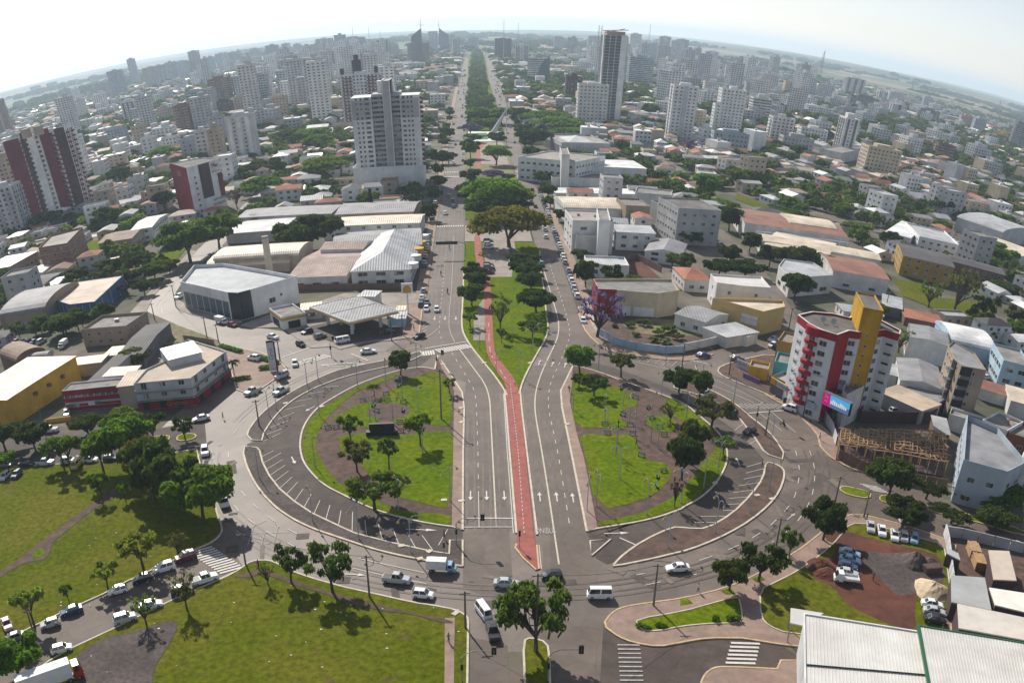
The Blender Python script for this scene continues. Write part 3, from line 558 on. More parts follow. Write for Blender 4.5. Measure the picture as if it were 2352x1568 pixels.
def win_mesh(w_,h_,kind='w'):
 k=(round(w_,2),round(h_,2),kind)
 if k not in WM:
  b=MB();x=w_/2;f=.07
  b.face([(-x,-.03,0),(x,-.03,0),(x,-.03,h_),(-x,-.03,h_)],0)
  for a in ((-x-f,-.09,-f,x+f,0,0),(-x-f,-.09,h_,x+f,0,h_+f),(-x-f,-.09,0,-x,0,h_),(x,-.09,0,x+f,0,h_)):b.box(*a,1)
  if kind=='w':b.box(-.03,-.07,0,.03,-.031,h_,1)
  if kind=='s':
   b.box(-x,-.07,h_*.5,x,-.031,h_,1)
  WM[k]=b.mesh('window',[M_GLASS,M_FRAME])
 return WM[k]
def outward(foot):
 return foot if area(foot)>0 else foot[::-1]
def faces_of(foot):
 """edges of a counter-clockwise footprint: start, unit direction, length, angle, turned towards the viewpoint?"""
 n=len(foot);out=[]
 for i in range(n):
  a,c=foot[i],foot[(i+1)%n];dx,dy=c[0]-a[0],c[1]-a[1];l=hypot(dx,dy)
  if l<.3:continue
  mx,my=(a[0]+c[0])/2,(a[1]+c[1])/2;nx,ny=dy/l,-dx/l
  out.append((a,(dx/l,dy/l),l,atan2(dy,dx),(-mx*nx-my*ny)>-.12*hypot(mx,my)))
 return out
def windows(root,foot,h,floors,z0=0.,w_=1.5,h_=1.2,sp=3.3,near=True,skip=(),kind='w',mt=None,faces=None,edge=.8,ribbonw=False,gf=0):
 fh=(h-z0)/floors;mb=None if near else MB();made=0
 for fi,(a,d,l,ang,vis) in enumerate(faces_of(foot)):
  if not vis or fi in skip or (faces is not None and fi not in faces):continue
  n=max(1,int((l-2*edge)/sp)) if not ribbonw else 1
  if l<w_+.6:continue
  ww=w_ if not ribbonw else l-1.2
  for f in range(gf,floors):
   zz=z0+fh*f+min(1.0,fh*.35);hh=min(h_,fh*.62)
   for i in range(n):
    s=edge+(l-2*edge)*(i+.5)/n if not ribbonw else l/2
    x,y=a[0]+d[0]*s,a[1]+d[1]*s
    if near:
     put('window',win_mesh(ww,hh,kind),root,(x-root.location[0],y-root.location[1],zz),ang)
    else:
     nx,ny=d[1]*.05,-d[0]*.05;q=ww/2
     mb.face([(x-d[0]*q+nx,y-d[1]*q+ny,zz),(x+d[0]*q+nx,y+d[1]*q+ny,zz),(x+d[0]*q+nx,y+d[1]*q+ny,zz+hh),(x-d[0]*q+nx,y-d[1]*q+ny,zz+hh)])
    made+=1
 if mb is not None and mb.f:
  for i,p in enumerate(mb.v):mb.v[i]=(p[0]-root.location[0],p[1]-root.location[1],p[2])
  o=mb.build('window',mt or M_GLASS,root)
  if made>1:o['kind']='stuff'
 return made
def rect_of(q):
 """the true rectangle nearest to a traced quad"""
 q=[Vector(p) for p in q];c=sum(q,Vector((0,0)))/4
 u=(q[1]-q[0])+(q[2]-q[3]);v=(q[3]-q[0])+(q[2]-q[1]);lu,lv=u.length/2,v.length/2
 ang=atan2(u.y,u.x);av=atan2(v.y,v.x)-pi/2
 if (u.x*v.y-u.y*v.x)<0:av+=pi
 d=(av-ang+pi)%(2*pi)-pi;ang+=d*lv/(lu+lv)
 ux=Vector((cos(ang),sin(ang)));uy=Vector((-ux.y,ux.x))
 if (u.x*v.y-u.y*v.x)<0:uy=-uy
 return [tuple(c+ux*(a*lu/2)+uy*(b*lv/2)) for a,b in ((-1,-1),(1,-1),(1,1),(-1,1))]
def roof_on(root,foot,h,rt,rmat,wmat,rise=1.6,par=.7,ov=.35):
 ox,oy=root.location[0],root.location[1]
 F=[(p[0]-ox,p[1]-oy) for p in foot]
 if rt=='flat' or len(F)!=4:
  b=MB();L_,R_=ribbon_pts(F,.25,True,.125)
  n=len(F);b.face([(*p,h-.02) for p in F]);b.build('roof',rmat,root)
  if par:
   b=MB();ribbon(b,F,.24,h-.1,h+par,True,off=.12);b.build('parapet',wmat,root)
  return
 a,c,d,e=[Vector((*p,h)) for p in F]
 if rt.endswith('y'):a,c,d,e=c,d,e,a;rt=rt[:-1]
 u=(c-a).normalized();v=(e-a).normalized();a,c,d,e=a-u*ov-v*ov,c+u*ov-v*ov,d+u*ov+v*ov,e-u*ov+v*ov
 up=Vector((0,0,1));b=MB();m1,m2=(a+e)/2+up*rise,(c+d)/2+up*rise;W_=(e-a).length;L_=(c-a).length
 if rt=='gable':
  b.face([a,c,m2,m1]);b.face([m1,m2,d,e]);b.face([a,m1,e],1);b.face([c,d,m2],1);b.face([a,e,d,c],1)
 elif rt=='hip':
  k=min(W_/2,L_/2*.98)/L_;m1,m2=m1+(m2-m1)*k,m2+(m1-m2)*k
  b.face([a,c,m2,m1]);b.face([m1,m2,d,e]);b.face([a,m1,e]);b.face([c,d,m2]);b.face([a,e,d,c],1)
 elif rt=='shed':
  b.face([a,c,d+up*rise,e+up*rise]);b.face([e,e+up*rise,d+up*rise,d],1);b.face([a,e+up*rise,e],1);b.face([c,d,d+up*rise],1);b.face([a,e,d,c],1)
 elif rt=='vault':
  N_=10;prev=None
  for i in range(N_+1):
   th=pi*i/N_;p=a+(e-a)*((1-cos(th))/2)+up*rise*sin(th);q=p+(c-a)
   if prev:b.face([prev[0],prev[1],q,p])
   prev=(p,q)
  arcp=[a+(e-a)*((1-cos(pi*i/N_))/2)+up*rise*sin(pi*i/N_) for i in range(N_+1)]
  b.face(arcp,1);b.face([p+(c-a) for p in arcp][::-1],1)
 o=b.build('roof',[rmat,wmat],root)
def house(tile,pts,base=None,h=None,wall='white',roof=None,rt='flat',floors=2,label=None,cat='building',look=None,name='building',rise=1.6,par=.7,win=True,near=True,rect=None,w_=1.5,h_=1.2,sp=3.4,wmat=None,kind='w',units=0,group=None,gf=0,base_h=False,lat=0,skip=()):
 """traced roof corners (pixel pairs) + the foot of the first corner"""
 u0,v0=t(tile,*pts[:2])[0]
 if h is None:
  bu,bv=t(tile,*base)[0];b0=under(u0,v0,bv);h=hgt(b0,u0,v0)
 foot=[G(u,v,h) for u,v in t(tile,*pts)]
 if len(foot)==4 and rect is not False:foot=rect_of(foot)
 return build_house(foot,h,wall,roof,rt,floors,label,cat,look,name,rise,par,win,near,w_,h_,sp,wmat,kind,units,group,gf,skip)
def build_house(foot,h,wall='white',roof=None,rt='flat',floors=2,label=None,cat='building',look=None,name='building',rise=1.6,par=.7,win=True,near=True,w_=1.5,h_=1.2,sp=3.4,wmat=None,kind='w',units=0,group=None,gf=0,skip=()):
 flip=area(foot)<0;foot=outward(foot)
 cx=sum(p[0] for p in foot)/len(foot);cy=sum(p[1] for p in foot)/len(foot)
 root=empty(name,(cx,cy,0));F=[(p[0]-cx,p[1]-cy) for p in foot]
 wm=wmat or W(wall);b=MB();b.prism(F,-.1,h-.03,top=False);b.build('wall',wm,root)
 rm=(M_FLAT if rt=='flat' else RF('grey')) if roof is None else (roof if not isinstance(roof,str) else RF(roof,0))
 roof_on(root,foot,h,rt,rm,wm,rise,par)
 if win and floors:windows(root,foot,h,floors,.3,w_,h_,sp,near,kind=kind,gf=gf,skip=skip)
 for i in range(units):
  q=R.random();r_=R.random();x=F[0][0]*.6*(1-q)+F[2%len(F)][0]*.6*q;y=F[1][1]*.5*(1-r_)+F[3%len(F)][1]*.5*r_
  b=MB();s=.5+R.random()*.6;b.box(-s,-s*.7,0,s,s*.7,.9);b.build('roof_unit',M_METAL if R.random()<.5 else M_CONC,root,(x,y,h+.02 if rt=='flat' else h+rise))
 tag(root,label,cat,group,look,(cx,cy));OCCB.append((cx,cy,max(hypot(*p) for p in F)));OCC.append(foot)
 root['_h']=h
 return root,foot,h
OCCB=[]
def slab_foot(tile,x1,y1,x2,y2,vb,depth):
 (u1,v1),(u2,v2)=t(tile,x1,y1,x2,y2);vb=t(tile,0,vb)[0][1]
 p1=under(u1,v1,vb);h=hgt(p1,u1,v1);p2=G(u2,v2,h)
 if h>CAMH-1 or hypot(*p1)**2*.0009/(CAMH-h)>3:
  r=ray(u2,v2);p2=(float(r[0]/r[1]*p1[1]),p1[1])
 dx,dy=p2[0]-p1[0],p2[1]-p1[1];l=hypot(dx,dy);nx,ny=-dy/l,dx/l
 if nx*p1[0]+ny*p1[1]<0:nx,ny=-nx,-ny
 if abs(dx)>0 and l>90:pass
 return [p1,p2,(p2[0]+nx*depth,p2[1]+ny*depth),(p1[0]+nx*depth,p1[1]+ny*depth)],h
def panelbox(root,a,d,s0,s1,z0,z1,out,mt,name='facade_panel',inn=0.):
 """a box standing out of a wall: a start, d direction (counter-clockwise footprint, outside is to the right)"""
 ox,oy=root.location[0],root.location[1];nx,ny=d[1],-d[0]
 P=[(a[0]+d[0]*s+nx*o-ox,a[1]+d[1]*s+ny*o-oy) for s,o in ((s0,-inn),(s1,-inn),(s1,out),(s0,out))]
 b=MB();b.prism(P,z0,z1,bottom=True);return b.build(name,mt,root)
def tower(tile,x1,y1,x2,y2,vb,depth=14,wall='white',style='p',acc=None,label=None,look=None,floors=None,top=True,pen='wall',cat='tower',name='apartment_tower',near=False,group=None,turn=0.):
 foot,h=slab_foot(tile,x1,y1,x2,y2,vb,depth)
 if turn:
  c=Vector(foot[0])
  def rt_(p):v=Vector(p)-c;return (c.x+v.x*cos(turn)-v.y*sin(turn),c.y+v.x*sin(turn)+v.y*cos(turn))
  foot=[rt_(p) for p in foot]
 foot=outward(foot);cx=sum(p[0] for p in foot)/4;cy=sum(p[1] for p in foot)/4
 floors=floors or max(2,int(h/3.0));fh=h/floors
 root=empty(name,(cx,cy,0));F=[(p[0]-cx,p[1]-cy) for p in foot]
 b=MB();b.prism(F,-.1,h-.03,top=False);b.build('wall',W(wall),root)
 roof_on(root,foot,h,'flat',M_FLAT,W(wall),par=1.0)
 fs=faces_of(foot);am=W(acc) if acc else W('lgrey')
 if style in ('p','v'):windows(root,foot,h,floors,0,1.5,1.3,3.1,near)
 if style=='r':
  windows(root,foot,h,floors,0,2,1.5,3,False,ribbonw=True)
 dist=hypot(cx,cy)
 for fi,(a,d,l,ang,vis) in enumerate(fs):
  if not vis:continue
  if style=='b' and l>8:
   windows(root,foot,h,floors,0,1.7,1.6,3.0,near,faces=(fi,))
   for s0,s1 in (((.06,.32),(.68,.94)) if l>14 else ((.3,.7),)):
    if dist<1300:
     for f in range(1,floors):panelbox(root,a,d,l*s0,l*s1,f*fh-.15,f*fh+.95,1.3,am,'balcony')
    else:
     mb=MB();nx,ny=d[1],-d[0]
     for f in range(1,floors):
      mb.prism([(a[0]+d[0]*s+nx*o-cx,a[1]+d[1]*s+ny*o-cy) for s,o in ((l*s0,0),(l*s1,0),(l*s1,1.3),(l*s0,1.3))],f*fh-.15,f*fh+.95,bottom=True)
     mb.build('balcony',am,root)['kind']='stuff'
  elif style=='b':windows(root,foot,h,floors,0,1.4,1.3,3.0,near,faces=(fi,))
  if style=='v' and l>6:
   panelbox(root,a,d,l*.42,l*.58,1,h+.6,.6,am)
  if style=='s' and l>5:
   windows(root,foot,h,floors,0,1.4,1.3,3.0,near,faces=(fi,))
   n=3 if l>14 else 2
   for i in range(n):panelbox(root,a,d,l*((i+.5)/n)-l*.07,l*((i+.5)/n)+l*.07,1,h-.2,.35,am)
 if style=='g':
  for fi,(a,d,l,ang,vis) in enumerate(fs):
   if vis:panelbox(root,a,d,.5,l-.5,1.5,h-1.2,.25,M_GLASSB,'glass_front')
  windows(root,foot,h,floors,0,2.2,.5,2.6,False,mt=W(wall))
 if pen:
  s=R.uniform(.28,.45);c2=[(p[0]*s+R.uniform(-1,1),p[1]*s) for p in F];b=MB();b.prism(c2,h,h+R.uniform(2.5,5.5));b.build('water_tank_house',W(wall) if pen=='wall' else W(pen),root)
  if R.random()<.6:b=MB();q=(c2[0][0]*.6,c2[0][1]*.6);b.tube((*q,h+2),(*q,h+R.uniform(8,13)),.16,.08,4);b.build('antenna',M_METAL,root)
 tag(root,label,cat,group,look,(cx,cy));OCCB.append((cx,cy,max(hypot(*p) for p in F)+2));OCC.append(foot)
 return root,foot,h
# -- the buildings one by one
def mark(root,phrase):MARKS.append((phrase,root.location[0],root.location[1]));return root
for nm,x_,y_ in (('roundabout',9,217),('roundabout',-20,280),('roundabout',40,280)):MARKS.append((nm,x_,y_))
def hero_block():
 h=23.0
 P=gp('C2',795,622,868,680,948,722,1062,757,1142,728,1205,738,1285,735,1385,722,1482,752,1490,728,1300,628,1215,600,1140,640,1030,612,890,600,z=h)
 if area(P)<0:P=P[::-1];idx=lambda i:(13-i)%15
 else:idx=lambda i:i
 cx,cy=sum(p[0] for p in P)/15,sum(p[1] for p in P)/15
 r=empty('apartment_block',(cx,cy,0));F=[(p[0]-cx,p[1]-cy) for p in P]
 wh=mat('block_white',(.68,.69,.70),.8,.06,.3,col2=(.60,.62,.64),big=.1,streak=.18);rd=mat('block_red',(.34,.012,.026),.7,.12,.4,streak=.3);yl=mat('block_ochre',(.50,.27,.01),.8,.12,.4,streak=.3)
 b=MB();b.prism(F,-.1,h-1.6,top=False);b.build('wall',wh,r)
 b=MB();b.prism(F,h-1.6,h-.1,top=False);L_,R_=ribbon_pts(F,.3,True);ribbon(b,F,.3,h-.2,h+.35,True,off=.15);b.build('parapet',rd,r)
 b=MB();b.face([(*p,h-.12) for p in F]);b.build('roof',M_FLATD,r)
 b=MB();ribbon(b,F,.42,h+.352,h+.45,True,off=.15);b.build('coping',mat('coping_white',(.7,.68,.62),.7),r)
 E=[(a,d,l,ang) for a,d,l,ang,v in faces_of(P)]
 fh=(h-1.8)/8
 def wins(i,cols,w_=1.5,kinds='w',from_=0):
  a,d,l,ang=E[idx(i)]
  for f in range(from_,8):
   for c in cols:
    if R.random()<.3 and w_>1:q=MB();e_=l*c+w_/2+.55;x_,y_=a[0]+d[0]*e_-cx+d[1]*.22,a[1]+d[1]*e_-cy-d[0]*.22;q.box(x_-.35,y_-.22,1.0+f*fh,x_+.35,y_+.22,1.5+f*fh);q.build('air_conditioner',W('lgrey'),r)
    put('window',win_mesh(w_,1.25,kinds),r,(a[0]+d[0]*l*c-cx,a[1]+d[1]*l*c-cy,.9+f*fh),ang)
 wins(0,(.5,),1.9,'s');wins(2,(.3,),1.9);wins(4,(.5,),1.7);wins(6,(.25,.7),1.5);wins(7,(.5,),1.9,'s');wins(3,(.5,),.6)
 a,d,l,ang=E[idx(3)];panelbox(r,a,d,-.2,l+.2,.5,h+.2,.25,rd)
 a,d,l,ang=E[idx(5)];
 T_=gp('C2',1178,738,1290,738,1300,640,1192,632,z=h);T_=rect_of([(p[0]-cx,p[1]-cy) for p in T_]);T_=outward(T_)
 b=MB();b.prism(T_,.5,h+6.5,top=False);b.build('stair_tower',yl,r)
 b=MB();ribbon(b,T_,.3,h+6.3,h+6.8,True,off=.15);b.build('stair_tower_rim',yl,r);b=MB();b.face([(*p,h+6.35) for p in T_]);b.build('stair_tower_roof',M_FLATD,r)
 TW=[(p[0]+cx,p[1]+cy) for p in T_]
 for a,d,l,ang,vis in faces_of(TW):
  if vis:
   for f in range(1,9):
    put('window',win_mesh(.6,.6,'x'),r,(a[0]+d[0]*l*.5-cx,a[1]+d[1]*l*.5-cy,.9+f*fh),ang)
 a,d,l,ang=E[idx(1)]
 for f in range(1,8):
  b=MB();N_=8;nx,ny=d[1],-d[0];pts=[]
  for k in range(N_+1):
   th=pi*k/N_;pts.append((a[0]+d[0]*(l/2-cos(th)*l*.48)+nx*sin(th)*1.5-cx,a[1]+d[1]*(l/2-cos(th)*l*.48)+ny*sin(th)*1.5-cy))
  b.prism(pts,f*fh+.3,f*fh+1.25,bottom=True);b.build('balcony',rd,r)
  put('window',win_mesh(2.2,1.7,'w'),r,(a[0]+d[0]*l*.5-cx,a[1]+d[1]*l*.5-cy,f*fh+1.3),ang)
 b=MB();pts=[(a[0]+d[0]*(l/2-cos(pi*k/10)*l*.52)+d[1]*sin(pi*k/10)*1.7-cx,a[1]+d[1]*(l/2-cos(pi*k/10)*l*.52)-d[0]*sin(pi*k/10)*1.7-cy) for k in range(11)]
 b.prism(pts,h-1.7,h+.4);b.build('balcony_crown',rd,r)
 for q in ((.2,.1),(-1.5,.8)):
  x_,y_=F[2][0]*.5+q[0]*1.5,F[2][1]*.2+q[1]
  b=MB();b.tube((0,0,0),(0,0,.8),.08);b.tube((0,0,.8),(-.3,-.4,1.15),.25,.75,10);b.build('satellite_dish',M_METAL,r,(x_,y_,h-.1))
 tag(r,'white apartment block with dark red bands, curved red balconies and an ochre stair tower','apartment block');OCC.append(P);OCCB.append((cx,cy,14));mark(r,'white, red and ochre apartment block')
 q,f_,hh=house('C2',[1240,1115,1125,1175,1095,1135,1115,1085,1190,1060],base=(1200,1320),rect=False,wall='offwhite',rt='flat',floors=0,par=.9,label='white curved annex with high rounded walls below the red and ochre block',cat='annex',name='annex',win=False)
 s,f_,hh=house('C2',[620,1040,770,1115,770,1145,870,1200,960,1150,800,1050,700,1010],h=4.2,wall='dgrey',roof=M_CONC,rt='flat',floors=0,win=False,label='low shop with yellow and white sign boards under the red balconies',cat='shop',name='corner_shop')
 for a_,b_,c_,nm in ((gp('C2',620,1040,z=4.2)[0],gp('C2',770,1125,z=4.2)[0],W('yellow'),'sign_band'),(gp('C2',770,1128,z=4.4)[0],gp('C2',915,1225,z=4.4)[0],W('sky'),'sign_band')):
  dx,dy=b_[0]-a_[0],b_[1]-a_[1];l=hypot(dx,dy);d=(dx/l,dy/l);x0,y0=s.location[0],s.location[1]
  panelbox(s,a_,d,0,l,2.9,4.6,.35,c_,nm)
  if c_ is W('yellow'):
   panelbox(s,a_,d,l*.3,l*.75,3.0,4.5,.45,W('lgrey'),'shop_sign');words('ESTOFADOS',(a_[0]+d[0]*l*.52+d[1]*.5-x0,a_[1]+d[1]*l*.52-d[0]*.5-y0,3.75),atan2(dy,dx),1.0,W('blue'),parent=s,rx=pi/2,name='lettering')
 ft=gp('C2',1000,1392)[0];zb=hgt(ft,*t('C2',1040,1258)[0]);a_=gp('C2',955,1215,z=zb)[0];b_=gp('C2',1135,1300,z=zb)[0];dz=zb-4.9;l=hypot(b_[0]-a_[0],b_[1]-a_[1]);ang=atan2(b_[1]-a_[1],b_[0]-a_[0]);c=((a_[0]+b_[0])/2,(a_[1]+b_[1])/2)
 s=empty('billboard',(*c,0),ang);b=MB();x=l/2;b.box(-x,0,4.9,x,.9,8.3);b.build('case',M_BLACK,s)
 b=MB();b.box(-x-.05,-.06,8.3,x+.05,.95,8.5);b.build('top_rim',W('white'),s)
 def scr(n_,x0,x1,z0,z1,c_,em=.5,y=-.03):
  m=mat('screen_'+n_,c_,.4,.02);bs=m.node_tree.nodes['Principled BSDF'];bs.inputs['Emission Color'].default_value=(*c_,1);bs.inputs['Emission Strength'].default_value=em
  b=MB();b.box(x0,y,z0,x1,y+.028,z1);return b.build('screen_'+n_,m,s)
 scr('magenta',-x+.1,-x+l*.27,5.05,8.2,(.55,.0,.16));scr('sky_picture',-x+l*.27+.02,x-.1,6.6,8.2,(.08,.42,.75));scr('city_picture',-x+l*.27+.02,x-.1,5.05,6.58,(.10,.16,.27))
 for k in range(9):q=-x+l*.3+k*l*.068;scr('roofline',q,q+l*.05,6.0,6.7+.5*((k*7)%4)/3,((.5,.55,.6),(.16,.22,.3),(.75,.78,.8))[k%3],y=-.05)
 words('Se',(-x+l*.14,-.05,7.4),0,1.3,W('white'),parent=s,rx=pi/2,name='lettering');words('vc',(-x+l*.14,-.05,6.3),0,1.2,W('white'),parent=s,rx=pi/2,name='lettering')
 for o_ in s.children:o_.location.z+=dz
 b=MB();b.box(-.3,.2,0,.3,.8,zb);b.build('post',M_BLACK,s)
 tag(s,'large magenta and blue advertising screen on a black post by the street','billboard')
hero_block()
def white_tower():
 pf,ph=slab_foot('B1',88,1150,565,1150,1283,30)
 pf=[(p[0],p[1]) for p in pf]
 r,_,_=build_house(pf,ph,'white',M_FLAT,'flat',0,'tall pale tower with grey central stripe on a wide blank podium, left of the avenue','tower',name='apartment_tower',win=False,par=1.0)
 mark(r,'pale tower on the wide podium')
 cx,cy=r.location[0],r.location[1]
 u=(pf[1][0]-pf[0][0],pf[1][1]-pf[0][1]);L=hypot(*u);d=(u[0]/L,u[1]/L);n=(-d[1],d[0])
 if n[0]*pf[0][0]+n[1]*pf[0][1]<0:n=(-n[0],-n[1])
 def Q(s,o):return (pf[0][0]+d[0]*s+n[0]*o,pf[0][1]+d[1]*s+n[1]*o)
 b0=Q(L*.06,3);hT=hgt(b0,*t('B1',90,662)[0])
 def blk(s0,s1,o0,o1,z1,m,name='tower_wing',z0=ph-.3):
  P=[Q(s0,o0),Q(s1,o0),Q(s1,o1),Q(s0,o1)];b=MB();b.prism([(p[0]-cx,p[1]-cy) for p in outward(P)],z0,z1);b.build(name,m,r);return outward(P)
 OW=W('white');tops=[]
 tops.append(blk(L*.05,L*.33,2,24,hT,OW));tops.append(blk(L*.33,L*.50,5,22,hT+1.2,W('grey')));blk(L*.50,L*.60,3.2,22,hT+8.5,W('grey'),'stair_tower');blk(L*.485,L*.505,4,21,hT+9,OW);blk(L*.585,L*.60,3,21,hT+9,OW,'rib')
 tops.append(blk(L*.60,L*.72,5,22,hT+1.2,W('grey')));tops.append(blk(L*.72,L*.985,2,24,hT,OW))
 blk(L*.40,L*.62,14,22,hT+8,OW,'water_tank_house',hT);
 for s0,s1 in ((.06,.32),(.73,.975)):blk(L*s0,L*s1,1.75,2.0,hT-1.5,W('grey'),'grey_panel',hT-(hT-ph)*.31)
 fl=15;fh=(hT-ph)/fl;mb=MB();mc=0
 for s_ in (.13,.19,.26,.29,.345,.375,.40,.425,.455,.475,.615,.64,.665,.69,.71,.77,.83,.88):
  o=1.7 if s_<.33 or s_>.72 else 4.93
  for f in range(fl):
   z=ph+f*fh+1.0;w_=.75 if s_ in (.26,.77) else.45;P0,P1=Q(L*s_-w_,o-.03),Q(L*s_+w_,o-.03)
   mb.face([(P0[0]-cx,P0[1]-cy,z),(P1[0]-cx,P1[1]-cy,z),(P1[0]-cx,P1[1]-cy,z+1.3),(P0[0]-cx,P0[1]-cy,z+1.3)])
 mb.build('window',M_GLASS,r)['kind']='stuff'
 for f in range(fl+0):
  blk(L*.985,L*.985+1.4,6,12,ph+f*fh+1.2,W('maroon'),'balcony',ph+f*fh+.1)
 return Q,L
white_tower()
T=tower
def tm(*a,mk=None,**k):
 r,f,h=T(*a,**k)
 if mk:mark(r,mk)
 return r,f,h
r,f,h=T('A1',20,968,432,868,1495,15,'white','b','maroon',floors=17,label='broad maroon and white striped apartment tower at the far left of the city',pen=False,near=False)
mark(r,'maroon and white striped tower')
a,d,l,ang,v=[q for q in faces_of(f) if q[4]][0]
for q in faces_of(f):
 if q[4] and q[2]>30:a,d,l=q[0],q[1],q[2]
for s0,s1,c,z1,o in ((0,.26,'maroon',1,.5),(.30,.36,'dbrown',3.5,.7),(.40,.52,'white',1,1.2),(.60,.76,'maroon',3,.9),(.84,1.,'dbrown',1.5,.5)):
 panelbox(r,a,d,l*s0+.05,l*s1,.2,h+z1,o,W(c))
for s0,s1 in ((.42,.52),(.62,.72)):
 P=[(a[0]+d[0]*l*s-d[1]*-o-r.location[0],a[1]+d[1]*l*s-d[0]*o*-1-r.location[1]) for s,o in ((s0,-3),(s1,-3),(s1,-9),(s0,-9))]
 b=MB();b.prism([(p[0],p[1]) for p in P],h,h+6);b.build('water_tank_house',W('beige'),r)
r,f,h=house('A1',[1258,1142,1482,1078,1372,1070,1150,1108],h=26.5,rect=False,wall='white',roof=M_FLATD,floors=0,win=False,par=.6,label='white office block with one crimson side, dark brown panel and square emblem',cat='office block',name='office_block')
mark(r,'crimson and white office block');F_=f
best=[q for q in faces_of(f) if q[4]]
best.sort(key=lambda q:pix(q[0][0]+q[1][0]*q[2]/2,q[0][1]+q[1][1]*q[2]/2,h)[0])
(a,d,l,ang,v)=best[0];panelbox(r,a,d,-.1,l+.05,.2,h+.7,.25,W('red'),'red_wall')
for s0,s1,z0,z1 in ((.42,.62,h-5.4,h-5.0),(.42,.62,h-2.9,h-2.5),(.42,.47,h-5.4,h-2.5),(.57,.62,h-5.4,h-2.5),(.49,.55,h-4.4,h-3.6)):panelbox(r,a,d,l*s0,l*s1,z0,z1,.34,W('pink'),'emblem')
(a,d,l,ang,v)=best[1]
panelbox(r,a,d,l*.34,l*.66,8,h+.3,.3,W('dbrown'),'brown_panel');panelbox(r,a,d,l*.86,l*1.0,6.5,h-7,.25,W('maroon'),'maroon_panel')
for f_ in range(7):put('window',win_mesh(1.5,1.1),r,(a[0]+d[0]*l*.2-r.location[0],a[1]+d[1]*l*.2-r.location[1],1.5+f_*3.1),ang)
for k in range(9):
 for z in (2.6,5.2):put('window',win_mesh(.5,1.2,'x'),r,(a[0]+d[0]*l*(.62+.04*k)-r.location[0],a[1]+d[1]*l*(.62+.04*k)-r.location[1],z),ang)
for k in range(5):put('window',win_mesh(.5,1.0,'x'),r,(a[0]+d[0]*l*(.72+.05*k)-r.location[0],a[1]+d[1]*l*(.72+.05*k)-r.location[1],h-6),ang)
words('Mac',(a[0]+d[0]*l*.82+d[1]*.3-r.location[0],a[1]+d[1]*l*.82-d[0]*.3-r.location[1],h-2.2),ang,3.2,W('red'),parent=r,rx=pi/2,name='lettering',ext=.05)
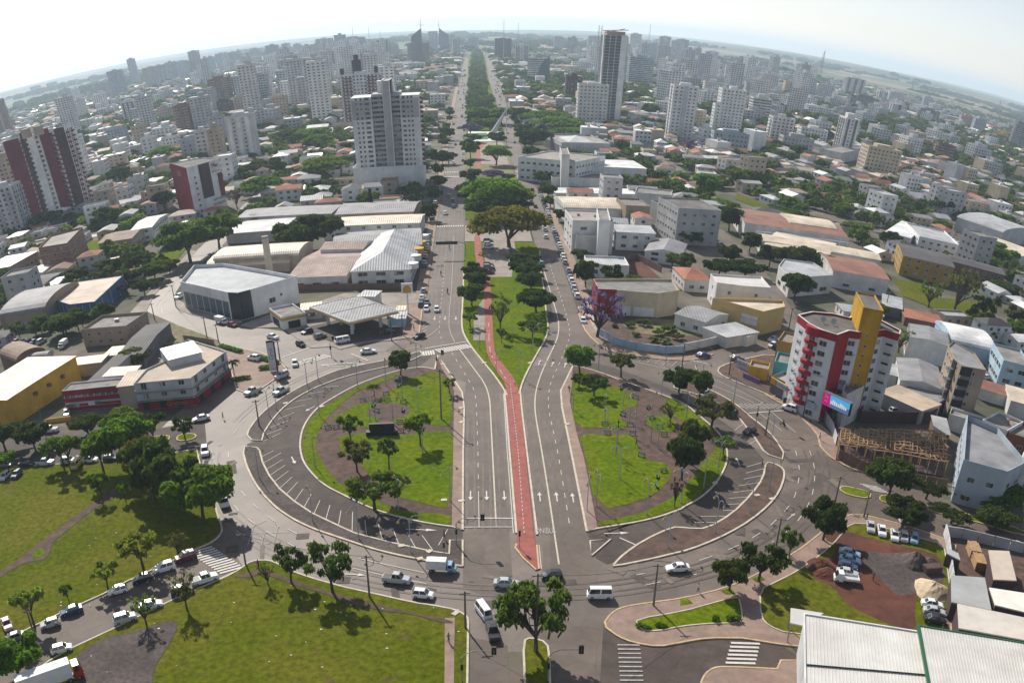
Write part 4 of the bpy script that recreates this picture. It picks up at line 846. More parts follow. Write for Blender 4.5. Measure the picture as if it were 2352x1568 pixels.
for a_ in (('A1',-70,690,14,700,930,14,'brown','v','pink','reddish brown tower cut by the left edge of the view'),('A1',-90,1300,78,1280,1610,16,'lgrey','b','grey','grey balcony tower cut by the left edge in front of the maroon striped tower'),('A1',-40,1090,70,1075,1480,12,'beige','p',None,'beige tower behind the grey balcony tower at the left edge'),('A1',452,935,528,915,1215,10,'white','p',None,'narrow white tower right behind the maroon and white striped tower'),('A1',945,945,1030,930,1065,13,'white','p',None,'small white block with square windows above the crimson office block'),('A1',1085,940,1192,925,1010,12,'white','p',None,'low white block with a curved roof edge behind the crimson office block'),('A1',735,1295,852,1252,1395,14,'lgrey','p',None,'pale grey walk-up block left of the crimson office block'),('A1',858,1222,965,1200,1330,12,'grey','p',None,'grey stepped walk-up block just left of the crimson office block'),('A1',1212,955,1300,922,1085,14,'bluegrey','p',None,'blue grey apartment block behind the crimson office block'),('A1',1302,898,1392,886,1085,13,'lgrey','b','white','light grey block with rounded balconies behind the crimson office block'),('A1',1398,886,1478,856,1092,13,'beige','p',None,'beige and white tower behind the roof of the crimson office block'),('A1',1512,805,1690,762,1095,16,'lgrey','s','white','tall white and grey tower with balcony stack behind the crimson office block'),('A1',1402,800,1500,780,960,12,'grey','p',None,'grey tower joined behind the tall white and grey balcony tower'),('A1',1245,632,1370,605,860,15,'bluegrey','b','lgrey','blue grey tower with horizontal balconies in the left tower cluster'),('A1',1372,612,1440,600,800,14,'grey','p',None,'plain grey tower beside the blue grey balcony tower'),('A1',1398,545,1540,525,720,16,'brown','b','beige','tall brown tower with beige balconies in the left tower cluster'),('A1',1165,725,1268,715,915,14,'brown','b','tan','brown balcony tower in front of the blue grey tower cluster'),('A1',1448,700,1560,695,790,12,'dbrown','r',None,'dark brown low tower with strip windows in the left cluster'),('A1',1048,748,1150,735,830,12,'beige','p',None,'blank beige slab left of the brown balcony tower'),('A1',812,700,902,672,845,14,'offwhite','s','dgrey','off-white tower with a dark vertical stripe left of the cluster'),('A1',905,668,1002,665,885,14,'lgrey','b','white','pale balcony tower beside the off-white striped tower'),('A1',716,885,832,862,1000,13,'bluegrey','p',None,'low blue grey block left of the cluster'),('A1',880,865,965,850,1000,12,'beige','p',None,'low beige block between the pale balcony tower and the small white block'),('A1',716,490,815,480,670,18,'bluegrey','b','lgrey','tall hazy tower with a dark core on the left skyline'),('A1',852,405,905,405,575,14,'bluegrey','p',None,'slender hazy tower standing above the left skyline'),('A1',960,465,1056,460,605,16,'grey','p',None,'wide hazy grey tower right of the slender skyline tower'),('A1',640,572,722,560,685,14,'grey','p',None,None),('A1',600,522,655,515,580,16,'grey','p',None,None),('A1',565,640,630,635,690,12,'grey','p',None,None),('A1',1030,450,1102,445,575,16,'bluegrey','b','lgrey',None),('A1',1108,428,1180,425,560,16,'grey','p',None,None),('A1',1182,420,1262,420,545,16,'bluegrey','p',None,None),('A1',1265,352,1335,348,520,18,'bluegrey','b','grey',None),('A1',1338,412,1385,410,500,14,'grey','p',None,None),('A1',1386,392,1442,388,500,14,'bluegrey','p',None,None),('A1',1450,368,1526,362,500,16,'lgrey','p',None,None),('A1',1535,358,1602,350,470,18,'bluegrey','p',None,None),('A1',1605,400,1692,388,480,16,'grey','p',None,None),('A1',1692,335,1746,330,445,16,'lgrey','p',None,None),('A1',1790,312,1872,305,455,20,'bluegrey','b','grey',None),('A1',1900,297,1956,294,400,18,'grey','p',None,None),('A1',1980,302,2032,298,400,16,'grey','p',None,None),('A1',1890,388,1972,380,475,14,'brown','p',None,None),('A1',2070,388,2132,382,455,14,'bluegrey','p',None,None),('A1',2130,268,2242,242,470,20,'offwhite','s','grey','pale tower with vertical fins at the middle of the left skyline'),('A1',2240,352,2300,350,480,12,'dgrey','p',None,None),('A1',2255,240,2330,225,440,18,'bluegrey','p',None,None),('A1',2035,310,2100,300,400,16,'bluegrey','p',None,None),('A1',1690,515,1792,505,745,16,'grey','b','lgrey','grey tower with dark centre in the left cluster'),('A1',1560,528,1612,520,700,14,'dgrey','p',None,'thin dark tower right of the brown tower'),('A1',1612,512,1688,505,700,14,'offwhite','p',None,'plain off-white tower right of the thin dark tower'),('A1',1575,665,1702,655,780,14,'beige','p',None,'blank beige tower in front of the off-white tower'),('A1',1745,702,1850,690,790,12,'grey','p',None,None),('A1',1832,665,1930,655,800,14,'beige','p',None,None),('A1',1900,538,2042,525,740,18,'bluegrey','b','lgrey','blue tower with pale balcony bands in the left cluster'),('A1',2000,482,2132,462,690,18,'offwhite','p',None,'large off-white tower behind the blue balcony tower'),('A1',1948,430,2010,420,545,14,'white','p',None,None),('A1',2002,418,2070,410,480,14,'dgrey','p',None,None),('A1',2142,545,2232,540,665,14,'cream','p',None,'cream blank tower left of the maroon and white slab'),('A1',1165,542,1236,530,628,14,'white','r',None,'white and blue tower with strip windows in the left distance'),('A1',200,592,272,588,645,16,'grey','p',None,None),('A1',310,567,382,560,622,16,'grey','p',None,None),('B1',-5,515,262,500,850,16,'white','b','maroon','white slab tower with maroon balconies behind the pale podium tower'),('B1',-5,262,165,255,415,22,'bluegrey','b','grey',None),('B1',170,292,236,285,412,16,'grey','p',None,None),('B1',240,272,326,265,430,18,'lgrey','s','dgrey','pale tower with dark vertical slot left of the sail towers'),('B1',305,318,396,315,405,16,'grey','p',None,None),('B1',862,257,936,250,335,18,'bluegrey','r',None,'hazy square tower at the far end of the avenue'),('B1',1185,305,1276,300,425,16,'offwhite','b','brown','white tower with brown balconies right of the dark avenue block'),('B1',1450,248,1510,240,348,18,'grey','p',None,None),('B1',1555,258,1600,250,345,16,'lgrey','p',None,None),('B1',1680,243,1765,238,368,18,'lgrey','p',None,None),('B1',1962,385,2128,402,575,22,'bluegrey','r',None,'blue grey office slab right behind the tower under construction'),('B1',1965,228,2042,225,400,18,'offwhite','p',None,None),('B1',2080,292,2170,285,405,16,'bluegrey','p',None,None),('B1',2165,245,2242,240,425,16,'offwhite','b','grey',None),('B1',2242,275,2326,265,440,18,'lgrey','p',None,None),('B1',1530,522,1640,515,700,16,'dbrown','p',None,'dark brown low tower left of the pale tower under the construction site'),('B1',1570,418,1706,415,495,16,'white','p',None,'small white block with many windows right of the avenue in the distance'),('B1',1615,572,1822,556,832,15,'offwhite','p',None,'off-white apartment tower standing in front of the tower under construction'),('C1',-40,580,132,582,935,16,'white','v','lgrey','tall plain white tower right of the tower under construction'),('C1',288,600,456,624,880,16,'white','p',None,'bright white stepped tower with dark square windows on the right side'),('C1',498,662,628,672,830,16,'offwhite','r',None,'slab tower with dark horizontal strips right of the stepped white tower'),('C1',630,792,780,818,968,14,'offwhite','b','white','off-white tower with stacked balconies right of the strip-windowed slab'),('C1',1278,990,1502,1040,1165,18,'cream','p',None,'broad cream apartment tower with dark windows on the right side'),('C1',1130,520,1262,532,640,20,'offwhite','s','dgrey','tower with dark vertical stripe above a dark blue podium'),('C1',715,548,772,548,638,14,'cream','p',None,None),('C1',772,552,832,562,648,14,'bluegrey','b','grey',None),('C1',1350,612,1412,618,698,14,'white','b','dgrey',None),('C1',1420,618,1512,642,708,14,'lgrey','p',None,None),('C1',1440,702,1542,706,795,14,'offwhite','v','maroon','white and maroon tower in the right distance'),('C1',1628,732,1762,752,805,14,'dgrey','b','grey','dark wide tower in the right distance'),('C1',370,388,492,402,525,20,'bluegrey','v','dgrey','dark blue tower with raised core on the right skyline'),('C1',320,442,402,452,585,14,'lgrey','v','white',None),('C1',190,398,276,402,562,16,'offwhite','p',None,None),('C1',135,412,200,412,572,14,'bluegrey','p',None,None),('C1',170,552,292,555,655,14,'offwhite','p',None,None),('C1',-20,265,60,292,412,18,'lgrey','b','grey',None),('C1',450,562,552,565,662,14,'grey','p',None,None),('C1',1025,662,1132,676,722,14,'offwhite','p',None,None),('C1',690,497,776,502,545,16,'white','r',None,None),('C1',822,862,1002,895,925,14,'white','p',None,'low white block with windows in front of the white and green tower'),('C1',700,920,912,940,1000,14,'grey','p',None,'grey blank block left of the white and green tower'),('C1',1600,952,1752,968,1020,14,'concrete' if False else 'tan','r',None,'unfinished block of open concrete floors on the right side'),('C1',1752,968,1868,992,1060,12,'brown','b','tan','second unfinished concrete block on the right side'),('C1',2290,822,2420,850,990,14,'dgrey','b','grey','dark tower cut by the right edge of the view'),('C1',2000,802,2082,810,890,12,'bluegrey','p',None,None),('C1',1655,652,1716,656,712,12,'bluegrey','p',None,None),('C1',150,872,232,885,985,14,'white','p',None,'low white wing at the foot of the stepped white tower'),('C1',232,890,470,925,1010,12,'bluegrey','p',None,'low blue grey wing at the foot of the stepped white tower'),('C1',240,705,290,710,880,12,'white','p',None,'narrow left wing of the bright white stepped tower'),('C1',1905,780,1998,800,850,12,'pink','p',None,None),('C1',1160,642,1346,685,722,20,'dgrey','r',None,'dark blue podium block below the striped tower on the right'),):
 tl,x1,y1,x2,y2,vb,dp,wl,stl,acc,lb=a_
 r,f,h=T(tl,x1,y1,x2,y2,vb,dp,wl,stl,acc,label=lb,look=None if lb else 'hazy %s tower'%{'grey':'grey','bluegrey':'blue grey','lgrey':'pale grey','offwhite':'off-white','white':'white','brown':'brown','beige':'beige','dgrey':'dark grey','cream':'cream','pink':'pink'}[wl])
 if lb and lb.startswith('white slab tower with maroon'):
  ox,oy=r.location[0],r.location[1];F=[(p[0]-ox,p[1]-oy) for p in f]
  for s_,z_,nm in ((.22,14,'stair_tower'),(.12,19,'roof_crown')):
   b=MB();b.prism([(x*s_-2,y*s_) for x,y in F],h,h+z_);b.build(nm,W('dbrown'),r)
  for q in (F[0],F[1]):b=MB();b.box(q[0]*.86-1.5,q[1]*.6-1.5,h,q[0]*.86+1.5,q[1]*.6+1.5,h+7);b.build('corner_turret',W('dbrown'),r)
MK={}
def sail(tile,x1,ya,x2,yb,vb,col,label,bx=None,ant=0):
 (u1,v1),(u2,v2)=t(tile,x1,ya,x2,yb);vv=t(tile,0,vb)[0][1];p1,p2=under(u1,v1,vv),under(u2,v2,vv);h1,h2=hgt(p1,u1,v1),hgt(p2,u2,v2)
 c=((p1[0]+p2[0])/2,(p1[1]+p2[1])/2);r=empty('sail_tower',(*c,0));b=MB();D=22;N_=6
 F=[(p1[0]-c[0],p1[1]-c[1]),(p2[0]-c[0],p2[1]-c[1])]
 tops=[(F[0][0]+(F[1][0]-F[0][0])*k/N_,F[0][1]+(F[1][1]-F[0][1])*k/N_,(h1+(h2-h1)*(k/N_)**(1 if h2>h1 else.8))) for k in range(N_+1)]
 fr=[(*F[0],0),(*F[1],0)]+tops[::-1];b.face(fr);b.face([(x,y+D,z) for x,y,z in fr][::-1])
 for i in range(len(fr)):q,s=fr[i],fr[(i+1)%len(fr)];b.face([q,(q[0],q[1]+D,q[2]),(s[0],s[1]+D,s[2]),s])
 b.build('glass_sail',col,r)
 if bx:
  q1=under(*t(tile,bx[0],bx[1])[0],vv);q2=under(*t(tile,bx[2],bx[1])[0],vv);hh=hgt(q1,*t(tile,bx[0],bx[1])[0])
  b=MB();b.box(q1[0]-c[0],q1[1]-c[1]-4,0,q2[0]-c[0],q1[1]-c[1]+18,hh);b.build('base_block',W(bx[3]),r)
  foot=[(q1[0],q1[1]-4),(q2[0],q1[1]-4),(q2[0],q1[1]+18),(q1[0],q1[1]+18)];windows(r,foot,hh,int(hh/3.5),0,2.,1.3,3.6,False)
 if ant:
  k=N_//2 if ant==2 else (N_ if h2>h1 else 0);tp=tops[k];b=MB();b.tube(tp,(tp[0],tp[1]+2,tp[2]+26),.7,.25);b.tube((tp[0]-5,tp[1],tp[2]+8),(tp[0]+7,tp[1],tp[2]+7),.5);b.build('antenna',M_METAL,r)
 tag(r,label,'tower');OCC.append([(c[0]-30,c[1]-10),(c[0]+30,c[1]-10),(c[0]+30,c[1]+30),(c[0]-30,c[1]+30)]);return r
M_SAIL=mat('dark_sail_glass',(.045,.085,.12),.3,.1,.05,spec=.5);M_SAIL2=mat('brown_sail_cladding',(.07,.06,.065),.5,.1,.05)
mark(sail('B1',480,245,546,190,425,M_SAIL2,'dark sail-topped tower with antenna, the left one of two by the avenue',(452,290,596,'tan'),1),'sail-topped towers')
sail('B1',667,185,735,235,352,M_SAIL,'blue sail-topped tower with pale slab, the right one of two by the avenue',(598,212,655,'lgrey'),1)
r,f,h=T('B1',1046,262,1158,258,402,22,'dbrown','n',label='dark brown block with a raised middle at the right of the far avenue');mark(r,'dark brown block by the far avenue')
r,f,h=T('B1',1275,395,1420,388,550,24,'offwhite','r',label='white office block with strip windows and a curved dark glass corner',pen=False);mark(r,'curved-glass white office block')
for(a,d,l,ang,v) in faces_of(f):
 if v and l>18:
  b=MB();N_=8;ox,oy=r.location[0],r.location[1];nx,ny=d[1]*.8,-d[0]*.8
  pts=[(a[0]+d[0]*l-ox+nx,a[1]+d[1]*l-oy+ny,1),(a[0]+d[0]*l-ox+nx,a[1]+d[1]*l-oy+ny,h+2)]
  for k in range(N_+1):s_=l*(1-.58*sin(pi/2*k/N_));pts.append((a[0]+d[0]*s_-ox+nx,a[1]+d[1]*s_-oy+ny,1+(h+1)*cos(pi/2*k/N_)))
  b.face(pts[::-1]);q=[(x-nx*.9,y-ny*.9,z) for x,y,z in pts];b.face(q)
  for i in range(len(pts)):b.face([pts[i],pts[(i+1)%len(pts)],q[(i+1)%len(pts)],q[i]])
  b.build('glass_curve',M_SAIL,r)
def raw_tower():
 foot,h=slab_foot('B1',1790,235,1948,215,800,24);h=min(h,96);foot=outward(foot)
 cx=sum(p[0] for p in foot)/4;cy=sum(p[1] for p in foot)/4;r=empty('unfinished_tower',(cx,cy,0));F=[(p[0]-cx,p[1]-cy) for p in foot]
 n=27;fh=h/n;core=[(x*.86,y*.86) for x,y in F]
 b=MB();b.prism(core,0,h);b.build('wall',W('dgrey'),r)
 for f in range(1,n+1):
  b=MB();s=1.0;b.prism([(x*s,y*s) for x,y in F],f*fh-.35,f*fh,bottom=True);b.build('floor_slab',W('lgrey'),r)
 for(a,d,l,ang,v) in faces_of(foot):
  k=int(l/6)+1
  for i in range(k+1):
   s=.3+(l-.6)*i/k;b=MB();x,y=a[0]+d[0]*s-cx-d[1]*-.0,a[1]+d[1]*s-cy;b.box(x-.3,y-.3,0,x+.3,y+.3,h);b.build('column',W('lgrey'),r)
 for(a,d,l,ang,v) in faces_of(foot):
  if v and l>10:panelbox(r,a,d,l*.74,l*.98,0,h+1,.5,W('white'),'white_strip');
 x0,y0=F[0];b=MB()
 for q in ((-1.2,-1.2),(1.2,-1.2),(1.2,1.2),(-1.2,1.2)):b.tube((x0-4+q[0],y0+q[1],0),(x0-4+q[0],y0+q[1],h+9),.18,n=4)
 for z in range(0,int(h+8),3):b.tube((x0-5.2,y0-1.2,z),(x0-2.8,y0-1.2,z+3),.12,n=4);b.tube((x0-5.2,y0+1.2,z),(x0-5.2,y0-1.2,z+3),.12,n=4)
 b.build('hoist_mast',M_METAL,r)
 b=MB();b.prism([(x*.8,y*.8) for x,y in F],h,h+4,top=False);b.tube((F[0][0],F[0][1],h+2),(F[2][0],F[2][1],h+7),.4);b.tube((F[1][0],F[1][1],h+6),(F[3][0],F[3][1],h+4),.4);b.build('top_formwork',W('pink'),r)
 tag(r,'tall unfinished tower with open floor slabs, hoist mast and scaffold, right of the avenue','tower');OCC.append(foot);mark(r,'tower under construction')
raw_tower()
r,f,h=T('C1',1122,800,1216,832,1050,18,'white','s','dgrey',label='slim white tower with dark vertical stripes and a green patterned side',pen='wall');mark(r,'slim white and green tower')
for(a,d,l,ang,v) in faces_of(f):
 if v and abs(l-18)<1:
  for k in range(14):
   for j in range(3):panelbox(r,a,d,1+j*5.6+(k%2)*1.2,4.6+j*5.6,3+k*h/15,3+k*h/15+1.5,.15,W('green'),'green_panel')
house('C1',[985,1010,1100,1045,1180,1010,1060,985],h=9,wall='lgrey',floors=0,win=False,label='grey podium at the foot of the slim white and green tower',cat='building')
def mast(tile,xt,yt,vb,w_,label):
 (u,v)=t(tile,xt,yt)[0];vv=t(tile,0,vb)[0][1];p=under(u,v,vv);h=hgt(p,u,v);r=empty('lattice_mast',(*p,0));b=MB()
 cs=((-1,-1),(1,-1),(1,1),(-1,1));n=12
 for i in range(n):
  s0,s1=w_*(1-i/n*.85),w_*(1-(i+1)/n*.85);z0,z1=h*i/n,h*(i+1)/n
  for k in range(4):
   c,e=cs[k],cs[(k+1)%4];b.tube((c[0]*s0,c[1]*s0,z0),(c[0]*s1,c[1]*s1,z1),.35,n=4);b.tube((c[0]*s0,c[1]*s0,z0),(e[0]*s1,e[1]*s1,z1),.22,n=4);b.tube((e[0]*s0,e[1]*s0,z0),(c[0]*s1,c[1]*s1,z1),.22,n=4)
 b.build('lattice',W('rust'),r);b=MB();b.tube((0,0,h),(0,0,h+10),.3);b.build('antenna',M_METAL,r);tag(r,label,'radio mast')
mast('C1',980,345,520,6,'slender lattice radio mast standing alone on the right skyline');mast('B1',2100,165,300,5,'lattice mast with dishes above the towers right of the construction site')
mast('C1',1580,560,620,3,'small lattice mast beyond the houses on the right');mast('C1',2170,680,770,3,'small lattice mast near the right edge beyond the town')
def needle(tile,xt,yt,yb,label):
 (u,v)=t(tile,xt,yt)[0];p=under(u,v,t(tile,0,420)[0][1]);h=hgt(p,u,v);h0=hgt(p,*t(tile,xt,yb)[0]);b=MB();b.tube((0,0,0),(0,0,h),.9,.35,5);o=b.build('antenna_mast',M_METAL,None,(*p,0));tag(o,label,'antenna')
needle('B1',80,170,250,'thin antenna above the skyline, leftmost of the three left of the sail towers');needle('B1',190,178,260,'thin antenna above the skyline, middle of the three left of the sail towers');needle('B1',268,205,260,'short thin antenna just left of the sail towers')
needle('B1',1108,135,240,'thin antenna above the dark brown block by the far avenue');needle('B1',1205,150,240,'thin antenna right of the dark brown block by the far avenue')
# -- low buildings around the roundabout
H=house
r,f,h=H('A2',[1222,412,1545,486,1610,490,1695,468,2008,374,1510,287,1315,298],base=(1250,560),wall='white',roof=mat('showroom_roof',(.30,.33,.35),.7,.15,.3,col2=(.38,.40,.41),big=.08),floors=0,win=False,par=1.3,label='large white showroom with grey flat roof and a dark glazed corner',cat='showroom',name='showroom')
mark(r,'white showroom')
fs=[q for q in faces_of(f) if q[4]];fs.sort(key=lambda q:pix(q[0][0]+q[1][0]*q[2]/2,q[0][1]+q[1][1]*q[2]/2,h)[0])
for q in fs:
 a,d,l,ang,v=q;mx_,my_=pix(a[0]+d[0]*l/2,a[1]+d[1]*l/2,h)
 if 425<mx_<500 and l>12:
  for k in range(7):panelbox(r,a,d,l*(.04+k*.135),l*(.04+k*.135)+l*.12,.4,h-2.2,.06,M_GLASSB,'shop_window')
 elif 500<=mx_<590 and l<16:panelbox(r,a,d,.02,l-.02,.2,h+1.35,.12,mat('dark_cladding',(.03,.035,.045),.35,.05),'dark_glass_corner')
 elif mx_>590:put('window',win_mesh(2.4,1.6),r,(a[0]+d[0]*l*.42-r.location[0],a[1]+d[1]*l*.42-r.location[1],3),ang);put('window',win_mesh(.8,.8),r,(a[0]+d[0]*l*.62-r.location[0],a[1]+d[1]*l*.62-r.location[1],4.4),ang)
c_=G(623.5,647);b=MB();b.tube((0,0,0),(0,0,17),1.25,1.2,20);ch=b.build('chimney',mat('stack_render',(.55,.49,.38),.8,.12,.4),None,(*c_,0));b=MB();b.tube((0,0,17.005),(0,0,17.6),1.32,1.32,20);b.build('chimney_rim',M_CONC,ch);tag(ch,'tall round cream chimney rising behind the white showroom','chimney')
H('A2',[1475,275,1985,275,2030,160,1530,180],base=(1490,330),wall='beige',roof='cream',rt='vault',rise=3.,floors=0,win=False,label='cream double barrel-vaulted shed behind the white showroom',cat='shed')
H('A2',[1500,235,2040,215,2060,150,1540,165],h=6,wall='beige',roof='cream',rt='vault',rise=2.5,floors=0,win=False,label='second cream vaulted shed behind the first one',cat='shed')
H('D',[664,636,808,634,838,572,737,572],base=(664,664),wall='offwhite',roof='pinkgrey',rt='gable',rise=2,floors=1,w_=3,h_=1,sp=6,label='brownish pink gabled shed with white front between showroom and grey hip roof',cat='shed')
H('D',[737,574,838,570,852,555,765,552],h=7,wall='offwhite',roof='pinkgrey',rt='gable',floors=0,win=False,label='narrow brownish shed behind the pink gabled shed',cat='shed')
r,f,h=H('B2',[85,318,505,308,535,72,215,75],base=(80,430),wall='offwhite',roof='lgrey',rt='hipy',rise=4.5,floors=2,w_=3.2,h_=1.3,sp=5,label='large grey hip-roofed store with a weathered white front by the avenue',cat='store',name='store');mark(r,'large grey hip-roofed store')
for(a,d,l,ang,v) in faces_of(f):
 m_=pix(a[0]+d[0]*l/2,a[1]+d[1]*l/2,h)
 if abs(l-max(q[2] for q in faces_of(f)))<20 and m_[0]>950:
  for k in range(5):
   b=MB();cxx,cyy=a[0]+d[0]*l*(.12+.2*k)-r.location[0],a[1]+d[1]*l*(.12+.2*k)-r.location[1];b.tube((cxx,cyy,h-1.2),(cxx,cyy,h+.7),2.3,2.3,16);b.build('scalloped_awning',W('yellow') if k in (2,3) else W('white'),r)
H('D',[533,536,648,527,688,502,560,505],base=(533,560),wall='offwhite',roof='lgrey',rt='gable',rise=1.5,floors=0,win=False,label='long white warehouse left of the big dark round tree',cat='warehouse',name='warehouse')
H('D',[745,520,968,512,970,492,760,500],base=(745,552),wall='white',roof='cream',rt='gable',rise=1.2,floors=2,sp=6,label='long cream-roofed warehouse beside the avenue behind the hip-roofed store',cat='warehouse',name='warehouse')
H('D',[768,575,965,560,968,525,770,535],h=6.5,wall='white',roof='grey',rt='gable',floors=0,win=False,label='grey-roofed white warehouse wing touching the hip-roofed store',cat='warehouse')
H('D',[548,500,760,490,800,470,590,478],h=5,wall='grey',roof='grey',rt='gable',floors=0,win=False,look='dark grey low shed')
H('D',[770,492,960,486,955,462,800,466],h=6,wall='tan',roof='grey',rt='gable',floors=0,win=False,look='dark grey low shed')
cf=rect_of(gp('D',741,706,792,744,893,716,818,673,z=5.6));cx,cy=sum(p[0] for p in cf)/4,sum(p[1] for p in cf)/4
r=empty('filling_station_canopy',(cx,cy,0));F=outward([(p[0]-cx,p[1]-cy) for p in cf])
b=MB();b.prism(F,5.0,5.58,bottom=True);b.build('canopy_roof',RF('grey'),r);b=MB();ribbon(b,F,.25,4.75,5.75,True,off=-.05);b.build('white_fascia',W('white'),r);b=MB();ribbon(b,F,.3,4.8,5.25,True,off=-.12);b.build('yellow_band',W('yellow'),r)
b=MB();p0=[(F[0][i]+F[1][i])/2 for i in (0,1)];p1=[(F[2][i]+F[3][i])/2 for i in (0,1)];b.tube((*p0,5.62),(*p1,5.62),.12);b.build('ridge_strip',W('white'),r)
for sx in (.55,-.1,-.6):
 for k in (0,2):
  x,y=F[k][0]*.62,F[k][1]*.62
b=MB()
for i,q in enumerate(F):b=MB();b.box(q[0]*.6-.45,q[1]*.6-.45,0,q[0]*.6+.45,q[1]*.6+.45,5.0);b.build('pillar',W('white'),r)
for i in (0,1):b=MB();b.box(F[i][0]*.3-.35,F[i][1]*.3-.5,0,F[i][0]*.3+.35,F[i][1]*.3+.5,2);b.build('pump',W('lgrey'),r)
tag(r,'filling station canopy with grey roof and yellow band','canopy');mark(r,'filling station');OCC.append(cf)
r,f,h=H('A2',[1832,582,1898,645,2052,610,1985,545],base=(1832,655),wall='white',roof=M_FLAT,floors=0,win=False,label='small white shop with yellow band left of the filling station',cat='shop',name='shop')
for(a,d,l,ang,v) in faces_of(f):
 if v:panelbox(r,a,d,0,l,h-.7,h+.1,.1,W('yellow'),'yellow_band');panelbox(r,a,d,l*.25,l*.75,.1,h-1.2,.06,M_DARK,'entrance')
H('A2',[2035,585,2165,565,2175,530,2040,545],h=3.6,wall='white',roof='cream',rt='shed',rise=.4,floors=1,label='low cream-roofed shop between the white shop and the filling station canopy',cat='shop')
H('B2',[130,470,260,505,230,450,180,460],h=4,wall='offwhite',roof='lgrey',rt='shed',rise=.3,floors=0,win=False,label='small grey lean-to behind the filling station canopy',cat='shed')
H('B2',[325,635,440,640,445,590,330,600],h=3.,wall='sky',roof='lgrey',rt='shed',rise=.2,floors=0,win=False,label='small pale blue kiosk right of the filling station',cat='kiosk')
H('B2',[385,580,440,582,442,555,390,555],h=3.2,wall='offwhite',roof='cream',rt='shed',rise=.2,floors=0,win=False,label='tiny cream-roofed kiosk behind the pale blue kiosk',cat='kiosk')
q=gp('B2',462,610)[0];r=empty('price_sign',(*q,0));b=MB();b.box(-.25,-.2,0,.25,.2,7);b.build('post',W('white'),r);b=MB();b.box(-1.7,-.3,7,1.7,.3,10.2);b.build('sign_board',W('white'),r)
b=MB();b.face([(0+1.0*sin(a_*pi/9)*(1 if abs(a_)<9 else.4),-.33,8.1+1.25*cos(a_*pi/9)) for a_ in range(-7,8)]);b.build('shell_emblem',W('yellow'),r);b=MB();ribbon(b,[(1,1)]*2,.1,0,.1)
b=MB()
for k in range(-7,7):a0,a1=k*pi/9,(k+1)*pi/9;b.face([(1.0*sin(a0),-.35,8.1+1.25*cos(a0)),(1.0*sin(a1),-.35,8.1+1.25*cos(a1)),(1.2*sin(a1),-.35,8.1+1.45*cos(a1)),(1.2*sin(a0),-.35,8.1+1.45*cos(a0))][::-1])
b.build('emblem_rim',W('orange'),r);tag(r,'tall white sign with a yellow scallop shell beside the filling station','sign')
for k,(x,y) in enumerate(((2088,640),(2138,628),(2183,615))):
 q=gp('A2',x,y+14)[0];r=empty('parasol',(*q,.16));b=MB();b.tube((0,0,0),(0,0,2.4),.04);b.build('pole',M_METAL,r)
 b=MB();b2=MB()
 for i in range(8):
  a0,a1=i*pi/4,(i+1)*pi/4;(b if i%2 else b2).face([(1.4*cos(a0),1.4*sin(a0),1.9),(1.4*cos(a1),1.4*sin(a1),1.9),(0,0,2.5)])
 b.build('canopy',W('red'),r);b2.build('canopy_stripe',W('white'),r);tag(r,'%s of three red and white parasols by the filling station shop'%('leftmost','middle','rightmost')[k],'parasol')
r,f,h=H('A2',[905,1088,1288,1052,1530,868,1275,788,1085,868,1170,912,990,990],base=(930,1260),rect=False,wall='lgrey',roof=mat('corner_roof',(.47,.385,.30),.8,.1,.3,col2=(.40,.33,.26),big=.1),floors=0,win=False,par=.5,label='three storey corner block with beige roof, balconies and a red shop front',cat='commercial block',name='commercial_block')
mark(r,'beige-roofed corner block')
for(a,d,l,ang,v) in faces_of(f):
 if not v or l<8:continue
 mx_=pix(a[0]+d[0]*l/2,a[1]+d[1]*l/2,h)[0]
 if 300<mx_<380 or mx_>=380:
  n=int(l/4.2)
  for fl_ in (1,2):
   for k in range(n):put('window',win_mesh(1.5,1.2 if k%3 else 2.0),r,(a[0]+d[0]*l*(k+.5)/n-r.location[0],a[1]+d[1]*l*(k+.5)/n-r.location[1],h*.36*fl_+(1.0 if k%3 else.4)),ang)
  panelbox(r,a,d,0,l,.3,h*.30,.5,W('red'),'red_shop_front');panelbox(r,a,d,0,l,h*.36,h*.36+.15,1.2,M_CONC,'balcony_slab');panelbox(r,a,d,0,l,h*.68,h*.68+.15,1.0,M_CONC,'balcony_slab')
  for k in range(3):panelbox(r,a,d,l*(.1+.3*k),l*(.1+.3*k)+1.8,.3,2.4,.56,M_DARK,'shop_entrance')
  rail=MB();ox,oy=r.location[0],r.location[1]
  for z in (h*.68+1.05,h*.36+1.05):rail.tube((a[0]+d[1]*.95-ox,a[1]-d[0]*.95-oy,z),(a[0]+d[0]*l+d[1]*.95-ox,a[1]+d[1]*l-d[0]*.95-oy,z),.05,n=4)
  rail.build('railing',M_METAL,r)
  if mx_<380:words('Graciosa',(a[0]+d[0]*l*.70+d[1]*.56-ox,a[1]+d[1]*l*.70-d[0]*.56-oy,h*.2),ang,1.6,W('orange'),parent=r,rx=pi/2,name='lettering',ext=.03)
P_=rect_of(gp('A2',1110,960,1250,900,1300,850,1130,850,z=h));
H('A2',[1130,905,1390,870,1275,800,1100,862],h=9.6,wall='lgrey',roof='white',rt='shed',rise=.6,floors=0,win=False,label='bright white roof set in the courtyard of the beige-roofed corner block',cat='roof')
r,f,h=H('A2',[418,1142,795,1092,850,1050,482,1075],base=(450,1275),wall='lgrey',roof=M_FLAT,floors=0,win=False,par=.4,label='two storey block with dark red bands left of the beige-roofed corner block',cat='commercial block',name='commercial_block')
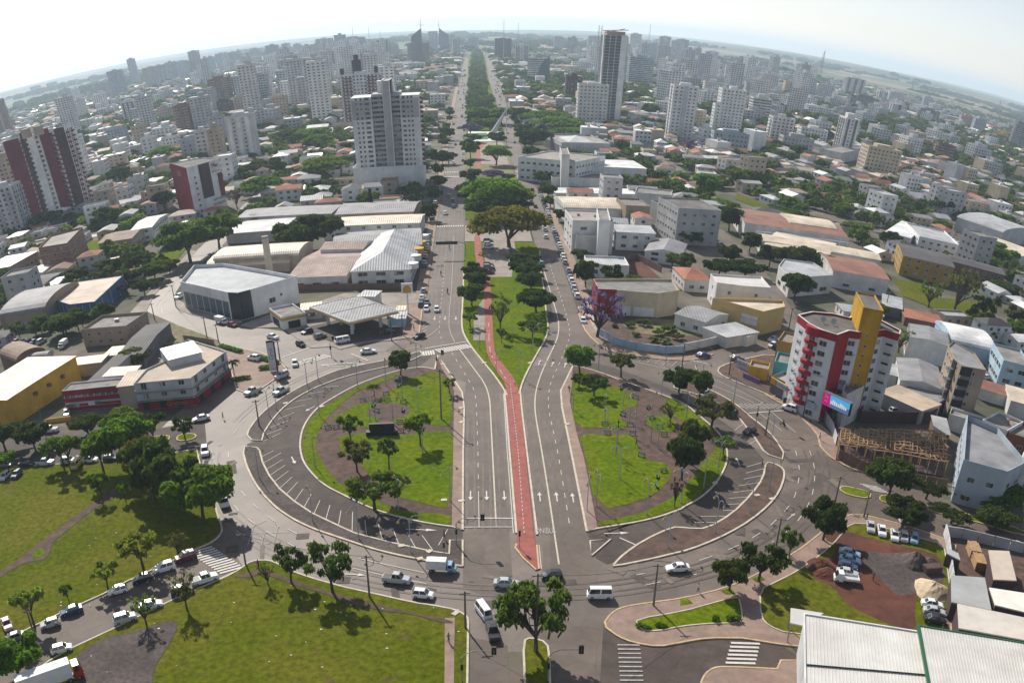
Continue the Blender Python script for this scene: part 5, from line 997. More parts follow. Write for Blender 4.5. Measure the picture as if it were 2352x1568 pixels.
for(a,d,l,ang,v) in faces_of(f):
 if v and l>12:
  for z0,z1 in ((.2,h*.20),(h*.24,h*.34),(h*.46,h*.66),(h*.80,h*1.03)):panelbox(r,a,d,-.1,l+.1,z0,z1,.2,W('red'),'red_band')
  for k in range(9):put('window',win_mesh(l/12,1.3),r,(a[0]+d[0]*l*(k+.6)/9.2-r.location[0],a[1]+d[1]*l*(k+.6)/9.2-r.location[1],h*.68),ang)
  for k,c in enumerate(('green','pink','sky')):
   b=MB();x,y=a[0]+d[0]*l*(.12+.05*k)-r.location[0],a[1]+d[1]*l*(.12+.05*k)-r.location[1];nx,ny=d[1],-d[0];b.tube((x+nx*.15,y+ny*.15,h*.28),(x+nx*.3,y+ny*.3,h*.28),.6,n=12);b.build('round_sign',W(c),r)
  panelbox(r,a,d,l*.42,l*.54,h*.24,h*.42,.3,W('white'),'shop_sign');panelbox(r,a,d,l*.54,l*.64,h*.28,h*.38,.3,W('green'),'shop_sign')
H('A2',[800,1095,905,1088,985,990,860,1010],base=(825,1255),wall='beige',roof='beige',rt='shed',rise=.4,floors=0,win=False,label='narrow beige-roofed link between red banded block and corner block',cat='building')
H('A2',[697,1032,860,1010,990,955,745,985],h=6.5,wall='lgrey',roof='cream',rt='shed',rise=.3,floors=0,win=False,label='low cream-roofed box behind the red banded block',cat='building')
H('A2',[605,1062,700,1050,870,890,780,888],h=4.5,wall='grey',roof='dark',rt='shed',rise=.3,floors=0,win=False,label='long dark shed roof behind the red banded block',cat='shed')
H('A2',[425,975,700,915,720,890,560,900],h=4.0,wall='beige',roof='cream',rt='shed',rise=.3,floors=0,win=False,label='cream carport roof behind the delivery yard',cat='carport')
H('A2',[700,890,800,880,870,825,760,835],h=4.0,wall='beige',roof='cream',rt='shed',rise=.3,floors=0,win=False,label='second cream carport roof nearer the dark shed',cat='carport')
H('A2',[835,870,960,890,1135,660,970,690],h=4.5,wall='dgrey',roof='dark',rt='gable',rise=.8,floors=0,win=False,label='dark corrugated roof right of the two-storey beige office',cat='shed')
r,f,h=H('A2',[542,728,885,700,955,618,715,622],base=(560,830),wall='tan',roof=M_FLAT,floors=2,w_=1.1,h_=.9,sp=3.2,par=.9,units=1,label='beige office with flat roof and white side wall behind the delivery yard',cat='office',name='office');mark(r,'beige flat-roofed office')
r,f,h=H('A2',[-180,1130,60,1245,390,905,200,912],base=(-150,1300),h=8,wall='yellow',roof='cream',rt='shed',rise=.4,floors=0,win=False,label='yellow warehouse with pale ribbed roof at the left edge',cat='warehouse',name='warehouse');mark(r,'yellow warehouse')
for(a,d,l,ang,v) in faces_of(f):
 if v and l>20:
  for k in range(3):b=MB();x,y=a[0]+d[0]*l*(.35+.2*k)+d[1]*.4-r.location[0],a[1]+d[1]*l*(.35+.2*k)-d[0]*.4-r.location[1];b.box(x-.6,y-.5,4.6,x+.6,y+.5,5.6);b.build('extractor',W('brown'),r)
H('A2',[-60,900,160,905,300,860,190,820],h=6,wall='brown',roof='brown',rt='vault',rise=2.5,floors=0,win=False,label='brown barrel-vaulted shed behind the yellow warehouse',cat='shed')
H('A2',[110,930,330,905,330,885,160,890],h=5.5,wall='grey',roof='grey',rt='vault',rise=1.6,floors=0,win=False,label='grey vaulted shed between brown vault and yellow warehouse',cat='shed')
H('A2',[28,620,330,575,470,430,240,445],base=(40,720),wall='tan',roof='grey',rt='vault',rise=3.4,floors=1,w_=2,h_=1.1,sp=5,label='grey arched hall with brown front wall left of the blue building',cat='hall',name='arched_hall')
r,f,h=H('A2',[470,547,642,527,835,348,520,392,372,517],base=(480,650),rect=False,wall='blue',roof='beige',floors=0,win=False,par=.25,label='blue building with broad beige roof near the bend of the side street',cat='building',name='blue_building');mark(r,'blue building with beige roof')
for(a,d,l,ang,v) in faces_of(f):
 if v and l>8:
  for k in range(3):panelbox(r,a,d,l*(.2+.28*k),l*(.2+.28*k)+.25,.2,h-.4,.12,W('sky'),'pilaster')
H('A2',[285,430,400,395,435,360,360,365],h=3.5,wall='offwhite',roof='white',rt='shed',rise=.2,floors=0,win=False,label='small bright white roof behind the blue building',cat='roof')
H('A2',[130,440,280,420,420,330,250,345],h=3.8,wall='dgrey',roof='dark',rt='gable',rise=.9,floors=0,win=False,label='dark roofed shed behind the grey arched hall',cat='shed')
r,f,h=H('A2',[262,172,455,140,560,30,345,85],base=(305,318),rect=False,wall='brick',roof=M_CONC,floors=4,w_=1.6,h_=1.3,sp=3.6,par=.9,label='unplastered brick and concrete block under construction on the left',cat='building',name='brick_block');mark(r,'unplastered brick block')
for(a,d,l,ang,v) in faces_of(f):
 if v:
  for k in range(1,5):panelbox(r,a,d,-.05,l+.05,h*k/4-.5,h*k/4-.1,.12,W('tan'),'concrete_band')
H('A2',[-80,300,75,290,180,212,40,215],base=(-80,370),wall='beige',roof='bright',rt='shed',rise=.5,floors=1,label='beige workshop with bright white roof at the left edge',cat='workshop')
H('A2',[740,105,925,100,905,45,770,50],base=(745,180),wall='beige',roof='brown',rt='gable',rise=1.6,floors=1,label='brown-roofed house with a white fence beside the green plot',cat='house',name='house')
H('A2',[912,32,1045,20,1090,-60,990,-50],base=(935,120),wall='white',roof='lgrey',rt='gable',rise=1.2,floors=2,label='white two storey house beside the brown-roofed house',cat='house',name='house')
H('A2',[690,285,800,240,860,218,760,230],h=3.2,wall='beige',roof='cream',rt='shed',rise=.3,floors=0,win=False,label='small cream roof in the garden behind the dark hedge',cat='shed')
r,f,h=H('B1',[1452,978,1776,972,1700,916,1450,916],base=(1455,1058),wall='lgrey',roof=M_CONC,floors=0,win=False,par=1.2,label='square grey ribbed exhibition hall with a glazed roof pyramid beside the square',cat='hall',name='exhibition_hall');mark(r,'square grey exhibition hall')
for(a,d,l,ang,v) in faces_of(f):
 if v:
  n=int(l/2.2)
  for k in range(n):panelbox(r,a,d,l*(k+.35)/n,l*(k+.35)/n+.5,.2,h-1.5,.3,W('grey'),'rib')
b=MB();q=[(p[0]-r.location[0],p[1]-r.location[1]) for p in f];ap=(0,0,h+3.2)
for i in range(4):b.face([(q[i][0]*.55,q[i][1]*.55,h+.05),(q[(i+1)%4][0]*.55,q[(i+1)%4][1]*.55,h+.05),ap])
b.build('roof_pyramid',W('lgrey'),r)
H('B1',[1385,1065,1640,1115,1600,1060,1400,1010],h=13,wall='white',roof=M_CONC,floors=3,w_=1.8,units=2,label='white block with a roof tower and purple panels right of the avenue',cat='building')
H('B1',[1492,1050,1545,1050,1540,1000,1495,1000],h=19,wall='offwhite',floors=0,win=False,label='pale lift tower on the roof behind the white block with purple panels',cat='building',name='lift_tower')
H('B1',[1425,1208,1772,1210,1745,1160,1400,1150],base=(1430,1262),wall='white',roof=M_FLAT,floors=0,win=False,units=3,label='white flat-roofed block with blank front right of the avenue',cat='building')
H('B1',[1442,1302,2000,1312,1960,1275,1440,1278],base=(1445,1330),wall='white',roof='bright',rt='shed',rise=.4,floors=0,win=False,label='very long bright white roof right of the avenue',cat='building')
H('B1',[1500,1415,1925,1422,1860,1345,1475,1345],base=(1510,1495),wall='white',roof='cream',rt='vault',rise=2.5,floors=0,win=False,label='white hall with a low cream vaulted roof right of the avenue',cat='hall')
H('B1',[1555,1500,1830,1502,1800,1430,1545,1430],h=13,wall='white',roof=M_CONC,floors=3,w_=2.4,sp=7,units=2,label='tall white block with boxy roof house right of the avenue',cat='building')
H('B1',[1745,1495,1820,1497,1815,1420,1740,1418],h=16,wall='white',floors=0,win=False,label='square white roof house on the tall white block right of the avenue',cat='building',name='roof_house')
H('B1',[2190,1410,2305,1408,2190,1365,2120,1362],base=(2190,1530),wall='lgrey',roof=M_FLATD,floors=0,win=False,label='grey windowless block with ribbed beige side behind the white office',cat='building')
H('C1',[-60,1425,212,1412,140,1350,-40,1350],h=15.5,wall='grey',roof=M_FLATD,floors=4,label='tall grey and ochre block behind the rusted warehouse',cat='building')
H('B1',[1650,1130,2045,1130,1990,1090,1640,1075],h=9,wall='white',roof='bright',rt='shed',rise=.3,floors=0,win=False,label='long white roof right of the exhibition hall',cat='building')
H('B1',[1680,1195,1898,1190,1860,1155,1660,1155],base=(1680,1240),wall='lgrey',roof='lgrey',rt='shed',rise=.3,floors=2,label='pale grey block right of the blank white block',cat='building')
H('B1',[1920,1400,2060,1395,2040,1350,1900,1350],h=9,wall='tan',roof=M_FLAT,floors=0,win=False,label='tan flat roof between the vaulted hall and the grey windowless block',cat='building')
H('B1',[2000,1300,2280,1340,2200,1290,2010,1270],h=8,wall='offwhite',roof=M_FLAT,floors=1,label='off-white long block right of the very long bright roof',cat='building')
r,f,h=H('B2',[1592,92,1792,96,1770,48,1575,42],base=(1600,215),wall='offwhite',roof=M_FLATD,floors=0,win=False,par=1.,label='square white block with dark sunken roof nearest the right avenue',cat='building')
H('B2',[1842,52,2128,62,2090,15,1870,10],base=(1848,175),wall='white',roof='lgrey',rt='shed',rise=.4,floors=2,w_=1.8,h_=1.2,sp=4.,label='white office with two rows of windows and a small red sign',cat='office',name='office');MARKS.append(('white two-row office',f[0][0]+4,f[0][1]-40))
H('B2',[2052,175,2320,215,2330,130,2120,110],base=(2060,250),wall='white',roof='grey',rt='gabley',rise=1.6,floors=2,w_=2.6,h_=1.1,sp=5,label='white house with grey pitched roof and long balcony',cat='house',name='house')
H('B2',[1792,288,1955,292,1920,232,1650,222,1665,262],base=(1798,372),rect=False,wall='white',roof='lgrey',floors=1,w_=2.2,h_=1.6,sp=7,label='white cube building with grey roof beside the avenue trees',cat='building')
r,f,h=H('B2',[1712,385,1745,455,1870,460,1985,470,2150,482,2288,462,2240,385],base=(1720,480),h=7.5,rect=False,wall='cream',roof=mat('workshop_roof',(.22,.215,.20),.85,.2,.4,col2=(.17,.165,.155),big=.12),floors=0,win=False,par=.8,label='weathered cream workshop with one red end wall above the vacant plot',cat='workshop',name='workshop');mark(r,'cream and red workshop')
fs=[q for q in faces_of(f) if q[4]];fs.sort(key=lambda q:pix(q[0][0]+q[1][0]*q[2]/2,q[0][1]+q[1][1]*q[2]/2,h)[0])
for q in fs[:2]:panelbox(r,q[0],q[1],0,q[2],.2,h+.85,.15,W('red'),'red_wall')
for q in fs[2:4]:panelbox(r,q[0],q[1],q[2]*.05,q[2]*.9,.3,3.2,.2,W('white'),'shutter_door')
H('C2',[-5,372,195,378,110,290,5,300],h=4.6,wall='offwhite',roof='tile',rt='hip',rise=2.2,floors=1,label='white house with orange-red hip tiled roof',cat='house',name='house')
H('C2',[205,345,250,405,430,428,612,440,548,365,395,358],base=(190,530),h=8.5,rect=False,wall='white',roof=mat('pale_roof',(.55,.53,.50),.7,.1,.3),floors=2,w_=1.0,h_=1.1,sp=6,par=.6,label='modern white house with flat roofs above the yellow building',cat='house',name='house')
r,f,h=H('C2',[218,515,560,608,708,574,690,530],base=(222,580),h=7,rect=False,wall='yellow' if False else 'cream',roof='cream',floors=0,win=False,par=.9,wmat=mat('pale_yellow_wall',(.58,.42,.16),.8,.08,.3),label='pale yellow shop with a wedge-shaped white roof at the street fork',cat='shop',name='shop');mark(r,'pale yellow shop')
for q in faces_of(f):
 if q[4] and q[2]>15:panelbox(r,q[0],q[1],q[2]*.6,q[2]*.92,2.5,5.5,.12,W('white'),'shop_sign');words('AUTO CENTER',(q[0][0]+q[1][0]*q[2]*.76+q[1][1]*.16-r.location[0],q[0][1]+q[1][1]*q[2]*.76-q[1][0]*.16-r.location[1],4.2),q[3],.9,W('grey'),parent=r,rx=pi/2,name='lettering')
H('C2',[-20,600,165,668,330,605,120,558],h=4.5,wall='offwhite',roof='grey',rt='gable',rise=1.2,floors=1,label='grey-roofed white house between vacant plot and pale yellow shop',cat='house',name='house')
H('C2',[180,700,320,770,500,730,380,665],h=3.6,wall='offwhite',roof='lgrey',rt='shed',rise=.3,floors=0,win=False,label='low flat building with three white garage doors by the vacant plot',cat='garage',name='garage')
H('C2',[395,735,460,765,505,735,440,710],h=3.4,wall='white',roof='grey',rt='shed',rise=.2,floors=0,win=False,label='small garage right of the low flat garage',cat='garage',name='garage')
H('C2',[665,290,745,372,1035,352,900,268,700,242],base=(670,350),h=7,rect=False,wall='offwhite',roof='lgrey',floors=1,w_=4,h_=1.6,sp=6,par=.5,label='pale angular building with wide eaves beside the side street',cat='building')
H('C2',[530,130,905,195,1130,130,700,80],h=6,wall='offwhite',roof='cream',rt='gable',rise=.8,floors=0,win=False,label='cream sawtooth warehouse roof in the middle of the warehouse row',cat='warehouse')
def long_shed(c,h,wall,roof,lab,fl=0,rise=1.2,rt='gable',rect=None,extra=None):
 return H('C2',c,h=h,wall=wall,roof=roof,rt=rt,rise=rise,floors=fl,win=bool(fl),w_=2.6,h_=1.0,sp=9,label=lab,cat='warehouse',name='warehouse',rect=rect)
long_shed([430,2,1075,66,1060,-10,390,-110],8,'offwhite','rust','long warehouse with rust red and cream ribbed roof, farthest of the row',1)
H('C1',[690,1500,1075,1560,950,1478,740,1462],h=8.6,wall='offwhite',roof='cream',rt='vault',rise=1.6,floors=0,win=False,label='cream vaulted roof at the right end of the farthest warehouse',cat='warehouse')
long_shed([530,110,1345,240,1320,190,560,70],6.5,'offwhite','cream','long cream-roofed warehouse, middle of the row with an open concrete frame')
r,f,h=long_shed([1010,300,1420,385,1300,245,980,212],7,'offwhite','rust','white-walled warehouse with rust stained roof, nearest of the row',1,1.0);mark(r,'rust-stained warehouse')
r=empty('open_concrete_frame',(*gp('C2',900,60,z=0)[0],0));ox,oy=r.location[0],r.location[1]
A_,B_=gp('C2',520,50,1140,130,z=6);
for k in range(12):
 x,y=A_[0]+(B_[0]-A_[0])*k/11-ox,A_[1]+(B_[1]-A_[1])*k/11-oy;b=MB();b.box(x-.25,y-.25,0,x+.25,y+.25,6);b.build('column',W('lgrey'),r)
b=MB();b.tube((A_[0]-ox,A_[1]-oy,6),(B_[0]-ox,B_[1]-oy,6),.35,n=4);b.tube((A_[0]-ox,A_[1]-oy,3.2),(B_[0]-ox,B_[1]-oy,3.2),.2,n=4);b.build('beam',W('lgrey'),r);tag(r,'long open row of pale concrete columns between the two warehouses','frame')
r,f,h=H('C2',[1470,215,1810,270,1820,205,1520,140],base=(1470,300),h=9,wall='ochre',roof='dark',rt='gable',rise=.8,floors=3,w_=1.4,h_=1.2,sp=4.2,label='ochre three storey school block with gable ends behind the green field',cat='school block',name='school_block');mark(r,'ochre school block')
H('C2',[1820,255,2170,330,2180,300,1840,210],h=7,wall='brown',roof='dark',rt='gable',rise=.8,floors=2,label='dark roofed wing to the right of the ochre school block',cat='building')
H('C2',[1445,60,1580,105,1600,15,1480,-30],h=6,wall='white',roof='bright',rt='shed',rise=.4,floors=0,win=False,label='bright white roof left of the white office above the ochre school',cat='building')
H('C2',[1580,100,1812,112,1815,62,1600,10],h=7,wall='white',roof='lgrey',floors=2,label='white two storey office behind the ochre school block',cat='office')
H('C2',[1955,90,2325,230,2400,190,2060,60],h=6,wall='offwhite',roof='cream',rt='gable',rise=1,floors=0,win=False,label='long white roofed warehouse by the right edge near a row of cars',cat='warehouse')
H('C2',[2060,-10,2240,95,2180,-10,2090,-60],h=9,wall='lgrey',roof='lgrey',rt='vault',rise=3,floors=0,win=False,label='pale arched hall at the upper right behind the long warehouse',cat='hall')
H('C2',[1505,630,1765,670,1750,620,1510,575],h=3.2,wall='brown',roof='tile',rt='shed',rise=.3,floors=0,win=False,label='long salmon tiled lean-to behind the hotel',cat='shed')
H('C2',[1370,540,1500,580,1495,500,1370,480],h=4,wall='dgrey',roof='lgrey',rt='shed',rise=.3,floors=0,win=False,label='small striped shed right of the ochre stair tower',cat='shed')
r,f,h=H('C2',[1575,762,1822,832,1812,740,1525,665],base=(1500,850),h=7.2,wall='white',roof='grey',rt='gabley',rise=.8,floors=0,win=False,label='white hotel with dark fascia, tapered pillars and a lettered name',cat='hotel',name='hotel');mark(r,'white hotel')
for q in faces_of(f):
 if q[4] and q[2]>14:
  a,d,l,ang,v=q;panelbox(r,a,d,0,l,h-1.8,h+.1,.2,M_BLACK,'dark_fascia');ox,oy=r.location[0],r.location[1]
  words('Batista Hotel',(a[0]+d[0]*l*.45+d[1]*.3-ox,a[1]+d[1]*l*.45-d[0]*.3-oy,h-.8),ang,1.9,W('white'),parent=r,rx=pi/2,name='lettering',ext=.05)
  for s_ in (.08,.16,.3,.38,.52,.60,.68):panelbox(r,a,d,l*s_,l*s_+l*.045,.8,h-2.2,.05,M_GLASS,'tall_window')
H('C2',[1800,800,2075,835,2020,720,1790,690],h=5.5,wall='sky',roof='bright',rt='vault',rise=2.6,floors=0,win=False,label='white arched sports hall roof behind the dark four storey block',cat='hall')
H('C2',[1480,1050,1755,1115,1755,960,1480,915],h=5.2,wall='offwhite',roof='grey',rt='gabley',rise=1.2,floors=0,win=False,label='grey gabled hall behind the white, red and ochre block',cat='hall')
H('C2',[1370,1140,1660,1270,1700,1220,1480,1080],h=4.2,wall='grey',roof='beige',rt='shed',rise=.4,floors=0,win=False,label='wedge of pale beige roof right of the white, red and ochre block',cat='carport')
H('C2',[1410,1010,1470,1030,1480,960,1420,950],h=4,wall='grey',roof='lgrey',rt='shed',rise=.3,floors=0,win=False,label='small grey roof beside the grey gabled hall',cat='shed')
H('C2',[1540,1110,1770,1230,1760,1150,1600,1080],h=3.8,wall='grey',roof='grey',rt='shed',rise=.3,floors=0,win=False,label='dark grey lean-to between grey hall and dark four storey block',cat='shed')
r,f,h=H('C2',[1850,915,1900,965,2068,995,1990,880,1850,800,1810,830],base=(1885,1245),h=15.5,rect=False,wall='tan',roof=RF('grey'),floors=5,w_=1.4,h_=1.2,sp=3.2,par=.4,label='narrow four storey block with black front and dark balconies',cat='apartment block',name='apartment_block');mark(r,'black-fronted four storey block')
fs=[q for q in faces_of(f) if q[4]];fs.sort(key=lambda q:pix(q[0][0]+q[1][0]*q[2]/2,q[0][1]+q[1][1]*q[2]/2,h)[0])
for q in fs:
 mx_=pix(q[0][0]+q[1][0]*q[2]/2,q[0][1]+q[1][1]*q[2]/2,h)[0]
 if mx_>2190:
  panelbox(r,q[0],q[1],0,q[2]*.45,.3,h+.1,.25,M_BLACK,'black_front')
  for k in range(1,5):panelbox(r,q[0],q[1],0,q[2]*.4,h*k/5,h*k/5+.9,1.2,W('dgrey'),'balcony')
H('C2',[2175,935,2325,960,2330,860,2140,830],h=8,wall='sky',roof=M_FLAT,floors=2,w_=2.4,h_=1.4,sp=3.4,label='pale blue glazed building at the right edge',cat='building')
H('C2',[2025,1100,2220,1170,2210,1100,2040,1060],h=3.6,wall='white',roof='rust',rt='shed',rise=.3,floors=0,win=False,label='rusty corrugated roof right of the black-fronted block',cat='shed')
H('C2',[2230,1180,2400,1240,2400,1130,2220,1110],h=5,wall='offwhite',roof='cream',rt='shed',rise=.3,floors=0,win=False,label='cream flat roof at the right edge below the blue glazed building',cat='building')
H('C2',[2060,1340,2200,1410,2320,1350,2140,1270],h=5,wall='white',roof=M_FLAT,floors=1,label='white and brick house with grey roof right of the timber frame',cat='house',name='house')
H('C2',[2200,1420,2400,1480,2400,1380,2230,1340],h=4.5,wall='rust',roof=M_FLAT,floors=1,label='brick red house at the right edge',cat='house',name='house')
H('C2',[1800,1290,2060,1370,2070,1320,1850,1260],h=4.0,wall='offwhite',roof=M_FLAT,floors=0,win=False,label='long flat roof behind the timber frame',cat='building')
H('C2',[1720,1400,1810,1420,1800,1315,1716,1310],h=4.2,wall='brown',roof='lgrey',rt='shed',rise=.3,floors=0,win=False,label='small square metal roof at the back corner of the timber frame',cat='shed')
r,f,h=H('C3',[1905,95,2200,175,2330,110,2140,-120,1930,-210],base=(1900,225),h=9.5,rect=False,wall='bluegrey',roof=RF('grey'),floors=2,w_=1.8,h_=1.2,sp=4.,par=1.4,label='curved blue grey building with sheet roof right of the timber frame',cat='building',name='curved_building');mark(r,'curved blue grey building')
H('C3',[2290,150,2420,190,2440,60,2325,30],h=8,wall='offwhite',roof=M_FLAT,floors=2,label='off-white building cut by the right edge beside the curved grey one',cat='building')
A_,B_,C_,D_=gp('C2',1085,1390,1700,1400)+gp('C3',1830,110,1080,-10);A_,B_,C_,D_=[G(*p,4.2) for p in (t('C2',1090,1385)[0],t('C2',1800,1400)[0],t('C3',1810,75)[0],t('C3',1075,-45)[0])]
r=empty('timber_frame',((A_[0]+C_[0])/2,(A_[1]+C_[1])/2,0));ox,oy=r.location[0],r.location[1]
def bl(s,q):return (A_[0]*(1-s)*(1-q)+B_[0]*s*(1-q)+C_[0]*s*q+D_[0]*(1-s)*q-ox,A_[1]*(1-s)*(1-q)+B_[1]*s*(1-q)+C_[1]*s*q+D_[1]*(1-s)*q-oy)
for j in range(9):
 for i in range(12):
  if R.random()<.85:b=MB();p,q=bl(i/12,j/8),bl((i+1)/12,j/8+R.uniform(-.01,.01));b.tube((*p,4.2+R.uniform(-.1,.1)),(*q,4.2+R.uniform(-.1,.1)),.16,n=4);b.build('beam',M_TIMBER,r)
for i in range(0,25):
 if R.random()<.8:b=MB();p,q=bl(i/24,R.random()*.2),bl(i/24,1-R.random()*.3);b.tube((*p,4.4),(*q,4.4),.09,n=4);b.build('joist',M_TIMBER,r)
for i in range(13):
 for j in range(5):b=MB();p=bl(i/12,j/4);b.tube((*p,0),(*p,4.2),.11,n=4);b.build('prop',M_TIMBER,r)
mb=MB()
for k in range(240):
 s,q=R.random(),R.random();p=bl(s,q);an=R.random()*pi;l_=R.uniform(.5,1.6);mb.tube((p[0]-cos(an)*l_,p[1]-sin(an)*l_,4.5),(p[0]+cos(an)*l_,p[1]+sin(an)*l_,4.5),.06,n=4)
mb.build('loose_planks',M_TIMBER,r)['kind']='stuff'
b=MB();b.prism([bl(0,0),bl(1,0),bl(1,1),bl(0,1)],.02,.5);b.build('slab',W('dbrown'),r);tag(r,'open timber formwork of a building site beside the roundabout','building site');mark(r,'timber formwork');OCC.append([A_,B_,C_,D_])
def wall(tile,pts,h,th,m,label,cat='wall',name='boundary_wall',px_=None):
 P=[G(u,v) for u,v in t(tile,*pts)];c=P[0];r=empty(name,(*c,0));b=MB();Q=[(p[0]-c[0],p[1]-c[1]) for p in P]
 if px_:
  for i in range(len(Q)-1):
   l=hypot(Q[i+1][0]-Q[i][0],Q[i+1][1]-Q[i][1]);n=max(1,int(l/px_));
   for k in range(n):
    a,e=k/n+.008,(k+1)/n-.008;b=MB();ribbon(b,[(Q[i][0]+(Q[i+1][0]-Q[i][0])*a,Q[i][1]+(Q[i+1][1]-Q[i][1])*a),(Q[i][0]+(Q[i+1][0]-Q[i][0])*e,Q[i][1]+(Q[i+1][1]-Q[i][1])*e)],th,0,h+R.uniform(-.03,.03));b.build('panel',m,r)
 else:ribbon(b,Q,th,0,h);b.build('wall',m,r)
 tag(r,label,cat,pos=c);return r
wall('B2',[1715,660,1740,745,1850,815,2000,855,2200,880,2330,872],2.4,.25,W('sky'),'pale blue curved panel wall round the vacant plot',px_=3)
wall('C2',[0,868,120,845,380,785],2.6,.25,W('white'),'white wall continuing the vacant plot fence to the right',px_=4)
wall('B2',[1665,560,1690,620,1720,680],2.2,.25,W('white'),'short white wall by the purple tree')
wall('C2',[1130,1255,1215,1345,1700,1350,1740,1290],3.4,.3,W('dbrown'),'dark boundary wall between the red banded block and the timber frame')
wall('C2',[930,1260,1020,1400,1050,1500],2.6,.12,W('lgrey'),'light metal hoarding along the pavement below the billboard','hoarding','hoarding',2.4)
wall('C3',[1055,-60,1065,60,1260,150,1420,200,1800,260],2.6,.12,W('brown'),'brown hoarding in front of the timber frame','hoarding','hoarding',2.4)
wall('C3',[1782,560,1800,640,1830,900,1880,1215],2.4,.25,W('lgrey'),'pale wall between the red earth lot and the sheds','wall',px_=3)
wall('C3',[1785,575,1900,590,2320,690,2500,720],2.4,.25,W('grey'),'grey wall along the street behind the sheds','wall',px_=3)
wall('B2',[1955,250,2010,245,2170,330],2.6,.2,W('brown'),'brown wall behind the red earth garden')
wall('A2',[315,1345,485,1325],1.2,.25,W('yellow'),'low yellow wall at the delivery yard entrance')
wall('B2',[-300,445,80,440,500,440],2.,.25,W('brown'),'low brown wall behind the filling station')
wall('A2',[30,700,350,655],2.2,.1,W('grey'),'metal fence in front of the grey arched hall','fence','fence',2.2)
wall('A2',[1240,780,1370,800,1450,815],1.6,.1,W('tan'),'low rail fence beside the corner block','fence','fence',1.6)
def sheetroof(tile,pts,hz,name,label,m,green=False,wallm=None,ribs=True):
 P=[(*G(u,v,z),z) for(u,v),z in zip(t(tile,*pts),hz)];cx,cy=sum(p[0] for p in P)/4,sum(p[1] for p in P)/4
 r=empty(name,(cx,cy,0));Q=[Vector((p[0]-cx,p[1]-cy,p[2])) for p in P]
 b=MB();b.face(Q);b.face([q-Vector((0,0,.25)) for q in Q][::-1])
 for i in range(4):b.face([Q[i]-Vector((0,0,.25)),Q[(i+1)%4]-Vector((0,0,.25)),Q[(i+1)%4],Q[i]])
 b.build('roof',m,r)
 F=[(q.x*.985,q.y*.985) for q in Q];b=MB();k=len(F)
 if 'canopy' in name:
  for x,y in F:b=MB();b.tube((x*.93,y*.93,0),(x*.93,y*.93,hz[0]-.3),.12);b.build('post',M_METAL,r)
  tag(r,label,'canopy');return r,Q
 for i in range(4):
  j=(i+1)%4;b.face([(*F[i],0),(*F[j],0),(*F[j],hz[j]-.3),(*F[i],hz[i]-.3)])
 b.build('wall',wallm or W('lgrey'),r)
 if ribs:
  mb=MB();n=int((Q[1]-Q[0]).length/.55)
  for i in range(n):
   s=(i+.5)/n;p,q=Q[0].lerp(Q[1],s),Q[3].lerp(Q[2],s);mb.tube(p+Vector((0,0,.02)),q+Vector((0,0,.02)),.07,n=3,cap=False)
  mb.build('ribs',m,r)['kind']='stuff'
 tag(r,label,'hangar' if 'hangar' in name else 'shed');OCC.append([(p[0],p[1]) for p in P]);return r,Q
M_BR=mat('white_sheet_metal',(.66,.65,.61),.42,.07,.3,.1,.5,col2=(.58,.56,.52),big=.08)
r,Q=sheetroof('C3',[838,1105,1608,1225,1720,1850,850,1850],(7.5,7.5,7.5,7.5),'hangar','large white ribbed hangar roof at the bottom right, left half',M_BR);MARKS.append(('white hangar',r.location[0]-15,r.location[1]+25))
b=MB();b.tube(Q[0]+Vector((0,0,.1)),Q[3]+Vector((0,0,.1)),.2,n=4);b.tube(Q[0]+Vector((0,0,.1)),Q[1]+Vector((0,0,.1)),.2,n=4);b.build('edge_flashing',W('white'),r)
b=MB();b.tube(Q[0].lerp(Q[3],.5)+Vector((0,0,.15)),Q[1].lerp(Q[2],.5)+Vector((0,0,.15)),.12,n=4);b.build('roof_seam',M_BLACK,r)
r,Q=sheetroof('C3',[1612,1182,2600,1345,2700,1850,1735,1850],(9.0,9.0,8.0,8.0),'hangar','white ribbed hangar roof with green edge at the bottom right corner',M_BR)
b=MB();G_=mat('green_trim',(.02,.12,.05),.5,.05);b.tube(Q[0]+Vector((-.1,0,0)),Q[3]+Vector((-.1,0,0)),.32,n=4);b.tube(Q[0],Q[1],.2,n=4);b.build('green_trim',G_,r)
sheetroof('C3',[745,1160,835,1180,970,1095,748,1060],(4,4,4,4),'canopy_shed','small white ribbed canopy beside the hangar',M_BR)
for a_ in (([1835,1020,2105,1075,2060,855,1832,840],4,'grey flat sheet roof nearest the gravel lot',mat('pale_grey_sheet',(.36,.37,.36),.6,.1,.3)),([1885,1195,2400,1290,2400,1140,1875,1030],4.6,'cream sheet roof below the grey shed',mat('cream_sheet',(.58,.54,.47),.6,.1,.3)),([2130,1040,2420,1110,2400,970,2090,922],4,'white tilted sheet roof right of the grey shed',mat('bright_sheet',(.75,.72,.65),.6,.08,.3)),([2120,868,2275,875,2225,675,2085,670],4,'cream narrow sheet roof right of the lumber stacks',mat('beige_sheet',(.55,.47,.38),.6,.1,.3)),([1800,690,1895,738,1880,690,1810,655],3,'small tilted grey shed roof by the pale wall',mat('pale_grey_sheet2',(.40,.40,.40),.6,.1,.3))):
 sheetroof('C3',a_[0],(a_[1],)*4,'yard_shed',a_[2],a_[3],wallm=W('dbrown'),ribs=False)
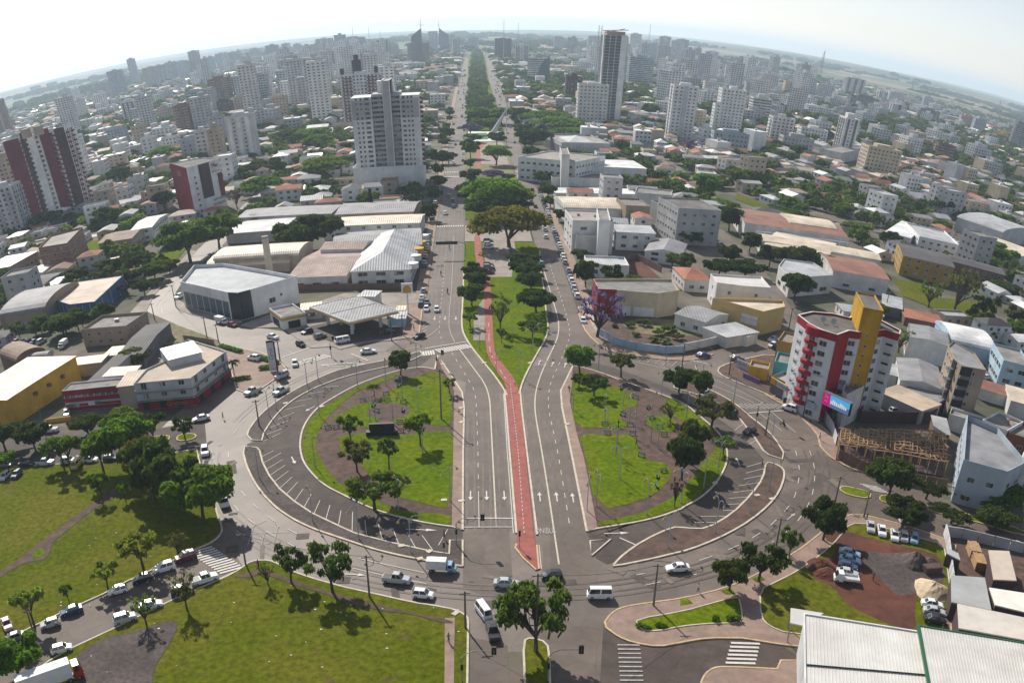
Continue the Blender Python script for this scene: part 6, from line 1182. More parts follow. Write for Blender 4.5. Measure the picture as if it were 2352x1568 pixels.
for k,(x,y) in enumerate(((1975,700),(2010,780))):
 q=gp('C3',x,y)[0];r=empty('lumber_stack',(*q,.2))
 for j in range(6):
  for i in range(7):b=MB();b.box(-2.2,-1.2+i*.35,j*.32,2.2+R.uniform(-.3,.3),-.93+i*.35,j*.32+.22);b.build('plank',M_TIMBER,r)
 r.rotation_euler[2]=1.35;tag(r,('upper' if k==0 else 'lower')+' stack of sawn planks behind the pale yard wall','lumber stack')
r=empty('rubble_skip',(*gp('C3',1695,820)[0],.2),.2);b=MB();b.box(-2,-1,0,2,1,1.3);b.build('body',W('dbrown'),r);b=MB();b.box(-1.8,-.8,1.3,1.8,.8,1.35);b.build('load',M_SOIL,r);tag(r,'rusty brown skip beside the dark gravel heaps','skip')
def heap(tile,x,y,rad,h,m,label,name='gravel_heap'):
 q=gp(tile,x,y)[0];b=MB();n,k=18,6;rr=random.Random(int(x))
 for i in range(k+1):
  for j in range(n):
   f=1-i/k;a_=2*pi*j/n;w_=1+.12*sin(3*a_+x)+rr.uniform(-.06,.06);b.v.append((rad*f*w_*cos(a_),rad*f*w_*sin(a_),h*(1-f**1.5)*(1+rr.uniform(-.08,.08))))
 for i in range(k):
  for j in range(n):b.f.append((i*n+j,i*n+(j+1)%n,(i+1)*n+(j+1)%n,(i+1)*n+j));b.m.append(0)
 o=b.build(name,m,None,(*q,.19));tag(o,label,'heap')
heap('C3',1585,765,3.2,2.4,M_GRAVEL,'large dark grey gravel heap on the earth lot');heap('C3',1690,775,2.4,1.4,M_GRAVEL,'smaller dark gravel heap right of the large one');heap('C3',1705,955,4.2,1.9,mat('pale_sand',(.50,.40,.27),.95,.2,.8,bump=.3),'pale sand heap near the three parked cars','sand_heap')
heap('C3',945,790,3.0,1.6,M_RED,'long heap of dug red earth beside the blue cars','earth_heap');heap('C3',985,840,2.6,1.3,M_RED,'second heap of red earth next to the white flatbed','earth_heap')
for k,(x,y) in enumerate(((1680,1300),(1675,1480))):
 H('C3',[x,y,x+150,y+25,x+155,y-45,x+10,y-55],h=2.4,wall='tan',roof=mat('pergola_grid',(.06,.045,.04),.8,.3,3),floors=0,win=False,par=.15,label=('upper' if k==0 else 'lower')+' small brown gate lodge with lattice roof beside the hangar',cat='gate lodge',name='gate_lodge')
# -- vehicles
M_CAR=mat('car_paint',(.5,.5,.5),.28,.03,1.,spec=.6,objcol=True)
M_CGL=mat('car_glass',(.02,.025,.03),.08,.05,1.,spec=.8)
M_RIM=mat('wheel_rim',(.35,.35,.36),.35,.05,1.,.7)
M_HL=mat('headlight_glass',(.75,.75,.72),.15,.02);M_TL=mat('tail_light_red',(.30,.01,.01),.25,.02)
CC=dict(white=(.80,.80,.80),silver=(.48,.49,.50),grey=(.17,.18,.19),black=(.018,.019,.021),blue=(.03,.07,.17),lightblue=(.25,.42,.55),red=(.40,.02,.02),wine=(.16,.012,.03),yellow=(.62,.42,.03),green=(.04,.12,.08),beige=(.48,.42,.32),pink=(.5,.28,.28),orange=(.55,.12,.02))
def loft(b,rings,mi=0,caps=True):
 k=len(b.v);n=len(rings[0])
 for r in rings:b.v+=[tuple(p) for p in r]
 for i in range(len(rings)-1):
  for j in range(n):b.f.append((k+i*n+j,k+i*n+(j+1)%n,k+(i+1)*n+(j+1)%n,k+(i+1)*n+j));b.m.append(mi)
 if caps:b.f.append(tuple(range(k+n-1,k-1,-1)));b.m.append(mi);b.f.append(tuple(range(k+(len(rings)-1)*n,k+len(rings)*n)));b.m.append(mi)
def ringb(x,w_,z0,z1):return [(x,-w_*.93,z0),(x,w_*.93,z0),(x,w_,z0+.18),(x,w_,z1-.13),(x,w_*.88,z1),(x,-w_*.88,z1),(x,-w_,z1-.13),(x,-w_,z0+.18)]
CARS=dict(hatch=(3.95,.84,[(-1.95,.78),(-1.8,.95),(-.2,.95),(.85,.93),(1.7,.78),(1.93,.55)],(-1.9,-1.45,.35,1.0),1.48),sedan=(4.55,.88,[(-2.25,.80),(-2.1,.98),(-.9,1.0),(.8,.96),(1.95,.78),(2.23,.55)],(-1.7,-1.0,.3,1.05),1.45),suv=(4.4,.92,[(-2.18,.95),(-2.05,1.12),(-.2,1.12),(.95,1.08),(1.95,.95),(2.16,.7)],(-2.1,-1.75,.35,1.05),1.72),pickup=(5.2,.92,[(-2.58,1.05),(-2.5,1.08),(-.7,1.08),(1.2,1.1),(2.35,.98),(2.56,.7)],(-.85,-.6,.6,1.25),1.78),van=(4.5,.86,[(-2.22,1.05),(-2.15,1.15),(0,1.15),(1.9,1.15),(2.15,1.05),(2.22,.8)],(-2.15,-2.0,1.75,2.1),1.95))
PROTO={}
def wheel(root,x,y,r=.31):
 b=MB();b.tube((0,-.1,0),(0,.1,0),r,n=12);o=b.build('wheel',M_TYRE,root,(x,y,r));
 b=MB();s=1 if y>0 else -1;b.tube((0,s*.1,0),(0,s*.115,0),r*.6,n=8);b.build('rim',M_RIM,o);return o
def make_car(kind):
 L_,hw,st,cab,rh=CARS[kind];r=empty(kind)
 b=MB();loft(b,[ringb(x,hw*(.93 if i in (0,len(st)-1) else 1),.22,z) for i,(x,z) in enumerate(st)]);o=b.build('body',M_CAR,r)
 bz=[z for x,z in st if abs(x-cab[0])<.6] or [1.];z0=max(z for x,z in st)-.04;wl,wh=hw*.9,hw*.70
 rear0,rear1,f1,f0=cab;b=MB()
 lo=[(rear0,-wl,z0),(f0,-wl,z0-.03),(f0,wl,z0-.03),(rear0,wl,z0)];hi=[(rear1,-wh,rh),(f1,-wh,rh),(f1,wh,rh),(rear1,wh,rh)]
 loft(b,[lo,hi]);b.build('cabin',M_CAR,r)
 b=MB();b.box(rear1+.06,-wh+.05,rh,f1-.08,wh-.05,rh+.03);b.build('roof',M_CAR,r)
 def pane(name,q0,q1,q2,q3,out,ins=.1):
  P=[Vector(q) for q in (q0,q1,q2,q3)];c=sum(P,Vector())/4;o_=Vector(out)*.015;Q=[c+(p-c)*(1-ins)+o_ for p in P];b=MB();b.face(Q);b.face([q-o_*.9 for q in Q][::-1]);b.build(name,M_CGL,r)
 pane('windscreen',lo[1],lo[2],hi[2],hi[1],(.7,0,.7),.12);pane('rear_window',lo[3],lo[0],hi[0],hi[3],(-.7,0,.7),.18)
 for s in (-1,1):
  a,c,d,e=((rear0,s*wl,z0),(f0,s*wl,z0-.03),(f1,s*wh,rh),(rear1,s*wh,rh));m_=.5
  am=[(a[i]+c[i])/2 for i in range(3)];em=[(e[i]+d[i])/2 for i in range(3)]
  pane('side_window',a,am,em,e,(0,s,.25),.14);pane('side_window',am,c,d,em,(0,s,.25),.14)
 x0,x1=st[0][0],st[-1][0]
 for s in (-1,1):
  b=MB();b.box(x1-.24,s*hw*.72-.17,.5,x1-.06,s*hw*.72+.17,.66);b.build('headlight',M_HL,r)
  b=MB();b.box(x0-.015,s*hw*.72-.14,.62,x0+.1,s*hw*.72+.14,.8);b.build('tail_light',M_TL,r)
  b=MB();b.box(f0-.25,s*(hw+.02)-.09,z0-.02,f0-.12,s*(hw+.02)+.09,z0+.12);b.build('mirror',M_CAR,r)
  wheel(r,x0+.78,s*(hw-.09));wheel(r,x1-.82,s*(hw-.09))
 if kind=='pickup':
  b=MB();b.box(x0+.12,-hw*.82,1.082,-.95,hw*.82,1.09);b.build('load_bed',M_BLACK,r)
 if kind=='van':b=MB();b.box(2.2,-.7,.35,2.3,.7,.55);b.build('bumper',M_METAL,r)
 return r
def make_truck(kind):
 r=empty(kind);BL=dict(box_truck=4.6,truck=5.6,semi=9.5)[kind];cabx=BL/2+.2
 b=MB();b.box(-BL/2-.2,-1.15,1.0,BL/2-.1,1.15,3.1 if kind!='semi' else 3.7);o=b.build('cargo_box',mat('cargo_white',(.72,.72,.70),.55,.08,.5),r)
 b=MB();b.box(-BL/2-.2,-.45,.55,cabx+1.3,.45,.99);b.build('chassis',M_BLACK,r)
 H_=2.3 if kind!='semi' else 2.9
 b=MB();loft(b,[[(x,-w_,.45),(x,w_,.45),(x,w_,z),(x,-w_,z)] for x,w_,z in ((cabx,1.08,H_),(cabx+1.1,1.08,H_),(cabx+1.55,1.05,H_*.62),(cabx+(1.65 if kind=='semi' else 2.1),1.0,H_*.55))]);b.build('cab',M_CAR,r)
 b=MB();b.face([(cabx+1.13,-.95,H_*.95),(cabx+1.56,-.95,H_*.64),(cabx+1.56,.95,H_*.64),(cabx+1.13,.95,H_*.95)]);q=b.v[:];b.face([(x+.03,y,z+.03) for x,y,z in q]);b.build('windscreen',M_CGL,r)
 for s in (-1,1):
  b=MB();b.box(cabx+.25,s*1.09-.01,H_*.62,cabx+1.05,s*1.09+.01,H_*.92);b.build('side_window',M_CGL,r)
  for x in ((cabx+.9,-BL/2+.9) if kind!='semi' else (cabx+.7,cabx-.9,-BL/2+.7,-BL/2+1.8)):wheel(r,x,s*.98,.45)
  b=MB();b.box(cabx+(1.6 if kind=='semi' else 2.0),s*.75-.15,.8,cabx+(1.68 if kind=='semi' else 2.12),s*.75+.15,1.0);b.build('headlight',M_HL,r)
 return r
def make_flatbed():
 r=empty('flatbed');b=MB();b.box(-2.4,-1.,.75,.6,1.,.85);
 b.build('load_bed',W('lgrey'),r)
 for a_ in ((-2.4,-1.,.85,.6,-.95,1.2),(-2.4,.95,.85,.6,1.,1.2),(-2.45,-1,.85,-2.4,1,1.2)):b=MB();b.box(*a_);b.build('side_board',W('white'),r)
 b=MB();loft(b,[[(x,-.9,.35),(x,.9,.35),(x,.88,z),(x,-.88,z)] for x,z in ((.7,1.95),(1.7,1.95),(2.3,1.15),(2.45,.9))]);b.build('cab',M_CAR,r)
 b=MB();b.face([(1.74,-.8,1.92),(2.28,-.8,1.22),(2.28,.8,1.22),(1.74,.8,1.92)]);b.face([(x+.03,y,z+.03) for x,y,z in b.v[:4]]);b.build('windscreen',M_CGL,r)
 for s in (-1,1):
  for x in (-1.5,1.8):wheel(r,x,s*.82,.33)
 return r
def make_moto():
 r=empty('motorcycle')
 for x in (-.65,.65):b=MB();b.tube((x,-.06,.3),(x,.06,.3),.3,n=10);b.build('wheel',M_TYRE,r)
 b=MB();loft(b,[[(x,-w_,z0),(x,w_,z0),(x,w_*.6,z1),(x,-w_*.6,z1)] for x,w_,z0,z1 in ((-.75,.08,.6,.8),(-.1,.16,.4,.85),(.3,.14,.45,.95),(.6,.06,.6,.95))]);b.tube((.5,0,.95),(.68,0,.3),.04);b.tube((.45,-.32,1.02),(.45,.32,1.02),.025);b.build('frame',M_BLACK,r)
 return r
def far_mesh():
 b=MB();L_,hw,st,cab,rh=CARS['hatch'];loft(b,[ringb(x,hw,.2,z) for x,z in st]);loft(b,[[(cab[0],-.75,.92),(cab[3],-.75,.9),(cab[3],.75,.9),(cab[0],.75,.92)],[(cab[1],-.6,1.45),(cab[2],-.6,1.45),(cab[2],.6,1.45),(cab[1],.6,1.45)]],1)
 b.box(cab[1]+.05,-.56,1.455,cab[2]-.05,.56,1.48);b.m[-6:]=[0]*6;return b.mesh('car',[M_CAR,M_CGL])
FARCAR=far_mesh()
CATN=dict(hatch='car',sedan='car',suv='car',pickup='pickup truck',van='van',box_truck='truck',truck='truck',semi='truck',flatbed='truck',moto='motorcycle')
OBN=dict(hatch='hatchback_car',sedan='sedan_car',suv='off_road_car',pickup='pickup_truck',van='minibus',box_truck='box_truck',truck='delivery_truck',semi='articulated_truck',flatbed='flatbed_truck',moto='motorcycle')
LBN=dict(hatch='hatchback',sedan='sedan',suv='SUV',pickup='pickup',van='minibus',box_truck='box truck',truck='delivery truck',semi='long truck',flatbed='flatbed truck',moto='motorcycle')
CN=dict(lightblue='light blue',wine='wine red',blue='dark blue',grey='dark grey')
def vehicle(kind,col,x,y,ang,label=None,group=None,z=.1,look=None):
 if kind not in PROTO:
  r={'moto':make_moto,'flatbed':make_flatbed}.get(kind,(lambda:make_truck(kind)) if kind in ('box_truck','truck','semi') else (lambda:make_car(kind)))()
  r.name=OBN[kind];remember(r);PROTO[kind]=r;r['_used']=0
 r=PROTO[kind]
 if r['_used']:r=copy_tree(r)
 r.scale=(TSC.get(kind,1),)*3
 PROTO[kind]['_used']=1
 r.location=(x,y,z);r.rotation_euler[2]=ang
 stack=[r]
 while stack:
  o=stack.pop();ch=KIDS.get(o.name) if o is PROTO[kind] else None
  if o.type=='MESH':o.color=(*CC[col],1)
  stack+=list(o.children)
 if group:r['group']=group
 r['category']=CATN[kind]
 if label:r['label']=label
 elif look:AUTO.append((r,look,(x,y)))
 VEH.append((x,y));return r
VEH=[];TSC=dict(box_truck=.76,truck=.88)
def car(kind,col,tile,x1,y1,x2,y2,where,z=.1):
 a,b_=G(*t(tile,x1,y1)[0]),G(*t(tile,x2,y2)[0]);ang=atan2(b_[1]-a[1],b_[0]-a[0])
 lab='%s %s %s'%(CN.get(col,col),LBN[kind],where)
 return vehicle(kind,col,(a[0]+b_[0])/2,(a[1]+b_[1])/2+.3,ang,lab,z=z)
for a_ in (('sedan','silver','B3',1042,920,1208,925,'crossing the junction left of the red cycle path tip'),('hatch','black','B3',1500,862,1358,872,'just right of the red cycle path tip'),('pickup','silver','B3',305,885,465,902,'following the boxy truck on the roundabout'),('hatch','white','B3',485,990,640,1004,'with dark roof nearest the front lawn kerb'),('van','white','B3',1840,1000,1670,1000,'right of the big tree at the junction'),('box_truck','lightblue','B3',560,815,755,825,'with white cargo box on the roundabout'),('van','white','B3',940,1075,1005,1165,'seen as a trailer behind the black pickup'),('pickup','black','B3',1015,1190,1050,1315,'waiting at the bottom traffic light'),('sedan','white','D',1580,1312,1533,1314,'alone on the lower right of the roundabout'),('suv','wine','A3',1320,725,1190,762,'parked at the head of the diagonal street row'),('suv','white','A3',1170,800,1045,835,'second in the row along the diagonal street'),('hatch','black','A3',1025,870,893,908,'third in the row along the diagonal street'),('hatch','white','A3',862,950,735,985,'fourth in the row along the diagonal street'),('sedan','blue','A3',545,1085,420,1125,'fifth in the row along the diagonal street'),('hatch','silver','A3',405,1175,275,1212,'sixth in the row along the diagonal street'),('sedan','grey','A3',165,1265,20,1310,'last in the row along the diagonal street'),('sedan','pink','A3',30,1150,70,1250,'parked across the grass at the left edge'),('pickup','white','A3',1310,915,1462,868,'on the lower side of the diagonal street by the crossing'),('suv','black','A3',1165,990,1300,955,'behind the white pickup under the sparse tree'),('sedan','white','A3',955,1080,1085,1052,'half hidden by a small tree on the diagonal street'),('suv','silver','A3',775,1180,918,1138,'parked beside the dark gravel patch'),('hatch','white','A3',350,1382,488,1345,'parked in front of the red truck cab'),('semi','red','A3',90,1690,548,1530,'with white trailer at the bottom left corner'),('sedan','grey','A3',-10,112,88,108,'first of the park-side row from the left edge'),('sedan','black','A3',120,108,240,103,'second of the park-side row from the left edge'),('pickup','silver','A3',248,98,368,96,'with pale bed in the park-side row'),('suv','silver','A3',412,90,522,84,'in the park-side row behind the yellow van'),('hatch','white','A3',558,80,676,76,'in the park-side row right of the yellow van'),('hatch','black','A3',695,72,806,66,'last of the park-side row before the big trees'),('van','yellow','A3',548,80,495,148,'standing on the park grass'),('hatch','silver','A3',70,160,5,225,'on the park grass at the left edge'),('hatch','blue','A3',145,150,85,210,'on the park grass beside the silver hatchback'),('truck','white','A3',1465,260,1535,425,'parked below the bright green trees by the roundabout'),('suv','white','A3',1385,-25,1388,75,'driving down the left side of the roundabout'),('sedan','white','A2',1418,1318,1300,1345,'on the side street in the shade of the corner block'),('pickup','white','A2',388,1405,285,1412,'under the trees below the yellow warehouse'),('hatch','white','A2',450,1260,455,1330,'in the delivery yard beside the red banded block'),('pickup','silver','A2',1752,1130,1665,1168,'beside the corner block on the roundabout'),('pickup','silver','A2',1942,1128,1858,1168,'nearest the parking verge at the upper left of the roundabout'),('suv','silver','A2',1945,1025,1865,1060,'following the two pickups into the roundabout'),('hatch','white','A2',1992,930,1996,988,'entering the roundabout by the zebra crossing'),('suv','white','A2',1752,930,1680,918,'parked on the brown forecourt between hedges'),('hatch','black','A2',2000,812,2066,842,'waiting at the line by the filling station'),('sedan','white','A2',1810,768,1880,785,'on the side street left of the filling station'),('sedan','wine','A2',1535,685,1605,702,'parked behind the yellow truck'),('box_truck','white','A2',1432,660,1545,685,'with yellow box beside the white showroom'),('hatch','black','A2',2110,730,2040,755,'parked left under the parasols'),('hatch','grey','A2',2130,785,2200,765,'on the filling station forecourt'),('van','white','B2',70,795,-40,815,'leaving the filling station'),('sedan','white','B2',145,880,238,872,'driving below the filling station'),('hatch','black','B2',572,762,498,785,'turning at the end of the left avenue'),('sedan','black','B2',370,742,272,752,'in the shade at the filling station exit'),('hatch','white','B2',366,670,370,715,'beside the pale blue kiosk'),('hatch','white','B2',650,570,656,612,'heading down the left avenue towards the roundabout'),('hatch','grey','B2',588,525,585,562,'parked beside the shell sign'),('hatch','white','B2',585,568,582,608,'parked in front of the dark grey hatchback by the shell sign'),('box_truck','white','A2',480,790,390,868,'with white box in the yard behind the office'),('truck','white','A2',540,1045,385,1085,'with white box in the delivery yard'),('semi','white','A2',355,1120,195,1290,'with red and white trailer beside the yellow warehouse'),('hatch','white','A2',1445,255,1398,285,'parked by the vaulted sheds'),('hatch','white','A2',1512,172,1480,195,'parked farther up the side street by the vaulted sheds'),('hatch','silver','A2',1470,212,1435,235,'in the shade between the two white cars by the vaulted sheds'),('suv','white','A2',1230,492,1188,515,'parked at the left corner of the white showroom'),('sedan','grey','A2',800,190,855,178,'in front of the brown-roofed house fence'),('sedan','blue','C2',122,905,190,898,'entering the roundabout from the upper right street'),('sedan','grey','C2',350,925,415,925,'at the corner plot with painted banner'),('suv','white','C2',778,1275,698,1250,'at the crossing below the billboard'),('hatch','silver','C2',185,1155,130,1182,'in the right half parking lane near its upper end'),('hatch','green','C2',385,1290,312,1318,'parked beside the right island under a tree'),('hatch','black','C2',508,1405,430,1432,'parked in the shade on the right island lane'),('hatch','white','C2',650,820,598,845,'parked next to the turquoise kiosk'),('sedan','silver','C2',652,785,605,800,'parked second next to the turquoise kiosk'),('suv','black','C2',650,850,690,860,'tucked behind the turquoise kiosk'),('hatch','silver','C2',1415,1232,1482,1232,'in the yard behind the white, red and ochre block'),('van','white','C2',1408,1288,1508,1285,'by the dark boundary wall'),('hatch','white','C2',2232,1105,2300,1112,'in front of the pale blue glazed building'),('hatch','silver','C2',2050,1052,2095,1045,'between the black-fronted block and glazed building'),('hatch','white','C2',282,175,298,205,'driving up the street past the warehouse row'),('hatch','lightblue','C2',232,95,245,122,'parked in the upper side street'),('suv','grey','C2',275,140,288,172,'following on the street past the warehouse row'),('hatch','white','B2',1630,640,1655,695,'parked under the purple tree'),('sedan','silver','C3',1283,498,1290,582,'first from the left of five nose-in cars on the earth lot'),('sedan','white','C3',1356,525,1368,608,'second of five nose-in cars on the earth lot'),('sedan','white','C3',1445,555,1452,640,'third of five nose-in cars on the earth lot'),('hatch','silver','C3',1508,570,1516,645,'fourth of five nose-in cars on the earth lot'),('hatch','lightblue','C3',1580,580,1580,660,'fifth of five nose-in cars on the earth lot'),('sedan','lightblue','C3',1075,700,1215,735,'topmost of the close row beside the earth heap'),('sedan','lightblue','C3',1080,750,1215,778,'second of the close row beside the earth heap'),('hatch','blue','C3',1075,795,1190,822,'third of the close row beside the earth heap'),('sedan','silver','C3',1075,838,1188,860,'just above the white flatbed truck'),('flatbed','white','C3',1210,908,1030,885,'at the lower end of the close row'),('sedan','white','C3',1645,1055,1762,1075,'upper of three cars beside the sand heap'),('sedan','silver','C3',1645,1102,1790,1128,'middle of three cars beside the sand heap'),('sedan','black','C3',1652,1160,1795,1182,'lowest of three cars beside the sand heap'),('sedan','white','C3',1495,490,1598,502,'on the street under the dark tree above the earth lot'),('sedan','white','C3',2255,655,2330,682,'by the grey street wall at the right edge'),):car(*a_,z=.235 if ('lot' in a_[-1] or 'heap' in a_[-1] or 'flatbed' in a_[0] or 'close row' in a_[-1] or 'forecourt' in a_[-1] or 'grass' in a_[-1]) else.1)
ORD=['first','second','third','fourth','fifth','sixth','seventh','eighth','ninth','tenth','eleventh','twelfth','thirteenth','fourteenth','fifteenth','sixteenth','seventeenth','eighteenth','nineteenth','twentieth']
def row(p,q,n,ang,where,group,kinds=('hatch','hatch','sedan','suv'),cols=('white','silver','black','grey','white','silver','wine','blue'),jit=.25,z=.1,seed=1):
 rr=random.Random(seed)
 for i in range(n):
  s=(i+.5)/n;x,y=p[0]+(q[0]-p[0])*s+rr.uniform(-jit,jit),p[1]+(q[1]-p[1])*s+rr.uniform(-jit,jit);k=rr.choice(kinds);c=rr.choice(cols)
  vehicle(k,c,x,y,ang+rr.uniform(-.03,.03),'%s %s, %s %s'%(CN.get(c,c),LBN[k],ORD[i],where),group,z)
row((-17.3,374),(-17.6,440),13,pi/2,'in the shaded kerb row of the left avenue','cars parked along the left avenue',seed=3)
row((-16.3,318),(-16.4,345),3,pi/2,'in the short kerb row near the price sign','cars parked along the left avenue',seed=4)
row((-17.4,468),(-17.0,590),20,pi/2,'of the farther kerb row on the left avenue','cars parked farther along the left avenue',seed=5)
row((33.8,330),(33.8,372),8,pi/2,'of the nearer kerb row on the right avenue','cars parked along the right avenue',seed=6)
row((33.8,380),(33.8,448),13,pi/2,'of the middle kerb row on the right avenue','cars parked farther along the right avenue',seed=7)
row((34.,462),(34.,560),18,pi/2,'of the farther kerb row on the right avenue','cars parked at the far kerb of the right avenue',seed=8)
row(gp('B2',1002,280)[0],gp('B2',1010,345)[0],5,.05,'of the left bay of the small car park','cars in the small car park',z=.2,seed=9)
row(gp('B2',1000,110)[0],gp('B2',1005,180)[0],3,.05,'of the upper left bay in the small car park','cars in the small car park',z=.2,seed=10)
row(gp('B2',1175,190)[0],gp('B2',1172,290)[0],5,.05,'of the right bay of the small car park','cars in the small car park',z=.2,seed=11)
row(gp('C2',1820,98)[0],gp('C2',1985,222)[0],7,atan2(-50,30),'in the row of parked cars near the white arched hall','cars parked at the upper right',cols=('white','silver','white'),seed=12)
row(gp('A2',-300,1440)[0],gp('A2',250,1435)[0],3,0,'on the left side street below the yellow warehouse','cars on the left side street',seed=14)
row(gp('A2',20,800)[0],gp('A2',300,805)[0],7,1.2,'in the yard behind the brown vaulted shed','cars in the back yard',seed=15)
for i,(x,y) in enumerate(((710,1450),(780,1280),(732,1330),(762,1362),(765,1405))):
 q=gp('B1',x,y)[0];c=('white','silver','grey','black','blue')[i];vehicle('hatch',c,q[0],q[1],-pi/2,'%s car driving on the left avenue, %s from the pale podium'%(CN.get(c,c),ORD[i]),'cars driving on the left avenue')
for i,(x,y) in enumerate(((1265,1322),(1292,1368),(1298,1288),(1320,1402),(1350,1490))):
 q=gp('B1',x,y)[0];c=('white','silver','wine','black','white')[i];vehicle('hatch',c,q[0],q[1],pi/2,'%s car driving on the right avenue, %s behind the rust-topped tree'%(CN.get(c,c),ORD[i]),'cars driving on the right avenue')
for c,x,y in (('white',1385,45),('white',1390,95),('lightblue',1360,275)):
 q=gp('B2',x,y)[0];vehicle('hatch',c,q[0],q[1],pi/2,'%s car on the right avenue %s'%(CN.get(c,c),{45:'beyond the far crossing',95:'right before the far crossing',275:'beside the small car park'}[y]))
for i,(x,y) in enumerate(((738,170),(683,350),(727,470))):
 q=gp('B2',x,y)[0];m_=vehicle('moto','black',q[0],q[1],-pi/2,'%s of three motorcycles riding down the left avenue'%('farthest','middle','nearest')[i],'motorcycles on the left avenue')
rr=random.Random(5);FCN={}
for side,xs,ang in (('left',(-13.6,-10.5,-7.6,-5.0),-pi/2),('right',(26.3,29.2,31.8,35.),pi/2)):
 for k in range(92):
  y=610+k*13+rr.uniform(-3,3)
  if rr.random()<.5 or (600<y<640):continue
  j=rr.randrange(4);x=xs[j]+(0 if side=='left' else (y-600)*.0045);c=rr.choice(('white','white','silver','grey','black','wine','blue'))
  cnt=FCN.setdefault((side,c),[]);cnt.append(1);o=put('car',FARCAR,None,(x,y,.06),ang);o.color=(*CC[c],1);tag(o,'small %s car far up the %s avenue, %s such beyond the podium'%(CN.get(c,c),side,ORD[min(19,len(cnt)-1)]),'car','distant cars on the far %s avenue'%side)
# -- people: one continuous figure each
M_SKIN=mat('skin',(.33,.19,.12),.6,.03)
PM={}
def person(x,y,ang,label,top=(.1,.1,.12),legs=(.05,.06,.09),pose='walk',z=.1,bike=False):
 if bike in PM:m2=PM[bike].copy();return dress(m2,x,y,ang,label,top,legs,bike,z)
 me=bpy.data.meshes.new('person');st=.18 if pose=='walk' else.06;sz=.0
 V=[(0,0,.93),(0,.0,1.15),(0,.01,1.38),(0,.02,1.5),(0,.04,1.62),(0,.05,1.74),(-.1,st*.5,.5),(-.1,st,.08),(-.1,st+.16,.03),(.1,-st*.4,.5),(.1,-st*1.2,.08),(.1,-st*1.2+.16,.03),(-.19,0,1.38),(-.26,-.04-st*.4,1.1),(-.26,.08-st*.4,.84),(.19,0,1.38),(.26,.02+st*.4,1.1),(.26,.16+st*.4,.86)]
 if bike:
  V[6]=(-.1,.35,.9-.1);V[7]=(-.1,.15,.42);V[8]=(-.1,.3,.38);V[9]=(.1,.38,.72);V[10]=(.1,.2,.3);V[11]=(.1,.35,.27);V[13]=(-.24,.3,1.15);V[14]=(-.22,.5,1.02);V[16]=(.24,.3,1.15);V[17]=(.22,.5,1.02)
 E_=[(0,1),(1,2),(2,3),(3,4),(4,5),(0,6),(6,7),(7,8),(0,9),(9,10),(10,11),(2,12),(12,13),(13,14),(2,15),(15,16),(16,17)]
 me.from_pydata(V,E_,[]);o=bpy.data.objects.new('person',me);COL.objects.link(o);me.skin_vertices or me.attributes
 import bmesh
 bm=bmesh.new();bm.from_mesh(me);lay=bm.verts.layers.skin.verify();RR=[.13,.13,.15,.06,.10,.07,.085,.05,.04,.085,.05,.04,.07,.045,.035,.07,.045,.035]
 bm.verts.ensure_lookup_table()
 for i,v in enumerate(bm.verts):v[lay].radius=(RR[i],RR[i]*.85);v[lay].use_root=(i==0)
 bm.to_mesh(me);bm.free()
 o.modifiers.new('skin','SKIN');s=o.modifiers.new('sub','SUBSURF');s.levels=s.render_levels=1
 dg=bpy.context.evaluated_depsgraph_get();m2=bpy.data.meshes.new_from_object(o.evaluated_get(dg));bpy.data.objects.remove(o)
 PM[bike]=m2.copy();return dress(m2,x,y,ang,label,top,legs,bike,z)
def dress(m2,x,y,ang,label,top,legs,bike,z):
 k='cloth_%d'%int(top[0]*1000+legs[0]*77+top[2]*333)
 for mm in (mat(k+'t',top,.9,.08,3),mat(k+'l',legs,.9,.08,3),M_SKIN):m2.materials.append(mm)
 for p in m2.polygons:zc=p.center.z;p.material_index=2 if zc>1.47 or (abs(p.center.x)>.2 and zc<1.05 and not bike) else (1 if zc<.96 else 0);p.use_smooth=True
 o=put('person',m2,None,(x,y,z),ang)
 b=MB()
 for i in range(4):
  z0,r0,z1,r1=((1.64,.11),(1.72,.115),(1.79,.085),(1.83,.02))[i][0],((1.64,.11),(1.72,.115),(1.79,.085),(1.83,.02))[i][1],*(((1.72,.115),(1.79,.085),(1.83,.02),(1.835,.001))[i])
  b.tube((0,.03,z0),(0,.03,z1),r0,r1,8)
 b.build('hair',mat('dark_hair',(.02,.015,.012),.8),o)
 tag(o,label,'person');return o
def crowd():
 for tl,x,y,a_,c1,c2,lb in (('B2',500,720,1,(.5,.05,.05),(.05,.05,.08),'person in red top on the patterned pavement by the price sign'),('B2',895,745,2,(.05,.1,.3),(.03,.03,.04),'person in blue under the small green tree on the median'),('A2',1510,1320,1,(.6,.4,.1),(.05,.05,.05),'person in yellow crossing near the corner block'),('B2',1550,1145,0,(.1,.1,.1),(.4,.3,.2),'person on the brown pavement left of the right island'),('B2',1880,1375,2,(.02,.02,.02),(.02,.02,.02),'person in black on the right island path'),('C2',940,1460,1,(.3,.3,.35),(.03,.03,.06),'person walking on the pavement below the hoarding'),('C2',880,1345,2,(.5,.5,.5),(.05,.06,.1),'person in grey by the pole left of the advertising screen'),('A3',1750,800,0,(.2,.05,.2),(.04,.04,.04),'person on the footpath near the lower zebra corner'),('B3',735,1300,0,(.1,.25,.1),(.05,.05,.06),'person in green on the straight footpath of the front lawn'),('C3',120,960,1,(.6,.6,.6),(.03,.03,.05),'person in white on the curved pavement'),('B2',2000,1500,1,(.05,.2,.1),(.02,.02,.02),'person in dark green on the lower right island lawn'),('B3',705,600,1,(.05,.05,.05),(.05,.05,.05),'person by the slim signal post behind the box truck')):
  q=gp(tl,x,y)[0];person(q[0],q[1],a_,lb,c1,c2,z=.2)
